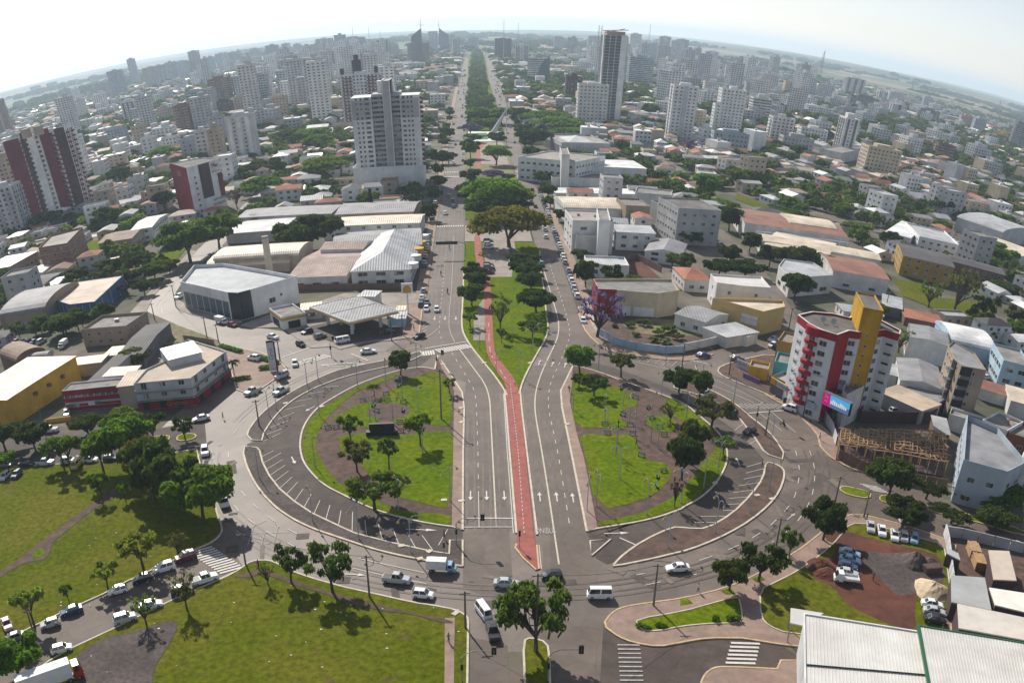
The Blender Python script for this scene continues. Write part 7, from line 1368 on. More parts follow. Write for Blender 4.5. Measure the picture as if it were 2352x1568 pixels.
def at_(tile,x,y):return gp(tile,x,y)[0]
q=at_('C3',1300,880);person(q[0],q[1],2.6,'person in white cap and dark clothes standing on the red earth lot',z=.2)
q=at_('C3',553,105);person(q[0],q[1],1.2,'person in dark clothes at the tip of the right parking verge')
q=at_('C3',1258,470);person(q[0],q[1],.3,'person walking on the pavement behind the earth lot',z=.17)
crowd()
for nm,tl,x,y,lb in (('r','B2',683,350,'rider on the middle motorcycle on the left avenue'),('r','B2',738,170,'rider on the farthest motorcycle on the left avenue'),('r','B2',727,470,'rider on the nearest motorcycle on the left avenue')):
 q=at_(tl,x,y);person(q[0],q[1]+.25,pi,lb,(.03,.03,.03),(.03,.04,.06),bike=True,z=.1)
q=at_('C2',692,1365);r=vehicle('moto','black',q[0],q[1],radians(-50),'black motorcycle on the ring below the crossing at the billboard');person(q[0],q[1],radians(-140),'rider in dark clothes on the roundabout motorcycle',bike=True,z=.1)
# -- trees
def leafmat(name,var=.45):
 m=mat(name,(.08,.12,.03),.75,var,.9,objcol=True,trans=.5,spec=.05);return m
M_LEAF=leafmat('foliage')
TC=dict(dark=(.072,.106,.020),dense=(.100,.150,.022),mid=(.140,.210,.026),bright=(.145,.255,.020),light=(.23,.29,.035),olive=(.14,.155,.036),rust=(.185,.165,.018),purple=(.20,.135,.27),yellow=(.42,.30,.03),brown=(.10,.065,.040),lime=(.15,.26,.018))
def leaf_quads(centres,rads,per,size,seed,shell=.55,flat=1.,tri=False):
 """numpy: leaf quads scattered through clumps -> verts, faces"""
 g=np.random.default_rng(seed);V=[];n_all=0
 for c,r in zip(centres,rads):
  n=int(per*(r[0]*r[0] if isinstance(r,tuple) else r*r));n=max(n,12);rx,ry,rz=r if isinstance(r,tuple) else (r,r,r*flat)
  d=g.normal(size=(n,3));d/=np.linalg.norm(d,axis=1)[:,None];rad=shell+(1-shell)*g.random(n)**.6
  d[:,2]=np.where(d[:,2]<-.35,-d[:,2]*.6,d[:,2])
  p=np.array(c)+d*rad[:,None]*np.array([rx,ry,rz])
  nrm=d*.55+g.normal(size=(n,3))*.6+np.array([0,0,.35]);nrm/=np.linalg.norm(nrm,axis=1)[:,None]
  t1=np.cross(nrm,g.normal(size=(n,3)));t1/=np.linalg.norm(t1,axis=1)[:,None]+1e-9;t2=np.cross(nrm,t1)
  s=size*(.6+.8*g.random(n))[:,None]
  q=np.stack([p-t1*s-t2*s*.6,p+t1*s-t2*s*.6,p+t1*s+t2*s*.6,p-t1*s+t2*s*.6],1);V.append(q.reshape(-1,3))
 V=np.concatenate(V);return V
def quad_mesh(name,V,mats):
 n=len(V)//4;me=bpy.data.meshes.new(name);me.vertices.add(len(V));me.vertices.foreach_set('co',V.astype(np.float32).ravel())
 me.loops.add(n*4);me.loops.foreach_set('vertex_index',np.arange(n*4,dtype=np.int32));me.polygons.add(n);me.polygons.foreach_set('loop_start',np.arange(0,n*4,4,dtype=np.int32))
 try:me.polygons.foreach_set('loop_total',np.full(n,4,dtype=np.int32))
 except Exception:pass
 for m in mats:me.materials.append(m)
 me.update(calc_edges=True);return me
def tree_proto(kind,seed):
 """crown and trunk for a tree of height 1 and crown radius 1 (horizontal), leaf sizes allow for the later scaling"""
 g=random.Random(seed*31+7);K=dict(dense=dict(n=24,z0=.29,zr=.37,cr=(.22,.42),per=400,ls=.055,shell=.5,limb=5,fork=.28),umbrella=dict(n=40,z0=.26,zr=.37,cr=(.26,.40),per=330,ls=.042,shell=.4,limb=9,fork=.2,flat=.4),open=dict(n=22,z0=.34,zr=.33,cr=(.17,.30),per=330,ls=.045,shell=.2,limb=9,fork=.25),sparse=dict(n=24,z0=.36,zr=.33,cr=(.14,.26),per=150,ls=.035,shell=.0,limb=14,fork=.2),young=dict(n=13,z0=.50,zr=.26,cr=(.22,.36),per=260,ls=.060,shell=.1,limb=7,fork=.35),bush=dict(n=12,z0=.22,zr=.36,cr=(.30,.46),per=300,ls=.07,shell=.4,limb=3,fork=.08))[kind]
 cs,rs=[],[];zc=K['z0']+K['zr']
 for i in range(K['n']):
  for _ in range(20):
   x,y,z=g.uniform(-1,1),g.uniform(-1,1),g.uniform(-1,1)
   if x*x+y*y+z*z<1:break
  r=g.uniform(*K['cr']);f=1-r*(.75 if kind=='umbrella' else.5)
  if kind=='umbrella':z=1.15*(1-(x*x+y*y))-.3+g.uniform(-.3,.2)
  cs.append((x*f*1.08,y*f*1.08,zc+z*K['zr']*(1-r*.6)));rs.append((r,r,r*(.42 if kind!='umbrella' else.40)))
 V=leaf_quads(cs,rs,K['per']*(4.8 if kind in ('dense','umbrella','bush') else 3.8),K['ls']*1.05,seed,K['shell']);V[:,2]=np.minimum(V[:,2],1.02)
 crown=quad_mesh('crown',V,[M_LEAF]);b=MB();fk=K['fork'];bx,by=g.uniform(-.06,.06),g.uniform(-.06,.06)
 b.path([(0,0,-.02),(bx*.4,by*.4,fk*.5),(bx,by,fk)],.075,.052,7)
 for i in range(min(K['limb'],len(cs))):
  c=cs[i];m_=(bx+(c[0]-bx)*.45,by+(c[1]-by)*.45,fk+(c[2]-fk)*.6);b.path([(bx,by,fk*.97),m_,(c[0],c[1],c[2])],.036,.010,5)
  for k in range(2 if kind in ('sparse','open') else 0):j=g.randrange(len(cs));e=cs[j];b.tube(m_,(m_[0]*.5+e[0]*.5,m_[1]*.5+e[1]*.5,e[2]*.9+.05),.014,.005,4)
 return crown,b.mesh('trunk',[M_BARK])
TP={}
def get_tp(kind,i):
 if (kind,i) not in TP:TP[kind,i]=tree_proto(kind,i+{'dense':0,'umbrella':20,'open':40,'sparse':60,'young':80,'bush':100}[kind])
 return TP[kind,i]
def place_tree(kind,col,x,y,h,r,label=None,look=None,group=None,name='tree',z=0.):
 if kind=='palm':return palm(x,y,h,r,label,look)
 if kind=='cypress':return cypress(x,y,h,r,label,look)
 cr,tr=get_tp(kind,R.randrange(4));o=empty(name,(x,y,z),R.random()*6.28);c=TC[col];v=R.uniform(.85,1.15)
 o.scale=(1,1,1)
 a=put('crown',cr,o,sc=(r,r,h));a.color=(c[0]*v*R.uniform(.9,1.1),c[1]*v,c[2]*v,1);put('trunk',tr,o,sc=(r*.75+.6,r*.75+.6,h))
 tag(o,label,'tree' if kind!='bush' else 'bush',group,look,(x,y));TREES.append((x,y,r));return o
TREES=[]
def palm(x,y,h,r,label=None,look=None):
 if 'palm' not in TP:
  b=MB();b.path([(0,0,0),(.03,0,.5),(0,0,.88)],.06,.04,6);tm_=b.mesh('trunk',[M_BARK]);b=MB();g=random.Random(4)
  for i in range(22):
   a_=2*pi*i/22+g.uniform(-.1,.1);el=g.uniform(-.2,.8);p0=Vector((0,0,.88));pts=[]
   for k in range(6):s=k/5;pts.append(Vector((cos(a_)*s*cos(el*.5),sin(a_)*s*cos(el*.5),.88+.13*sin(el)*s*2-.22*s*s)))
   n_=Vector((-sin(a_),cos(a_),0))
   for k in range(5):w0,w1=.11*(1-abs(k/5-.4)),.11*(1-abs((k+1)/5-.4));dz=Vector((0,0,.03));b.face([pts[k],pts[k]+n_*w0-dz,pts[k+1]+n_*w1-dz,pts[k+1]]);b.face([pts[k],pts[k+1],pts[k+1]-n_*w1-dz,pts[k]-n_*w0-dz])
  TP['palm']=(b.mesh('fronds',[M_LEAF]),tm_)
 o=empty('palm_tree',(x,y,0),R.random()*6);a=put('fronds',TP['palm'][0],o,sc=(r,r,h));a.color=(.05,.085,.02,1);put('trunk',TP['palm'][1],o,sc=(r*.8+.4,r*.8+.4,h));tag(o,label,'palm tree',None,look,(x,y));return o
def cypress(x,y,h,r,label=None,look=None):
 if 'cyp' not in TP:
  cs=[(0,0,.08+.11*i) for i in range(8)];rs=[(1-abs(i-2.5)*.11,)*2+(.11,) for i in range(8)];rs=[(max(.3,a),max(.3,b),c) for a,b,c in rs]
  TP['cyp']=quad_mesh('crown',leaf_quads(cs,rs,260,.10,5,.6),[M_LEAF]);b=MB();b.tube((0,0,0),(0,0,.3),.15,.1);TP['cypt']=b.mesh('trunk',[M_BARK])
 o=empty('cypress_tree',(x,y,0));a=put('crown',TP['cyp'],o,sc=(r,r,h));a.color=(.02,.035,.014,1);put('trunk',TP['cypt'],o,sc=(r,r,h));tag(o,label,'tree',None,look,(x,y));return o
def tree(kind,col,tile,bx,by,ty,wpx,label=None,look=None):
 g=G(*t(tile,bx,by)[0]);h=hgt(g,*t(tile,bx,ty)[0]);d=sqrt(g[0]**2+g[1]**2+(CAMH-h/2)**2)
 sc=SC if tile!='D' else 1.;r=wpx*sc/2/1176*SLON*d*1.12
 return place_tree(kind,col,g[0],g[1],max(h,.8),r,label,look,name={'purple':'jacaranda_tree'}.get(col,'tree') if kind!='bush' else 'bush')
for a_ in (('open','mid','B3',1325,1360,890,480,'large half-bare tree standing in the bottom median by the traffic lights'),('young','light','A3',970,800,550,290,'yellow green tree on the left park behind the third car of the diagonal row'),('young','light','A3',730,935,745,180,'small yellow green tree left of the larger one along the diagonal row'),('young','bright','A3',470,1030,900,80,'tiny young tree near the dark sedan on the left park'),('young','light','A3',235,1190,905,260,'spreading yellow green tree above the sixth car of the diagonal row'),('sparse','olive','A3',1210,700,535,150,'thin brownish tree behind the wine red SUV'),('sparse','olive','A3',1265,1075,800,210,'see-through tree over the diagonal street by the white pickup'),('sparse','mid','A3',992,1180,960,200,'see-through tree at the edge of the dark gravel patch'),('open','dense','A3',1970,895,630,220,'leaning two-stemmed tree beside the lower zebra street corner'),('open','dense','A3',2250,960,620,330,'dark spreading tree on the front lawn left of the boxy truck'),('sparse','mid','A3',1812,912,745,110,'small thin tree beside the tall dark pole on the front lawn'),('young','lime','A3',692,335,150,130,'small tree at the upper end of the park footpath'),('young','lime','A3',852,345,220,75,'tiny tree right of the upper end of the park footpath'),('dense','dark','A3',1050,340,-60,330,'huge dark tree at the corner of the left park'),('dense','dense','A3',1210,400,20,300,'second huge dark tree beside the huge one on the left park'),('umbrella','rust','A3',1010,250,-90,330,'tree with orange tinged top behind the huge dark park tree'),('dense','bright','A3',1375,465,120,400,'bright green tree leaning over the parked delivery truck'),('dense','bright','A3',130,1520,1255,330,'bright green tree in the bottom left corner over the long truck'),('young','bright','A3',705,155,-120,260,'tree with bright crown over the white hatchback of the park-side row'),('young','bright','A3',480,130,-130,210,'tree with bright crown over the silver SUV of the park-side row'),('young','bright','A3',60,130,0,170,'low bright tree at the left end of the park-side row'),('dense','bright','A2',880,1640,1320,330,'bright tree right of the three along the side street'),('young','bright','A2',430,1640,1440,230,'bright tree left of the three along the side street'),('dense','dark','A2',40,1535,1320,260,'dark round tree on the median at the left edge'),('dense','dark','A2',242,1528,1325,200,'dark tree on the median below the delivery yard'),('dense','dark','A2',600,1425,1300,220,'dark low tree in front of the red banded block'),('dense','mid','A2',830,1410,1255,230,'dark green tree below the green shop sign'),('open','dark','A2',1045,1472,1255,180,'dark tree in front of the red shop front'),('open','dark','A2',1255,1462,1295,150,'dark small tree on the traffic island below the corner block'),('dense','dense','A2',460,755,605,225,'dark round tree below the blue building'),('dense','olive','A2',910,960,850,200,'olive round tree in the courtyard of the corner block'),('palm','mid','A2',1585,1025,905,95,'single palm beside the corner block forecourt'),('dense','dense','D',438,602,508,118,'large green tree above the green plot at the left'),('dense','mid','D',505,575,490,90,'green tree right of the large green tree at the left'),('dense','dark','D',713,577,498,118,'big round dark tree in front of the long warehouse'),('open','brown','A2',860,480,390,90,'brownish tree right of the blue building'),('dense','dark','A2',760,320,230,170,'dark shrub tree, left of the garden thicket'),('dense','dark','A2',900,320,190,200,'dark shrub tree in the middle of the garden thicket'),('dense','mid','A2',990,290,195,130,'green shrub tree at the back of the garden thicket'),('dense','dark','A2',870,400,310,160,'low dark tree at the front of the garden thicket'),('dense','dense','A2',1050,380,260,160,'dark green tree at the right of the garden thicket'),('dense','olive','A2',1150,330,240,120,'olive bush tree at the right edge of the garden thicket'),('dense','dark','A2',520,400,300,160,'dark tree behind the small bright white roof'),('dense','dark','A2',980,480,380,120,'dark tree by the bend of the side street'),('dense','dark','A2',1060,420,360,100,'dark tree at the pavement of the bending side street'),('dense','mid','A2',110,420,335,120,'small green tree right of the beige workshop'),('dense','dark','A2',70,560,490,80,'dark small tree left of the grey arched hall'),('dense','dark','B2',905,390,262,135,'dark tree by the cycle path, topmost of the left trio'),('dense','dark','B2',920,460,330,140,'dark tree by the cycle path, middle of the left trio'),('dense','dense','B2',890,555,410,150,'dark tree by the cycle path, lowest of the left trio'),('dense','dark','B2',1240,290,200,170,'dark tree right of the small car park'),('dense','dark','B2',1255,370,255,180,'dark tree below the right bay of the small car park'),('dense','dark','B2',1290,440,330,150,'dark tree on the right edge of the median lawn'),('dense','dark','B2',1325,595,450,200,'dark spreading tree on the median lawn beside the right avenue'),('sparse','mid','B2',1082,715,470,130,'tall thin tree in the middle of the median lawn'),('sparse','mid','B2',1325,700,590,160,'thin low tree under the dark spreading median tree'),('young','mid','B2',1300,770,660,170,'low green tree by the curve of the right avenue'),('young','bright','B2',880,700,595,110,'small green tree beside the left avenue arrows'),('young','mid','B2',1092,805,705,60,'tiny dark sapling on the median lawn'),('sparse','mid','B2',1145,785,735,60,'tiny thin sapling right of the dark sapling'),('dense','bright','B2',1620,1010,832,185,'round bright tree at the upper left tip of the right island'),('young','olive','B2',1898,1035,880,180,'flat olive tree beside the street at the right island'),('open','dense','B2',1615,1105,1010,95,'small dark tree below the round bright tree'),('open','dense','B2',1718,1165,1010,180,'leaning dark tree on the right island lawn'),('sparse','purple','B2',1738,765,445,330,'tall purple flowering tree by the white wall'),('dense','dark','B2',1660,430,250,130,'dark tree left of the white cube building'),('dense','dark','B2',1630,260,180,130,'dark tree in front of the square white block'),('dense','dense','B2',410,1022,862,132,'small dark tree at the top of the left island'),('young','mid','B2',740,1150,1042,90,'small tree near the right edge of the left island'),('palm','mid','B2',232,1170,1080,90,'low palm on the left island path'),('young','mid','B2',75,1475,1300,150,'green tree on the left part of the left island'),('young','bright','B2',545,1505,1300,180,'bright tree right of the black stone monument'),('young','mid','B2',332,1660,1455,140,'green tree below the black stone monument'),('open','olive','B2',118,1680,1455,210,'wide olive tree at the lower left of the left island'),('open','mid','B3',235,400,150,370,'wide forked tree at the bottom of the left island'),('dense','dark','C2',-10,1140,980,185,'dark round tree beside the parking lane at the right island'),('dense','dense','C2',130,1180,990,140,'small dark round tree right of the other on the parking lane'),('dense','dark','C3',10,200,-80,220,'dense dark tree on the lower right of the right island'),('dense','dark','C2',60,1620,1340,200,'tall dark tree behind the dense dark one on the right island'),('open','olive','C2',210,1375,1160,280,'wide olive tree over the parked green hatchback'),('sparse','brown','B3',2260,385,180,90,'small leafless brown tree at the right island lower path'),('young','mid','C2',290,1560,1440,130,'yellow green low tree near the right tip of the right island'),('sparse','olive','C2',-70,1340,1200,150,'thin olive tree in the middle of the right island'),('dense','dark','C3',965,605,330,280,'dark round tree at the pavement corner before the earth lot'),('open','dark','C3',530,885,620,320,'broad dark tree on the curved pavement'),('dense','dense','C3',330,950,745,215,'dark tree, leftmost on the curved pavement'),('open','dense','C3',735,720,510,150,'slender dark tree between the two large pavement trees'),('dense','dark','C3',1405,325,60,290,'large dark tree on the traffic island before the timber frame'),('open','dark','C3',1660,325,170,230,'loose dark tree right of the large island tree'),('dense','dark','C3',1500,515,315,265,'dark tree over the pavement behind the five parked cars'),('open','dark','C3',1830,490,360,250,'dark tree at the corner of the grey street wall'),('dense','dark','C3',2110,510,370,270,'dark tree in front of the grey wall at the right'),('dense','bright','C3',2140,360,200,320,'bright green tree below the curved blue grey building'),('sparse','brown','C3',1890,350,240,150,'brownish thin tree left of the bright green tree'),('dense','dark','C2',770,525,335,190,'dark tree on the pavement before the angular pale building'),('dense','dark','C2',465,190,60,120,'dark tree at the left end of the warehouse row'),('dense','dark','C2',600,290,140,150,'dark tree, first of four before the warehouses'),('dense','dense','C2',710,290,150,150,'dark tree, second of four before the warehouses'),('dense','dark','C2',810,290,150,160,'dark tree, third of four before the warehouses'),('dense','dense','C2',960,320,200,170,'dark tree, fourth of four before the warehouses'),('dense','dark','C2',260,350,240,180,'dark tree right of the orange tiled house'),('dense','dark','C2',440,355,240,210,'dark tree behind the modern white house'),('sparse','mid','C2',1678,565,370,170,'loose grey green tree on the green field'),('sparse','olive','C2',1850,605,290,280,'tall spreading half-bare tree on the green field'),('open','dark','C2',2030,655,450,200,'dark loose tree at the right of the green field'),('dense','olive','C2',2240,690,540,130,'small olive tree at the right end of the field'),('sparse','mid','C2',1475,870,690,160,'drooping tree in front of the hotel'),('dense','mid','C2',1200,70,-10,190,'green tree above the middle warehouse'),('dense','dark','C2',1400,160,40,130,'dark tree left of the ochre school block'),('dense','bright','C2',2090,240,110,280,'green spreading tree behind the dark school wing'),('dense','mid','C2',1750,150,90,150,'green tree behind the ochre school block'),('dense','mid','C2',1350,620,540,110,'green bushy tree right of the ochre stair tower'),('dense','mid','C2',2085,780,700,90,'green tree right of the white arched sports hall'),('bush','lime','C2',1738,1245,1195,80,'light green bush on the wedge roof yard'),('bush','bright','C2',1630,1300,1240,130,'green bush at the dark boundary wall'),('bush','bright','C2',1815,1310,1260,90,'green bush below the black-fronted block'),('dense','dark','C2',2070,380,280,200,'dark tree between field and right edge houses'),('dense','dark','C2',2200,480,400,220,'dark wide tree near the right edge above the grey hotel row'),('dense','dark','C2',60,140,40,160,'dark tree at the street by the grey and ochre block'),('umbrella','rust','B1',1145,1675,1398,430,'large orange topped tree in the median beside the car park'),('umbrella','bright','B1',1060,1465,1208,400,'broad bright green tree with flat crown in the median'),('umbrella','mid','B1',1160,1460,1245,250,'green tree touching the broad flat-crowned median tree'),('dense','dark','B1',890,1390,1235,170,'dark tree left of the broad flat-crowned median tree'),('dense','dark','B1',1180,1520,1400,160,'dark tree in the shade behind the orange topped tree'),('dense','dark','B1',960,1335,1215,150,'dark tree at the back of the median grove, left one'),('dense','dense','B1',1110,1340,1220,170,'deep green tree at the back of the median grove, right one'),('dense','dark','B1',1215,1480,1345,130,'dark tree at the right of the median grove'),('dense','dark','B1',950,1470,1360,140,'dark tree left of the orange topped tree'),('umbrella','dense','B1',1010,1500,1330,260,'green tree between orange topped and broad flat-crowned trees'),('umbrella','purple','B1',1030,1215,1150,150,'purple flowering tree in the median before the crossing'),('dense','dark','B1',890,1240,1145,120,'dark tree left of the purple median tree'),('dense','dark','B1',1140,1220,1178,80,'small dark tree right of the purple median tree'),('umbrella','bright','B1',1055,1118,980,160,'lone bright green tree on the paved part of the median'),('dense','dark','B1',880,1142,1075,65,'small dark tree at the left of the paved median'),('dense','mid','B1',882,1070,940,100,'green tree left of the winding red path'),('dense','mid','B1',895,965,905,100,'low green tree by the left avenue below the square'),('dense','dark','B1',1060,985,890,100,'dark tree right of the winding red path'),('umbrella','purple','B1',880,915,838,135,'purple flowering tree at the left corner of the square'),('umbrella','bright','B1',950,840,725,170,'flat bright tree at the left of the square'),('umbrella','bright','B1',1090,840,728,200,'flat bright tree in the middle of the square'),('dense','dark','B1',1225,850,730,110,'dark tree at the right of the square'),('umbrella','bright','B1',1390,860,750,320,'very wide bright tree right of the square'),('umbrella','lime','B1',1460,905,790,270,'second very wide bright tree nearer than the first'),('umbrella','bright','B1',1560,960,865,260,'wide bright tree above the exhibition hall'),('dense','dark','B1',1300,1010,875,190,'dark tree left of the exhibition hall'),('dense','dark','B1',1315,1140,1040,115,'dark tree at the kerb left of the purple panelled block'),('dense','dark','B1',1290,1070,995,95,'dark tree just behind the kerb tree by the right avenue'),('dense','dense','B1',720,945,862,85,'green tree on the left pavement by the pale blue shed'),('dense','dark','B1',735,1110,1030,90,'dark tree on the left pavement beside the podium'),('dense','dark','B1',650,1110,1010,100,'dark tree near the right corner of the podium tower'),('palm','mid','B1',500,1440,1300,95,'left palm of the group below the podium'),('palm','mid','B1',560,1420,1290,90,'right palm of the group below the podium'),('palm','mid','B1',450,1430,1320,80,'low palm left of the group below the podium'),('cypress','dark','B1',212,1448,1275,28,'single dark cypress below the podium'),('cypress','dark','B1',520,1440,1335,30,'dark cypress among the palms below the podium'),('cypress','dark','C1',2110,1260,1195,30,'left of two cypresses at the right side street'),('cypress','dark','C1',2140,1260,1200,26,'right of two cypresses at the right side street'),('dense','dark','B1',60,1030,960,120,'dark tree at the left foot of the pale podium tower'),('dense','dark','B1',50,1160,1060,140,'dark tree left of the podium'),('umbrella','bright','B1',600,870,780,80,'bright tree between podium tower and left avenue'),('umbrella','bright','A1',1775,1330,1195,250,'flat bright green tree right of the crimson office block'),('umbrella','bright','A1',1745,1510,1432,215,'low flat bright tree in front of the crimson block row'),('umbrella','bright','A1',1500,1545,1450,230,'flat green tree below the crimson office block'),('umbrella','mid','A1',1300,1600,1488,330,'wide flat green tree above the green plot'),('dense','dense','A1',740,1528,1395,145,'round dark tree left of the white roof row'),('dense','dark','A1',820,1248,1130,140,'dark round tree below the small white blocks'),('umbrella','mid','A1',2190,1210,1060,280,'wide dark green tree left of the podium tower'),('dense','dark','A1',1120,1415,1290,130,'dark tree hugging the crimson wall'),('dense','dark','A1',1820,1190,1070,190,'dark dense tree, right of two above the crimson block roof'),('dense','dark','A1',1670,1190,1110,190,'dark dense tree, left of two above the crimson block roof'),('umbrella','lime','A1',1120,1075,985,185,'flat bright tree beside the small white block with square windows'),('umbrella','bright','A1',2080,950,868,220,'flat bright tree left of the maroon balcony slab'),('umbrella','lime','A1',2155,1000,908,165,'second flat bright tree left of the maroon balcony slab'),('dense','mid','A1',2035,815,725,120,'green tree left of the maroon balcony slab top'),('sparse','brown','A1',1605,1410,1270,110,'bare dark tree beside the crimson office block'),('dense','dark','A1',330,1540,1430,190,'dark tree at the foot of the maroon and white striped tower'),('dense','mid','A1',985,1125,1065,110,'green tree below the small white block'),('dense','dark','A1',1960,960,880,150,'dark tree in the left middle distance'),('dense','dark','A1',620,1290,1220,110,'dark tree right of the maroon and white striped tower'),('dense','dark','A1',850,1540,1470,120,'dark low tree below the white roof row'),('sparse','purple','C1',62,1062,918,145,'purple flowering tree below the plain white tower'),('dense','bright','C1',150,1355,1180,160,'bright green tree left of the red-tiled house'),('dense','mid','C1',402,1275,1140,150,'green tree right of the red-tiled house'),('dense','mid','C1',540,1260,1170,140,'green tree right of the green one by the red-tiled house'),('umbrella','mid','C1',280,1455,1345,205,'flat green tree above the rusted warehouse'),('dense','dark','C1',330,1560,1400,150,'dark tree left of the rusted warehouse'),('young','bright','C1',690,1310,1255,110,'bright small tree on the green strip'),('young','bright','C1',715,1390,1310,130,'bright small tree below the other on the green strip'),('umbrella','bright','C1',815,1450,1370,95,'flat small tree on the green strip'),('dense','mid','C1',1100,1450,1370,130,'green tree at the right end of the green strip'),('dense','mid','C1',960,1210,1140,105,'green tree near the pale two storey store'),('dense','dark','C1',665,1015,950,115,'dark tree at the foot of the off-white balcony tower'),('dense','dark','C1',795,1065,980,90,'dark tree left of the slim white and green tower'),('umbrella','yellow','C1',2205,975,885,170,'yellow flowering flat tree near the right edge'),('dense','dark','C1',1960,1568,1470,160,'dark round tree above the ochre school block'),('dense','mid','C1',2200,1600,1530,140,'green flat tree at the right edge above the long warehouse'),('dense','dark','C1',1760,1450,1330,150,'dark tree between white buildings at the upper right'),('palm','mid','C1',1300,1560,1480,70,'palm behind the ochre school block'),('dense','dark','C1',1260,1300,1230,140,'dark tree below the broad cream tower, left one'),('dense','dark','C1',1400,1260,1190,90,'dark tree below the broad cream tower, right one'),('umbrella','dense','C1',380,1140,1085,180,'dark flat tree behind the pale hip-roofed block'),('umbrella','dense','C1',180,1130,1080,200,'dark flat tree left of the pale hip-roofed block'),('umbrella','mid','B1',2070,730,665,280,'flat green tree right of the tower under construction'),('umbrella','mid','B1',1395,625,565,240,'flat green tree above the square in the distance'),('umbrella','mid','B1',1110,490,440,110,'round green tree right of the far avenue'),):
 tree(*a_)
tree('bush','mid','A2',1560,870,820,60,'trimmed bush') if False else None
def hedge(tile,x1,y1,x2,y2,w_,h,label):
 a,b_=gp(tile,x1,y1,x2,y2);L=hypot(b_[0]-a[0],b_[1]-a[1]);n=int(L/1.0)+2;cs=[((b_[0]-a[0])*i/(n-1),(b_[1]-a[1])*i/(n-1),h*.5) for i in range(n)]
 V=leaf_quads(cs,[(w_,w_,h*.5)]*n,90,.22,n,.5);me=quad_mesh('hedge',V,[M_LEAF]);o=put('hedge',me,None,(*a,.15));o.color=(*TC['bright'],1);tag(o,label,'hedge')
hedge('A2',1500,835,1625,872,.9,1.1,'long clipped hedge along the brown forecourt street side');hedge('A2',1720,900,1870,948,1.0,1.1,'clipped hedge behind the white parked SUV');hedge('A2',1590,1062,1675,1048,1.0,1.0,'short clipped hedge at the lower corner of the brown forecourt');hedge('A2',1775,985,1850,975,1.2,1.2,'short thick hedge at the pylon sign')
hedge('B3',2020,1195,2080,1205,.6,.6,'low shrubs in the small pavement lawn, left clump');hedge('B3',2150,1190,2190,1195,.6,.6,'low shrubs in the small pavement lawn, second clump');hedge('C3',230,1150,245,1150,.6,1.0,'yellow green shrub in the small pavement lawn');hedge('C3',335,1150,385,1155,.8,1.0,'yellow green double shrub at the right of the pavement lawn')
hedge('C1',600,1400,850,1465,1.4,2.2,'long dark hedge along the green strip at the upper right')
for k,(x,y,r_) in enumerate(((1960,700,1.6),(2050,690,2.2),(2150,750,2.0),(2230,740,2.6),(2280,780,2.0),(2120,800,1.6),(2000,760,1.3),(1850,700,1.2),(2200,810,1.8))):
 g=gp('B2',x,y)[0];place_tree('bush',('mid','olive','bright')[k%3],g[0],g[1],r_*1.1,r_,label='wild %s shrub on the vacant plot, %s from the left wall'%(('green','olive','bright')[k%3],ORD[k]),name='bush')
def free(x,y,m=2.):
 for ox,oy,r in OCCB:
  if (x-ox)**2+(y-oy)**2<(r*.8+m)**2:return False
 return True
AV=dict(n=0)
rt=random.Random(11)
AVT=[]
for k in range(150):
 y=875+k*15.5+rt.uniform(-4,4)
 for x in (2.5,15.5):
  if k<20:place_tree('dense',rt.choice(('dark','dense','mid')),x+rt.uniform(-2,3),y,rt.uniform(7.5,10),rt.uniform(5,6.8),'dark crown, %s beyond the square in the %s line of the median trees'%(ORD[k],'left' if x<9 else 'right'),group='trees filling the far avenue median')
  elif k%8>1 or x>9 and k%8==0:AVT.append((x+rt.uniform(-3,4)+max(0,y-1500)*.006,y))
for x0,n,y0,dy in ((-18,26,470,24),(36.8,24,470,26)):
 for k in range(n):
  y=y0+k*dy+rt.uniform(-6,6)
  if rt.random()<.65:place_tree('dense',rt.choice(('dark','dense')),x0+rt.uniform(-1,1),y,rt.uniform(5,8),rt.uniform(2.5,4.5),look='dark kerbside tree on the %s'%('left' if x0<0 else 'right'))
sheet('square_paving',[(-2,790),(23,790),(23,862),(-2,862)],mat('pale_paving',(.62,.66,.62),.7,.1,.3),'top');sheet('square_lawn',[(4,800),(12,800),(12,850),(4,850)],mat('vivid_lawn',(.03,.16,.07),.9,.15,.3),'top')
r=empty('slanted_monument',(18,800,0));b=MB();b.prism([(-4,-2),(3,-2),(3,2),(-4,2)],0,6);b.build('base',W('white'),r);b=MB();b.tube((-3,0,4),(8,0,26),2.2,.3,6);b.build('spire',W('lgrey'),r);tag(r,'tall slanted white monument in the square between the avenues','monument')
b=MB();b.tube((0,0,0),(0,0,34),.35,.15,6);r=b.build('flag_pole',W('white'),None,(25,806,0));tag(r,'white flag pole beside the slanted monument','flag pole')
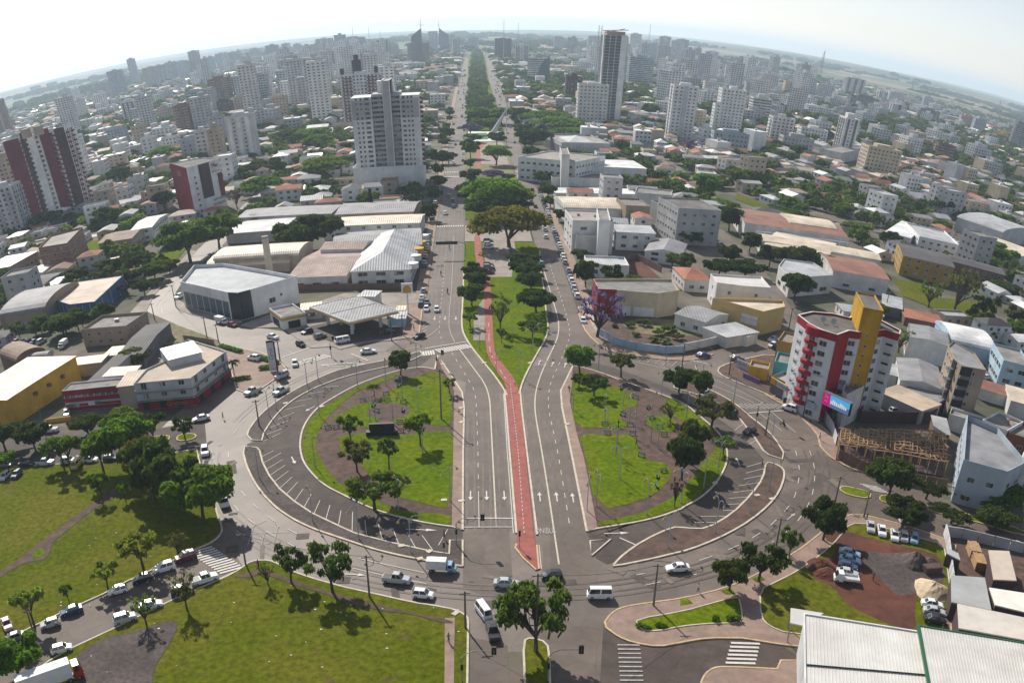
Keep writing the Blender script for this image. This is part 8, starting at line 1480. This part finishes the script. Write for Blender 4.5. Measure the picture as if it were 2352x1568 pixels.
# -- poles, lamps, signals, benches
def pole_h(tile,bx,by,ty):g=G(*t(tile,bx,by)[0]);return g,hgt(g,*t(tile,bx,ty)[0])
def upole(tile,bx,by,tx,ty,where,arms=1):
 g=G(*t(tile,bx,by)[0]);h=max(6,hgt(g,*t(tile,tx,ty)[0]));r=empty('utility_pole',(*g,.05),R.uniform(-.3,.3));b=MB();b.tube((0,0,0),(0,0,h),.20,.13,8);b.build('post',M_POLE,r)
 for k in range(arms):b=MB();b.box(-.9,-.07,h-.5-k*.9,.9,.07,h-.36-k*.9);b.build('crossarm',M_POLE,r)
 b=MB();
 for x in (-.8,-.3,.3,.8):b.tube((x,0,h-.36),(x,0,h-.18),.05,n=5)
 b.build('insulators',W('lgrey'),r)['kind']='stuff'
 tag(r,'dark utility pole '+where,'utility pole');return g,h
PL={}
for a_ in (('B3',200,992,180,705,'on the front lawn kerb left of the junction'),('A3',1662,775,1615,560,'at the corner of the diagonal street crossing'),('B3',2118,1050,2150,765,'at the lower pavement right of the junction'),('B3',848,1200,838,950,'left of the bottom street by the footpath'),('B3',1322,1365,1325,830,'rising through the half-bare tree'),('B2',685,1322,672,980,'on the left island near the left road'),('C3',1240,452,1290,265,'before the five parked cars'),('C3',1048,345,1068,245,'at the tip of the right traffic island'),('C3',1262,165,1310,-10,'at the brown hoarding'),('C2',828,1310,868,1090,'left of the advertising screen'),('C2',330,1020,355,850,'at the corner plot with banner'),('C2',5,1030,25,800,'at the vacant plot corner'),('C2',575,1430,605,1250,'on the verge below the right crossing'),('C2',732,720,765,565,'beside the pale yellow shop'),('A2',1753,1368,1718,1190,'on the upper left verge of the roundabout'),('A2',1893,925,1875,785,'beside the pylon sign'),('A2',1400,770,1378,625,'on the lower kerb of the bending side street'),('A2',1190,560,1158,410,'before the left corner of the white showroom'),('A2',1045,645,1025,555,'at the yellow kerb of the bending street'),('A2',300,1385,262,1235,'beside the white and red trailer'),('A2',1478,800,1465,715,'left of the long clipped hedge'),('B2',350,790,342,640,'at the filling station exit'),('B2',425,755,465,610,'on the patterned pavement'),('C2',2195,370,2235,265,'at the far right field road'),('C3',2290,560,2320,440,'at the right edge street'),('A1',2205,1215,2195,1180,'behind the large green trees'),('C2',1380,600,1390,450,'behind the ochre stair tower'),('A3',240,1270,215,1180,'at the left end of the diagonal street'),('C3',650,640,670,560,'behind the broad dark pavement tree')):
 PL[a_[5]]=upole(*a_)
def wire(p,q,hp,hq,lab=None,sag=.8,n=8):
 c=p;b=MB();pts=[(p[0]+(q[0]-p[0])*i/n-c[0],p[1]+(q[1]-p[1])*i/n-c[1],hp+(hq-hp)*i/n-sag*4*(i/n)*(1-i/n)) for i in range(n+1)];b.path(pts,.035,n=3);o=b.build('overhead_cable',M_BLACK,None,(*c,0));tag(o,lab,'cable')
ks=list(PL)
for i,j,lb in ((0,1,'left along the front lawn'),(0,3,'over the front lawn corner'),(3,4,'over the bottom street'),(4,2,'across the junction'),(6,7,'over the right side street'),(7,8,'to the timber frame hoarding'),(9,12,'over the right crossing'),(16,18,'along the bending side street'),(17,16,'before the white showroom'),(21,22,'at the filling station exit'),(10,11,'by the vacant plot')):
 (p,hp),(q,hq)=PL[ks[i]],PL[ks[j]];wire(p,q,hp-.2,hq-.2,'thin dark overhead cable '+lb)
def lamp_proto(h=7.2,double=True):
 r=empty('street_lamp');b=MB();b.tube((0,0,0),(0,0,h*.8),.11,.08,7);b.build('post',W('bluegrey'),r)
 for s in ((-1,1) if double else (1,)):
  b=MB();pts=[(s*1.1*(1-cos(a_)),0,h*.8+h*.2*sin(a_)) for a_ in [pi*.75*k/6 for k in range(7)]];b.path(pts,.065,.05,6);b.build('arm',W('bluegrey'),r)
  e=pts[-1];b=MB();b.tube(e,(e[0]+s*.2,0,e[2]-.55),.08,.30,8);b.build('lamp_shade',mat('lamp_cream',(.45,.36,.12),.5,.05),r)
 return r
def spread(proto,pts,cat,group,f_label,z=.17,angs=None):
 remember(proto)
 for i,(x,y) in enumerate(pts):
  r=proto if i==0 else copy_tree(proto);r.location=(x,y,z);r.rotation_euler[2]=R.random()*3 if angs is None else angs[i];r['category']=cat;r['group']=group;r['label']=f_label(i)
LP=[gp(*a_)[0] for a_ in (('A3',1752,185),('B3',128,600),('B3',478,690),('A2',1820,1300),('A2',1870,1255),('A2',2078,1098),('A2',2152,1062),('A3',2115,480),('A3',2130,110),('A2',2160,1300),('B2',120,1110),('B2',312,1095),('B3',395,410),('B3',745,345),('B3',2072,435),('B3',1732,375),('B3',1668,410),('B3',1888,190),('B3',1862,45),('B3',2302,355),('B3',2218,660),('C3',235,555),('C3',470,420),('C3',600,272),('C3',158,255),('C3',255,140),('C3',5,355),('C2',140,1115),('C2',358,1220),('C2',40,1320),('C2',608,1500),('B2',1745,990),('B2',1302,865),('B2',1215,1030),('B2',942,855),('B2',1055,1030),('B2',520,975),('B2',1935,850),('B2',2200,960))]
PLACES=['on the lower left verge','on the bottom verge of the left half','behind the box truck on the verge','on the upper left verge','second on the upper left verge','third on the upper left verge','fourth on the upper left verge','on the verge over the angled bays','at the left edge of the left island','on the upper left lawn edge','at the top path of the left island','second at the top of the left island','by the wide forked tree','at the lower right lawn of the left island','at the bottom lawn strip of the right island','at the lower left lawn of the right island','at the pavement edge of the right island','amid the right island lawn','amid the right island lawn farther up','at the lower right path of the right island','on the pointed verge of the right half','on the wide right verge','second on the wide right verge','third on the wide right verge','beside the dense dark tree of the right island','at the right lawn edge of the right island','at the lower lawn of the right island','on the upper right verge','second on the upper right verge','at the upper lawn of the right island','near the break of the right verge','at the upper tip of the right island','on the median lawn near its right kerb','near the point of the median lawn','on the left part of the median lawn','beside the cycle path bend','at the upper verge by the zebra','on the pavement of the curved wall','at the hatched right street']
spread(lamp_proto(),LP,'street lamp','swan-neck lamps round the roundabout',lambda i:'grey swan-neck lamp with two cream shades '+PLACES[i])
LL=[gp(*a_)[0] for a_ in (('B2',760,1245),('B2',205,1345),('B2',360,1355),('B2',530,1270),('B2',422,1180),('B2',240,1330),('B2',1575,1260),('B2',1790,1330),('B2',1955,1340),('B2',1800,1430),('B2',1990,1450),('B2',2145,1520),('B2',2105,1300),('B2',1910,1270),('B3',1690,640) if False else ('B2',2000,1310),('B2',2170,1160),('B2',560,1560),('B2',750,1420),('B2',1870,1560),('B2',2100,1470))]
spread(lamp_proto(6.0,False),LL,'lamp','single lamps on the two island lawns',lambda i:'slim single-headed park lamp on the %s island, %s counted from its left'%('left' if LL[i][0]<9 else 'right',ORD[sum(1 for q in LL if (q[0]<9)==(LL[i][0]<9) and q[0]<LL[i][0])]),.2)
def signal(tile,bx,by,ang,where,arm=4.5,h=5.6):
 g=gp(tile,bx,by)[0];r=empty('traffic_signal',(*g,.1),ang);b=MB();b.tube((0,0,0),(0,0,h*.8),.11,.09,8);b.build('post',M_METAL,r)
 b=MB();b.path([(0,0,h*.8),(arm*.15,0,h*.92),(arm*.4,0,h),(arm,0,h)],.07,.05,6);b.build('arm',M_METAL,r);b=MB();b.box(arm,-.18,h-.65,arm+.75,.18,h+.65);hd=b.build('signal_head',M_BLACK,r)
 for k,c in enumerate(((.25,.02,.02),(.3,.2,.02),(.02,.2,.06))):b=MB();b.tube((arm+.38,-.2,h+.4-k*.4),(arm+.38,-.27,h+.4-k*.4),.13,n=8);b.build('lens',mat('lens%d'%k,c,.3,.02),hd)
 b=MB();b.box(-.2,-.16,2.3,.2,.16,3.3);b.build('lower_signal',M_BLACK,r);tag(r,'arched traffic signal '+where,'traffic light')
signal('B3',788,640,0,'over the left road stop line');signal('B3',826,1568,0,'over the bottom left street');signal('B3',1405,1560,0,'over the bottom right street');signal('C2',510,1360,.2,'over the crossing below the advertising screen',6.5,6.5);signal('B2',655,980,.1,'short pair at the nose of the left island',1.2,4.5);signal('A2',2240,900,1.2,'at the filling station crossing',1.5,5)
for tl,x,y,lb in (('B3',705,740,'slim signal post on the verge behind the box truck'),('B3',1212,660,'slim signal post at the tip of the red cycle path'),('C3',-5,0,None)):
 if lb is None:continue
 g=gp(tl,x,y)[0];r=empty('signal_post',(*g,.2));b=MB();b.tube((0,0,0),(0,0,3.6),.07);b.build('post',M_METAL,r);b=MB();b.box(-.2,-.2,2.4,.2,.2,3.5);b.build('signal_head',M_BLACK,r);tag(r,lb,'traffic light')
def gantry(y,label):
 r=empty('sign_gantry',(-9.5,y,0));
 for x in (-7.3,6.9):b=MB();b.tube((x,0,0),(x,0,5.4),.12);b.build('post',M_METAL,r)
 b=MB();b.path([(-7.3,0,5.4),(-5,0,6.2),(4.5,0,6.2),(6.9,0,5.4)],.12);b.build('beam',M_METAL,r);b=MB();b.box(-4,-.12,5.3,4,.12,6.5);b.build('sign_panel',M_BLACK,r);tag(r,label,'gantry')
gantry(392,'arched gantry with dark sign board over the left avenue')
bench=empty('park_bench')
for k in range(3):b=MB();b.box(-.85,-.22+k*.15,.42,.85,-.1+k*.15,.46);b.build('seat_slat',W('green'),bench)
for k in range(2):b=MB();b.box(-.85,.24+k*.05,.58+k*.18,.85,.28+k*.05,.70+k*.18);b.build('back_slat',W('green'),bench)
for s in (-.7,.7):b=MB();b.box(s-.04,-.22,0,s+.04,.28,.42);b.box(s-.04,.24,.42,s+.04,.3,.9);b.build('leg',M_BLACK,bench)
BP=[('B2',155,1205,.1),('B2',320,1200,.05),('B2',312,1160,.3),('B2',405,1352,0),('B2',408,1410,0),('B2',228,1235,1.2),('B2',428,1270,1.4),('B2',430,1215,.4),('B2',245,1275,-.6),('B2',1790,1365,0),('B2',1805,1425,0),('B2',1960,1370,0),('B2',1978,1430,0),('B2',2160,1385,0),('B2',2190,1435,.1),('B2',1995,1183,-.6),('B2',1910,1300,-.8),('B2',1900,1120,1.3),('B2',2110,1325,.6),('B3',2035,45,-.5),('B3',2190,150,.5),('B3',2145,185,1.4),('B3',2140,250,1.6),('B2',400,1100,1.2),('A2',2220,1390,.5),('A2',2275,1385,.6),('B2',2085,1250,1)]
pts=[gp(a_[0],a_[1],a_[2])[0] for a_ in BP]
spread(bench,pts,'bench','green benches on the islands',lambda i:'dark green bench on the %s island, %s counted from the avenue'%('left' if pts[i][0]<9 else 'right',(ORD)[min(19,sum(1 for q in pts if (q[0]<9)==(pts[i][0]<9) and abs(q[0]-9)<abs(pts[i][0]-9)))]),.2,[a_[3] for a_ in BP])
g=gp('B2',285,1425)[0];r=empty('stone_monument',(*g,.2));b=MB();b.box(-3.6,-1,0,3.6,1,.5);b.build('plinth',M_BLACK,r);b=MB();b.box(-2.9,-.2,.5,2.9,.6,2.6);b.build('slab',M_BLACK,r);b=MB();b.box(-.8,-.6,.5,.8,-.2,2.2);b.build('centre_block',M_BLACK,r)
for s in (-1,1):b=MB();b.box(s*3.1-.5,-1.3,.5,s*3.1+.5,.2,1.1);b.build('end_block',M_BLACK,r)
tag(r,'black stone monument on the left island lawn','monument')
g=gp('A2',1850,1000)[0];r=empty('pylon_sign',(*g,.15),.25);b=MB();b.box(-1.0,-.25,.3,.9,.25,8.5);b.build('board',W('lgrey'),r);b=MB();b.box(.92,-.3,0,1.3,.3,8.7);b.build('dark_edge',M_BLACK,r);words('Grus',(-.05,-.27,5.2),0,1.7,W('blue'),parent=r,rx=pi/2,name='lettering',ry=-pi/2);b=MB();b.box(-1.0,-.27,8.52,.9,.25,9.1);b.build('cap',M_BLACK,r);tag(r,'tall grey and black pylon sign with sideways lettering beside the clipped hedges','sign')
a,c=gp('C2',378,965,595,1060);L=hypot(c[0]-a[0],c[1]-a[1]);an=atan2(c[1]-a[1],c[0]-a[0]);r=empty('painted_banner_wall',(*a,.15),an);b=MB();b.box(0,-.1,0,L,.1,2.4);b.build('board',W('lgrey'),r);words('AQUARIUS AUTO POSTO',(L/2,-.13,1.4),0,1.1,W('purple'),parent=r,rx=pi/2,name='lettering');tag(r,'long white painted board with violet lettering on the corner plot','banner')
b=MB();b.box(-3,-.1,0,3,.1,1.3);g=gp('C2',478,1062)[0];o=b.build('purple_banner',W('purple'),None,(*g,.2),an);tag(o,'low purple banner below the long white board','banner')
house('C2',[635,935,735,965,745,890,660,880],h=4.2,wall='teal',roof=M_FLAT,floors=0,win=False,label='turquoise kiosk left of the white, red and ochre block',cat='kiosk',name='kiosk')
house('C2',[665,790,762,830,770,750,700,740],h=6,wall='yellow' if False else 'olive' if 'olive' in PAL else 'ochre',roof=M_FLAT,floors=1,label='small ochre and dark shop behind the turquoise kiosk',cat='shop',name='shop')
r,f,h=house('C2',[470,970,600,1000,600,955,480,930],h=3,wall='yellow',roof=M_FLAT,floors=0,win=False,label='small yellow and turquoise frame booth on the corner plot',cat='booth',name='booth')
mb=MB();rl=random.Random(2)
for k in range(90):
 x,y=rl.uniform(-80,0),rl.uniform(124,190)
 if hypot(x-9,y-217)<90 and y>150:continue
 a_=rl.random()*3;s=rl.uniform(.06,.2);z=.36;mb.box(x-s,y-s*.6,z-.2,x+s,y+s*.6,z-.1)
o=mb.build('litter',W('white'));o['kind']='stuff';o['label']='scraps of white paper and litter scattered over the lawns'
for tl,x,y in (('B3',415,648),('B3',605,685),('B3',540,735),('B3',780,1105),('B3',820,343),('B3',703,338),('C3',520,305),('C3',620,330),('C3',235,222),('B2',818,1345),('B2',818,1248),('B2',1538,1357),('B2',975,942),('B2',1285,943),('A2',1930,1215),('A2',2175,1238),('B2',1570,955),('B2',695,953)):
 g=gp(tl,x,y)[0];b=MB();b.box(-.6,-.45,0,.6,.45,.28);o=b.build('concrete_cover',M_KERB,None,(*g,.03),R.random());tag(o,None,'cover','concrete covers on the verges','pale square concrete cover on the kerb')
# -- the rest of the town
import bisect
GRID={}
def mark_cell(x,y,r):
 for i in range(int((x-r)//8),int((x+r)//8)+1):
  for j in range(int((y-r)//8),int((y+r)//8)+1):GRID[i,j]=1
for ox,oy,r in OCCB:mark_cell(ox,oy,r*.75)
def in_poly(x,y,P):
 c=False;n=len(P);j=n-1
 for i in range(n):
  if (P[i][1]>y)!=(P[j][1]>y) and x<(P[j][0]-P[i][0])*(y-P[i][1])/(P[j][1]-P[i][1])+P[i][0]:c=not c
  j=i
 return c
for P in OCC:
 xs=[p[0] for p in P];ys=[p[1] for p in P]
 if max(xs)-min(xs)>600 or max(ys)-min(ys)>1200:continue
 for i in range(int(min(xs)//8),int(max(xs)//8)+1):
  for j in range(int(min(ys)//8),int(max(ys)//8)+1):
   if (i,j) not in GRID and any(in_poly(i*8+a,j*8+b_,P) for a,b_ in ((1,1),(7,1),(7,7),(1,7),(4,4))):GRID[i,j]=1
def street_at(x,y):
 """the rest of the street grid: blocks of about 100 m, turned on the right side of the town"""
 if -22<x<42+max(0,y-1500)*.008 and y<3300:return True
 if y<330:return True
 if x<0:u,v=x,y+.0*x
 else:
  k=.35 if x>150 else 0.;u,v=x*cos(k)+y*sin(k),-x*sin(k)+y*cos(k)
 return (u%118)<11 or (v%104)<10
rc=random.Random(21)
HW=[W(c) for c in ('white','offwhite','beige','lgrey','cream','grey')];HR=[RF(c) for c in ('tile','grey','lgrey','beige','dark','bright','dtile','brown')]
HRN=['red-tiled','grey-roofed','pale-roofed','beige-roofed','dark-roofed','bright-roofed','brown-tiled','brown-roofed'];WCN=['white','off-white','beige','pale grey','cream','grey']
def house_geo(b,x,y,L,D,h,ang,rise,rt,wi,ri):
 ux,uy=cos(ang),sin(ang);P=[(x+ux*a*L/2-uy*c*D/2,y+uy*a*L/2+ux*c*D/2) for a,c in ((-1,-1),(1,-1),(1,1),(-1,1))]
 b.prism(P,0,h,wi,mtop=ri if rt==0 else None,top=(rt==0))
 if rt:
  o=1.06;Q=[Vector((x+(p[0]-x)*o,y+(p[1]-y)*o,h)) for p in P];up=Vector((0,0,rise));m1,m2=(Q[0]+Q[3])/2+up,(Q[1]+Q[2])/2+up
  if rt==2:k=min(.45,D/L*.5);m1,m2=m1+(m2-m1)*k,m2+(m1-m2)*k
  b.face([Q[0],Q[1],m2,m1],ri);b.face([m1,m2,Q[2],Q[3]],ri);b.face([Q[0],m1,Q[3]],ri if rt==2 else wi);b.face([Q[1],Q[2],m2],ri if rt==2 else wi)
mass=MB();cand=[]
y=335.
def lot_scan():
 out=[]
 y=335.
 while y<3600:
  st=13.if y<900 else (17.if y<1800 else 26.)
  hw=y*.74+60;x=-hw
  while x<hw:
   px,py=x+rc.uniform(-3,3),y+rc.uniform(-3,3);u,v=pix(px,py)
   if -90<u<2440 and v<1600 and not street_at(px,py) and (int(px//8),int(py//8)) not in GRID and (int((px+5)//8),int((py+4)//8)) not in GRID and (int((px-5)//8),int((py-4)//8)) not in GRID:out.append((px,py,st))
   x+=st
  y+=st
 return out
lots=lot_scan();lots.sort(key=lambda q:hypot(q[0],q[1]));nh=0;TRC=[];woods=[]
import mathutils.noise as mn
for(x,y,st) in lots:
 d=hypot(x,y);q=rc.random();wd=mn.noise((x/240,y/240,2.))
 tree_p=.30+.5*max(0,wd)+(.12 if x>60 else 0)
 if d>2600:tree_p+=(d-2600)/1600
 if q<tree_p:TRC.append((x,y));continue
 if q>.97:continue
 sc_=1 if d<900 else st/14.
 L,D=rc.uniform(9,15)*sc_,rc.uniform(7,10)*sc_;h=rc.choice((3.2,3.4,3.6,6.2,6.5)) if rc.random()<.93 else rc.uniform(9,18)
 ang=(0 if x<150 else.35)+(pi/2 if rc.random()<.5 else 0)+rc.uniform(-.04,.04);rt=rc.choice((0,1,1,2,2,1)) if h<8 else 0
 ri=rc.choices(range(8),(26,16,14,13,6,14,8,7))[0];wi=rc.randrange(6)
 if h>8:L,D=L*1.1,D*1.2;ri=rc.choice((1,2,3,5))
 if nh<300:
  nh+=1;F=[(x+cos(ang)*a*L/2-sin(ang)*c*D/2,y+sin(ang)*a*L/2+cos(ang)*c*D/2) for a,c in ((-1,-1),(1,-1),(1,1),(-1,1))]
  nf_=1 if h<5 else (2 if h<8 else int(h/3))
  build_house(F,h,('white','offwhite','beige','lgrey','cream','grey')[wi],HR[ri] if rt else (M_FLAT if ri%2 else HR[ri]),('flat','gable','hip')[rt],nf_,None,'house',look='small %s %s house'%(WCN[wi],HRN[ri]) if rt else '%s flat-roofed %s'%(WCN[wi],'house' if h<8 else 'block'),name='house' if h<8 else 'building',rise=rc.uniform(1.1,2.0),win=True,near=False,sp=3.6)
 else:
  k=len(mass.f);house_geo(mass,x,y,L,D,h,ang,rc.uniform(1.2,2.2)*sc_,rt,wi,6+ri)
  if rt==0 or rc.random()<.25:mass.box(x-1,y-1,h,x+1,y+1,h+rc.uniform(1.2,2.4),rc.choice((0,3,5)))
  if rc.random()<.4:house_geo(mass,x+L*.55,y+D*.5,4,3.5,2.6,ang,.5,1,wi,6+rc.choice((1,2,3,5)))
  if h>8:
   for f in range(1,int(h/3)+1):
    z=f*3-1.8;n=4;ux,uy=cos(ang),sin(ang);vx,vy=(uy,-ux);
    for sgn in ((1,) if True else ()):
     for i in range(n):
      s0=-L/2+L*(i+.25)/n;s1=s0+L*.5/n;o_=D/2+.06
      c0,c1=(x+ux*s0+vx*o_,y+uy*s0+vy*o_),(x+ux*s1+vx*o_,y+uy*s1+vy*o_)
      mass.face([(*c0,z),(*c1,z),(*c1,z+1.2),(*c0,z+1.2)],14)
o=mass.build('distant_houses',HW+HR+[M_GLASS]);o['kind']='stuff';o['label']='mass of small houses and low blocks of the town farther off'
TRC.sort(key=lambda q:hypot(*q));extra=[]
for(x,y) in TRC:
 d=hypot(x,y)
 if d<1500:
  for _ in range(2):extra.append((x+rc.uniform(-7,7),y+rc.uniform(-7,7)))
 else:extra.append((x+rc.uniform(-12,12),y+rc.uniform(-12,12)))
allt=sorted(TRC+extra,key=lambda q:hypot(*q));allt=[q for q in allt if (int(q[0]//8),int(q[1]//8)) not in GRID and not (-21<q[0]<41)]
near_n=36;rt=random.Random(3)
for(x,y) in allt[:near_n]:
 k=rt.choices(('dense','umbrella','open','young'),(6,1.5,1.5,1))[0];c=rt.choices(('dark','dense','mid','bright','olive'),(5,4,3,1.4,1))[0]
 place_tree(k,c,x,y,rt.uniform(5,8.5),rt.uniform(2.6,4.8),look={'dark':'dark green','dense':'deep green','mid':'green','bright':'bright green','olive':'olive green'}[c]+' '+{'dense':'round tree','umbrella':'flat-topped tree','open':'loose tree','young':'small tree'}[k])
g=np.random.default_rng(9)
def tree_mass(pts,name,nq,size,rr,label,cols):
 for ci,col in enumerate(cols):
  P=np.array([p for i,p in enumerate(pts) if i%len(cols)==ci]);n=len(P)
  if not n:continue
  R_=g.uniform(*rr,n);Hh=R_*g.uniform(1.2,1.7,n);V=[]
  d=g.normal(size=(n,nq,3));d/=np.linalg.norm(d,axis=2)[:,:,None];d[:,:,2]=np.abs(d[:,:,2])*1.0-.15
  lump=1+.22*np.sin(d[:,:,0]*5+R_[:,None]*3)*np.cos(d[:,:,1]*4+R_[:,None]*5)
  c=np.stack([P[:,0],P[:,1],Hh*.45],1)[:,None,:];p=c+d*lump[:,:,None]*np.stack([R_,R_,Hh*.55],1)[:,None,:]*(.75+.25*g.random((n,nq,1)))
  nr=d+g.normal(size=d.shape)*.45;nr/=np.linalg.norm(nr,axis=2)[:,:,None];t1=np.cross(nr,g.normal(size=d.shape));t1/=np.linalg.norm(t1,axis=2)[:,:,None]+1e-9;t2=np.cross(nr,t1)
  s=(size*R_)[:,None,None]*(.7+.6*g.random((n,nq,1)));q=np.stack([p-t1*s-t2*s,p+t1*s-t2*s,p+t1*s+t2*s,p-t1*s+t2*s],2).reshape(-1,3)
  o=put(name,quad_mesh(name,q,[M_LEAF]));o.color=(*TC[col],1);o['kind']='stuff';o['label']=label[ci]
mid=[q for q in allt[near_n:] if hypot(*q)<1100];far=[q for q in allt[near_n:] if hypot(*q)>=1100]
rt.shuffle(mid);rt.shuffle(far)
tree_mass(mid,'town_trees',90,.17,(2.6,5.2),('dark garden and street trees among the houses','green garden trees among the houses','bright spreading trees among the houses','deep green trees among the houses'),('dark','mid','dense','dense','bright')[:4])
tree_mass(far,'distant_trees',30,.32,(4,8),('dark trees of the distant town','green trees of the distant town'),('dark','dense'))
tree_mass(AVT,'median_trees',70,.2,(4,5.8),('dark green trees along the far avenue median','green trees along the far avenue median'),('dark','dense'))
rc=random.Random(77);bm_=MB();spots=[]
for k in range(800):
 u=rc.choice((rc.gauss(620,260),rc.gauss(1450,190),rc.uniform(0,2352),rc.gauss(900,200),rc.gauss(1750,200)));d=rc.uniform(1000,3200) if u<1200 else rc.uniform(1100,3000)
 r_=ray(u,300);k_=hypot(r_[0],r_[1]);x,y=float(r_[0]/k_*d),float(r_[1]/k_*d)
 if street_at(x,y) or (int(x//8),int(y//8)) in GRID:continue
 if (900<u<1340 and d<2700) or (1340<u<1500 and d<1700):continue
 big=rc.random()<(.55 if (450<u<1150) else.26 if 1250<u<1850 else.06)
 if u>1950 and d>1500:big=False
 L,D,h=rc.uniform(13,20),rc.uniform(12,18),(rc.uniform(30,66) if big else rc.uniform(9,22));ang=rc.uniform(-.1,.1)+(.35 if x>150 else 0);wi=rc.choice((0,0,1,3,3,5))
 house_geo(bm_,x,y,L,D,h,ang,0,0,wi,7);house_geo(bm_,x+2,y+2,L*.35,D*.4,h+4,ang,0,0,wi,7)
 ux,uy=cos(ang),sin(ang);nfl=int(h/3);ncol=int(L/3.4)
 for sd_ in (0,1):
  l_,w_,ex,ey,vx,vy=(L,D,ux,uy,uy,-ux) if sd_==0 else (D,L,uy,-ux,(-ux if x>0 else ux),(-uy if x>0 else uy))
  for f in range(nfl):
   z=f*3+1.0
   for i in range(max(2,int(l_/3.4))):
    n_=max(2,int(l_/3.4));s0=-l_/2+l_*(i+.28)/n_;s1=s0+l_*.48/n_;o_=w_/2+.08
    bm_.face([(x+ex*s0+vx*o_,y+ey*s0+vy*o_,z),(x+ex*s1+vx*o_,y+ey*s1+vy*o_,z),(x+ex*s1+vx*o_,y+ey*s1+vy*o_,z+1.3),(x+ex*s0+vx*o_,y+ey*s0+vy*o_,z+1.3)],14)
o=bm_.build('distant_blocks',HW+HR+[M_GLASS]);o['kind']='stuff';o['label']='hazy mid-rise blocks scattered through the distant town'
for k in range(-14,15):
 x=k*118+5.5
 if -30<x<60 or x>150 or x<-1900:continue
 y0=max(430,abs(x)*1.05);sheet('town_street',[(x-4.5,y0),(x+4.5,y0),(x+4.5,3000),(x-4.5,3000)],M_ASPO,'road')
for k in range(5,28):
 y=k*104+5
 sheet('town_street',[(-y*.75,y-4),(-20,y-4),(-20,y+4),(-y*.75,y+4)],M_ASPO,'road')
def rotp(u,v,k=.35):return (u*cos(k)-v*sin(k),u*sin(k)+v*cos(k))
for k in range(2,26):
 v=k*104+5;P=[rotp(u_,v_) for u_,v_ in ((v*.75,v-4),(v*3.2,v-4),(v*3.2,v+4),(v*.75,v+4))]
 P=[(max(150,p[0]),p[1]) for p in P]
 if P[0][1]>380:sheet('town_street',[rotp(max(210,v*.55+50),v-4),rotp(v*2.4,v-4),rotp(v*2.4,v+4),rotp(max(210,v*.55+50),v+4)],M_ASPO,'road')
for k in range(4,34):
 u=k*118+5.5;P=[rotp(u-4,u*.1+260),rotp(u+4,u*.1+260),rotp(u+4,u*1.2+200),rotp(u-4,u*1.2+200)]
 sheet('town_street',P,M_ASPO,'road')
far=[]
for k in range(5200):
 r_=sqrt(rc.uniform(3300**2,6500**2));a_=rc.uniform(-.62,.66);x,y=r_*sin(a_),r_*cos(a_)
 if mn.noise((x/500,y/500,7.))>.12:far.append((x,y))
if far:
 P=np.array(far);z=[]
 for x,y in far:
  r_=hypot(x,y);f=min(1,(r_-3300)/3500);z.append(f*(22+55*(mn.noise((x/2600,y/2600,.3))+.5*mn.noise((x/900,y/900,5.3))))-.15*f*25)
 n=len(P);nq=14;R_=g.uniform(12,26,n);d=g.normal(size=(n,nq,3));d/=np.linalg.norm(d,axis=2)[:,:,None];d[:,:,2]=np.abs(d[:,:,2])
 c=np.stack([P[:,0],P[:,1],np.array(z)],1)[:,None,:];p=c+d*np.stack([R_,R_,R_*.6],1)[:,None,:];t1=np.cross(d,g.normal(size=d.shape));t1/=np.linalg.norm(t1,axis=2)[:,:,None];t2=np.cross(d,t1);s=(R_*.55)[:,None,None]
 q=np.stack([p-t1*s-t2*s,p+t1*s-t2*s,p+t1*s+t2*s,p-t1*s+t2*s],2).reshape(-1,3);o=put('distant_woods',quad_mesh('distant_woods',q,[M_LEAF]));o.color=(*TC['dark'],1);o['kind']='stuff';o['label']='patches of dark woodland on the hills beyond the town'
# -- the air
hz=bpy.data.materials.new('haze_air');hz.use_nodes=True;n=hz.node_tree;n.nodes.remove(n.nodes['Principled BSDF'])
pv=n.nodes.new('ShaderNodeVolumePrincipled');pv.inputs['Density'].default_value=HAZE;pv.inputs['Color'].default_value=(.66,.84,1,1);pv.inputs['Anisotropy'].default_value=.3
n.links.new(pv.outputs[0],n.nodes['Material Output'].inputs['Volume'])
b=MB();b.box(-16500,-16500,-60,16500,16500,175);o=b.build('haze',hz);o['kind']='stuff';o['label']='thin blue haze over the town'
# -- labels for everything told apart only by its place
ORDN=['nearest','second nearest','third nearest','fourth nearest','fifth nearest','sixth nearest','seventh nearest','eighth nearest','ninth nearest','tenth nearest']+[s+' nearest' for s in ORD[10:]]
seen={}
for o,look,(x,y) in AUTO:
 ph,mx_,my_=min(MARKS,key=lambda q:(q[1]-x)**2+(q[2]-y)**2);seen.setdefault((look,ph),[]).append((hypot(mx_-x,my_-y),o))
for(look,ph),L_ in seen.items():
 L_.sort(key=lambda q:q[0])
 for i,(d,o) in enumerate(L_):
  if len(L_)==1:o['label']='%s nearest to the %s'%(look,ph)
  elif i<20:o['label']='%s, %s to the %s'%(look,ORDN[i],ph)
  else:o['label']='%s in the farther quarter beyond the %s'%(look,ph);o['group']='farther '+look+'s'
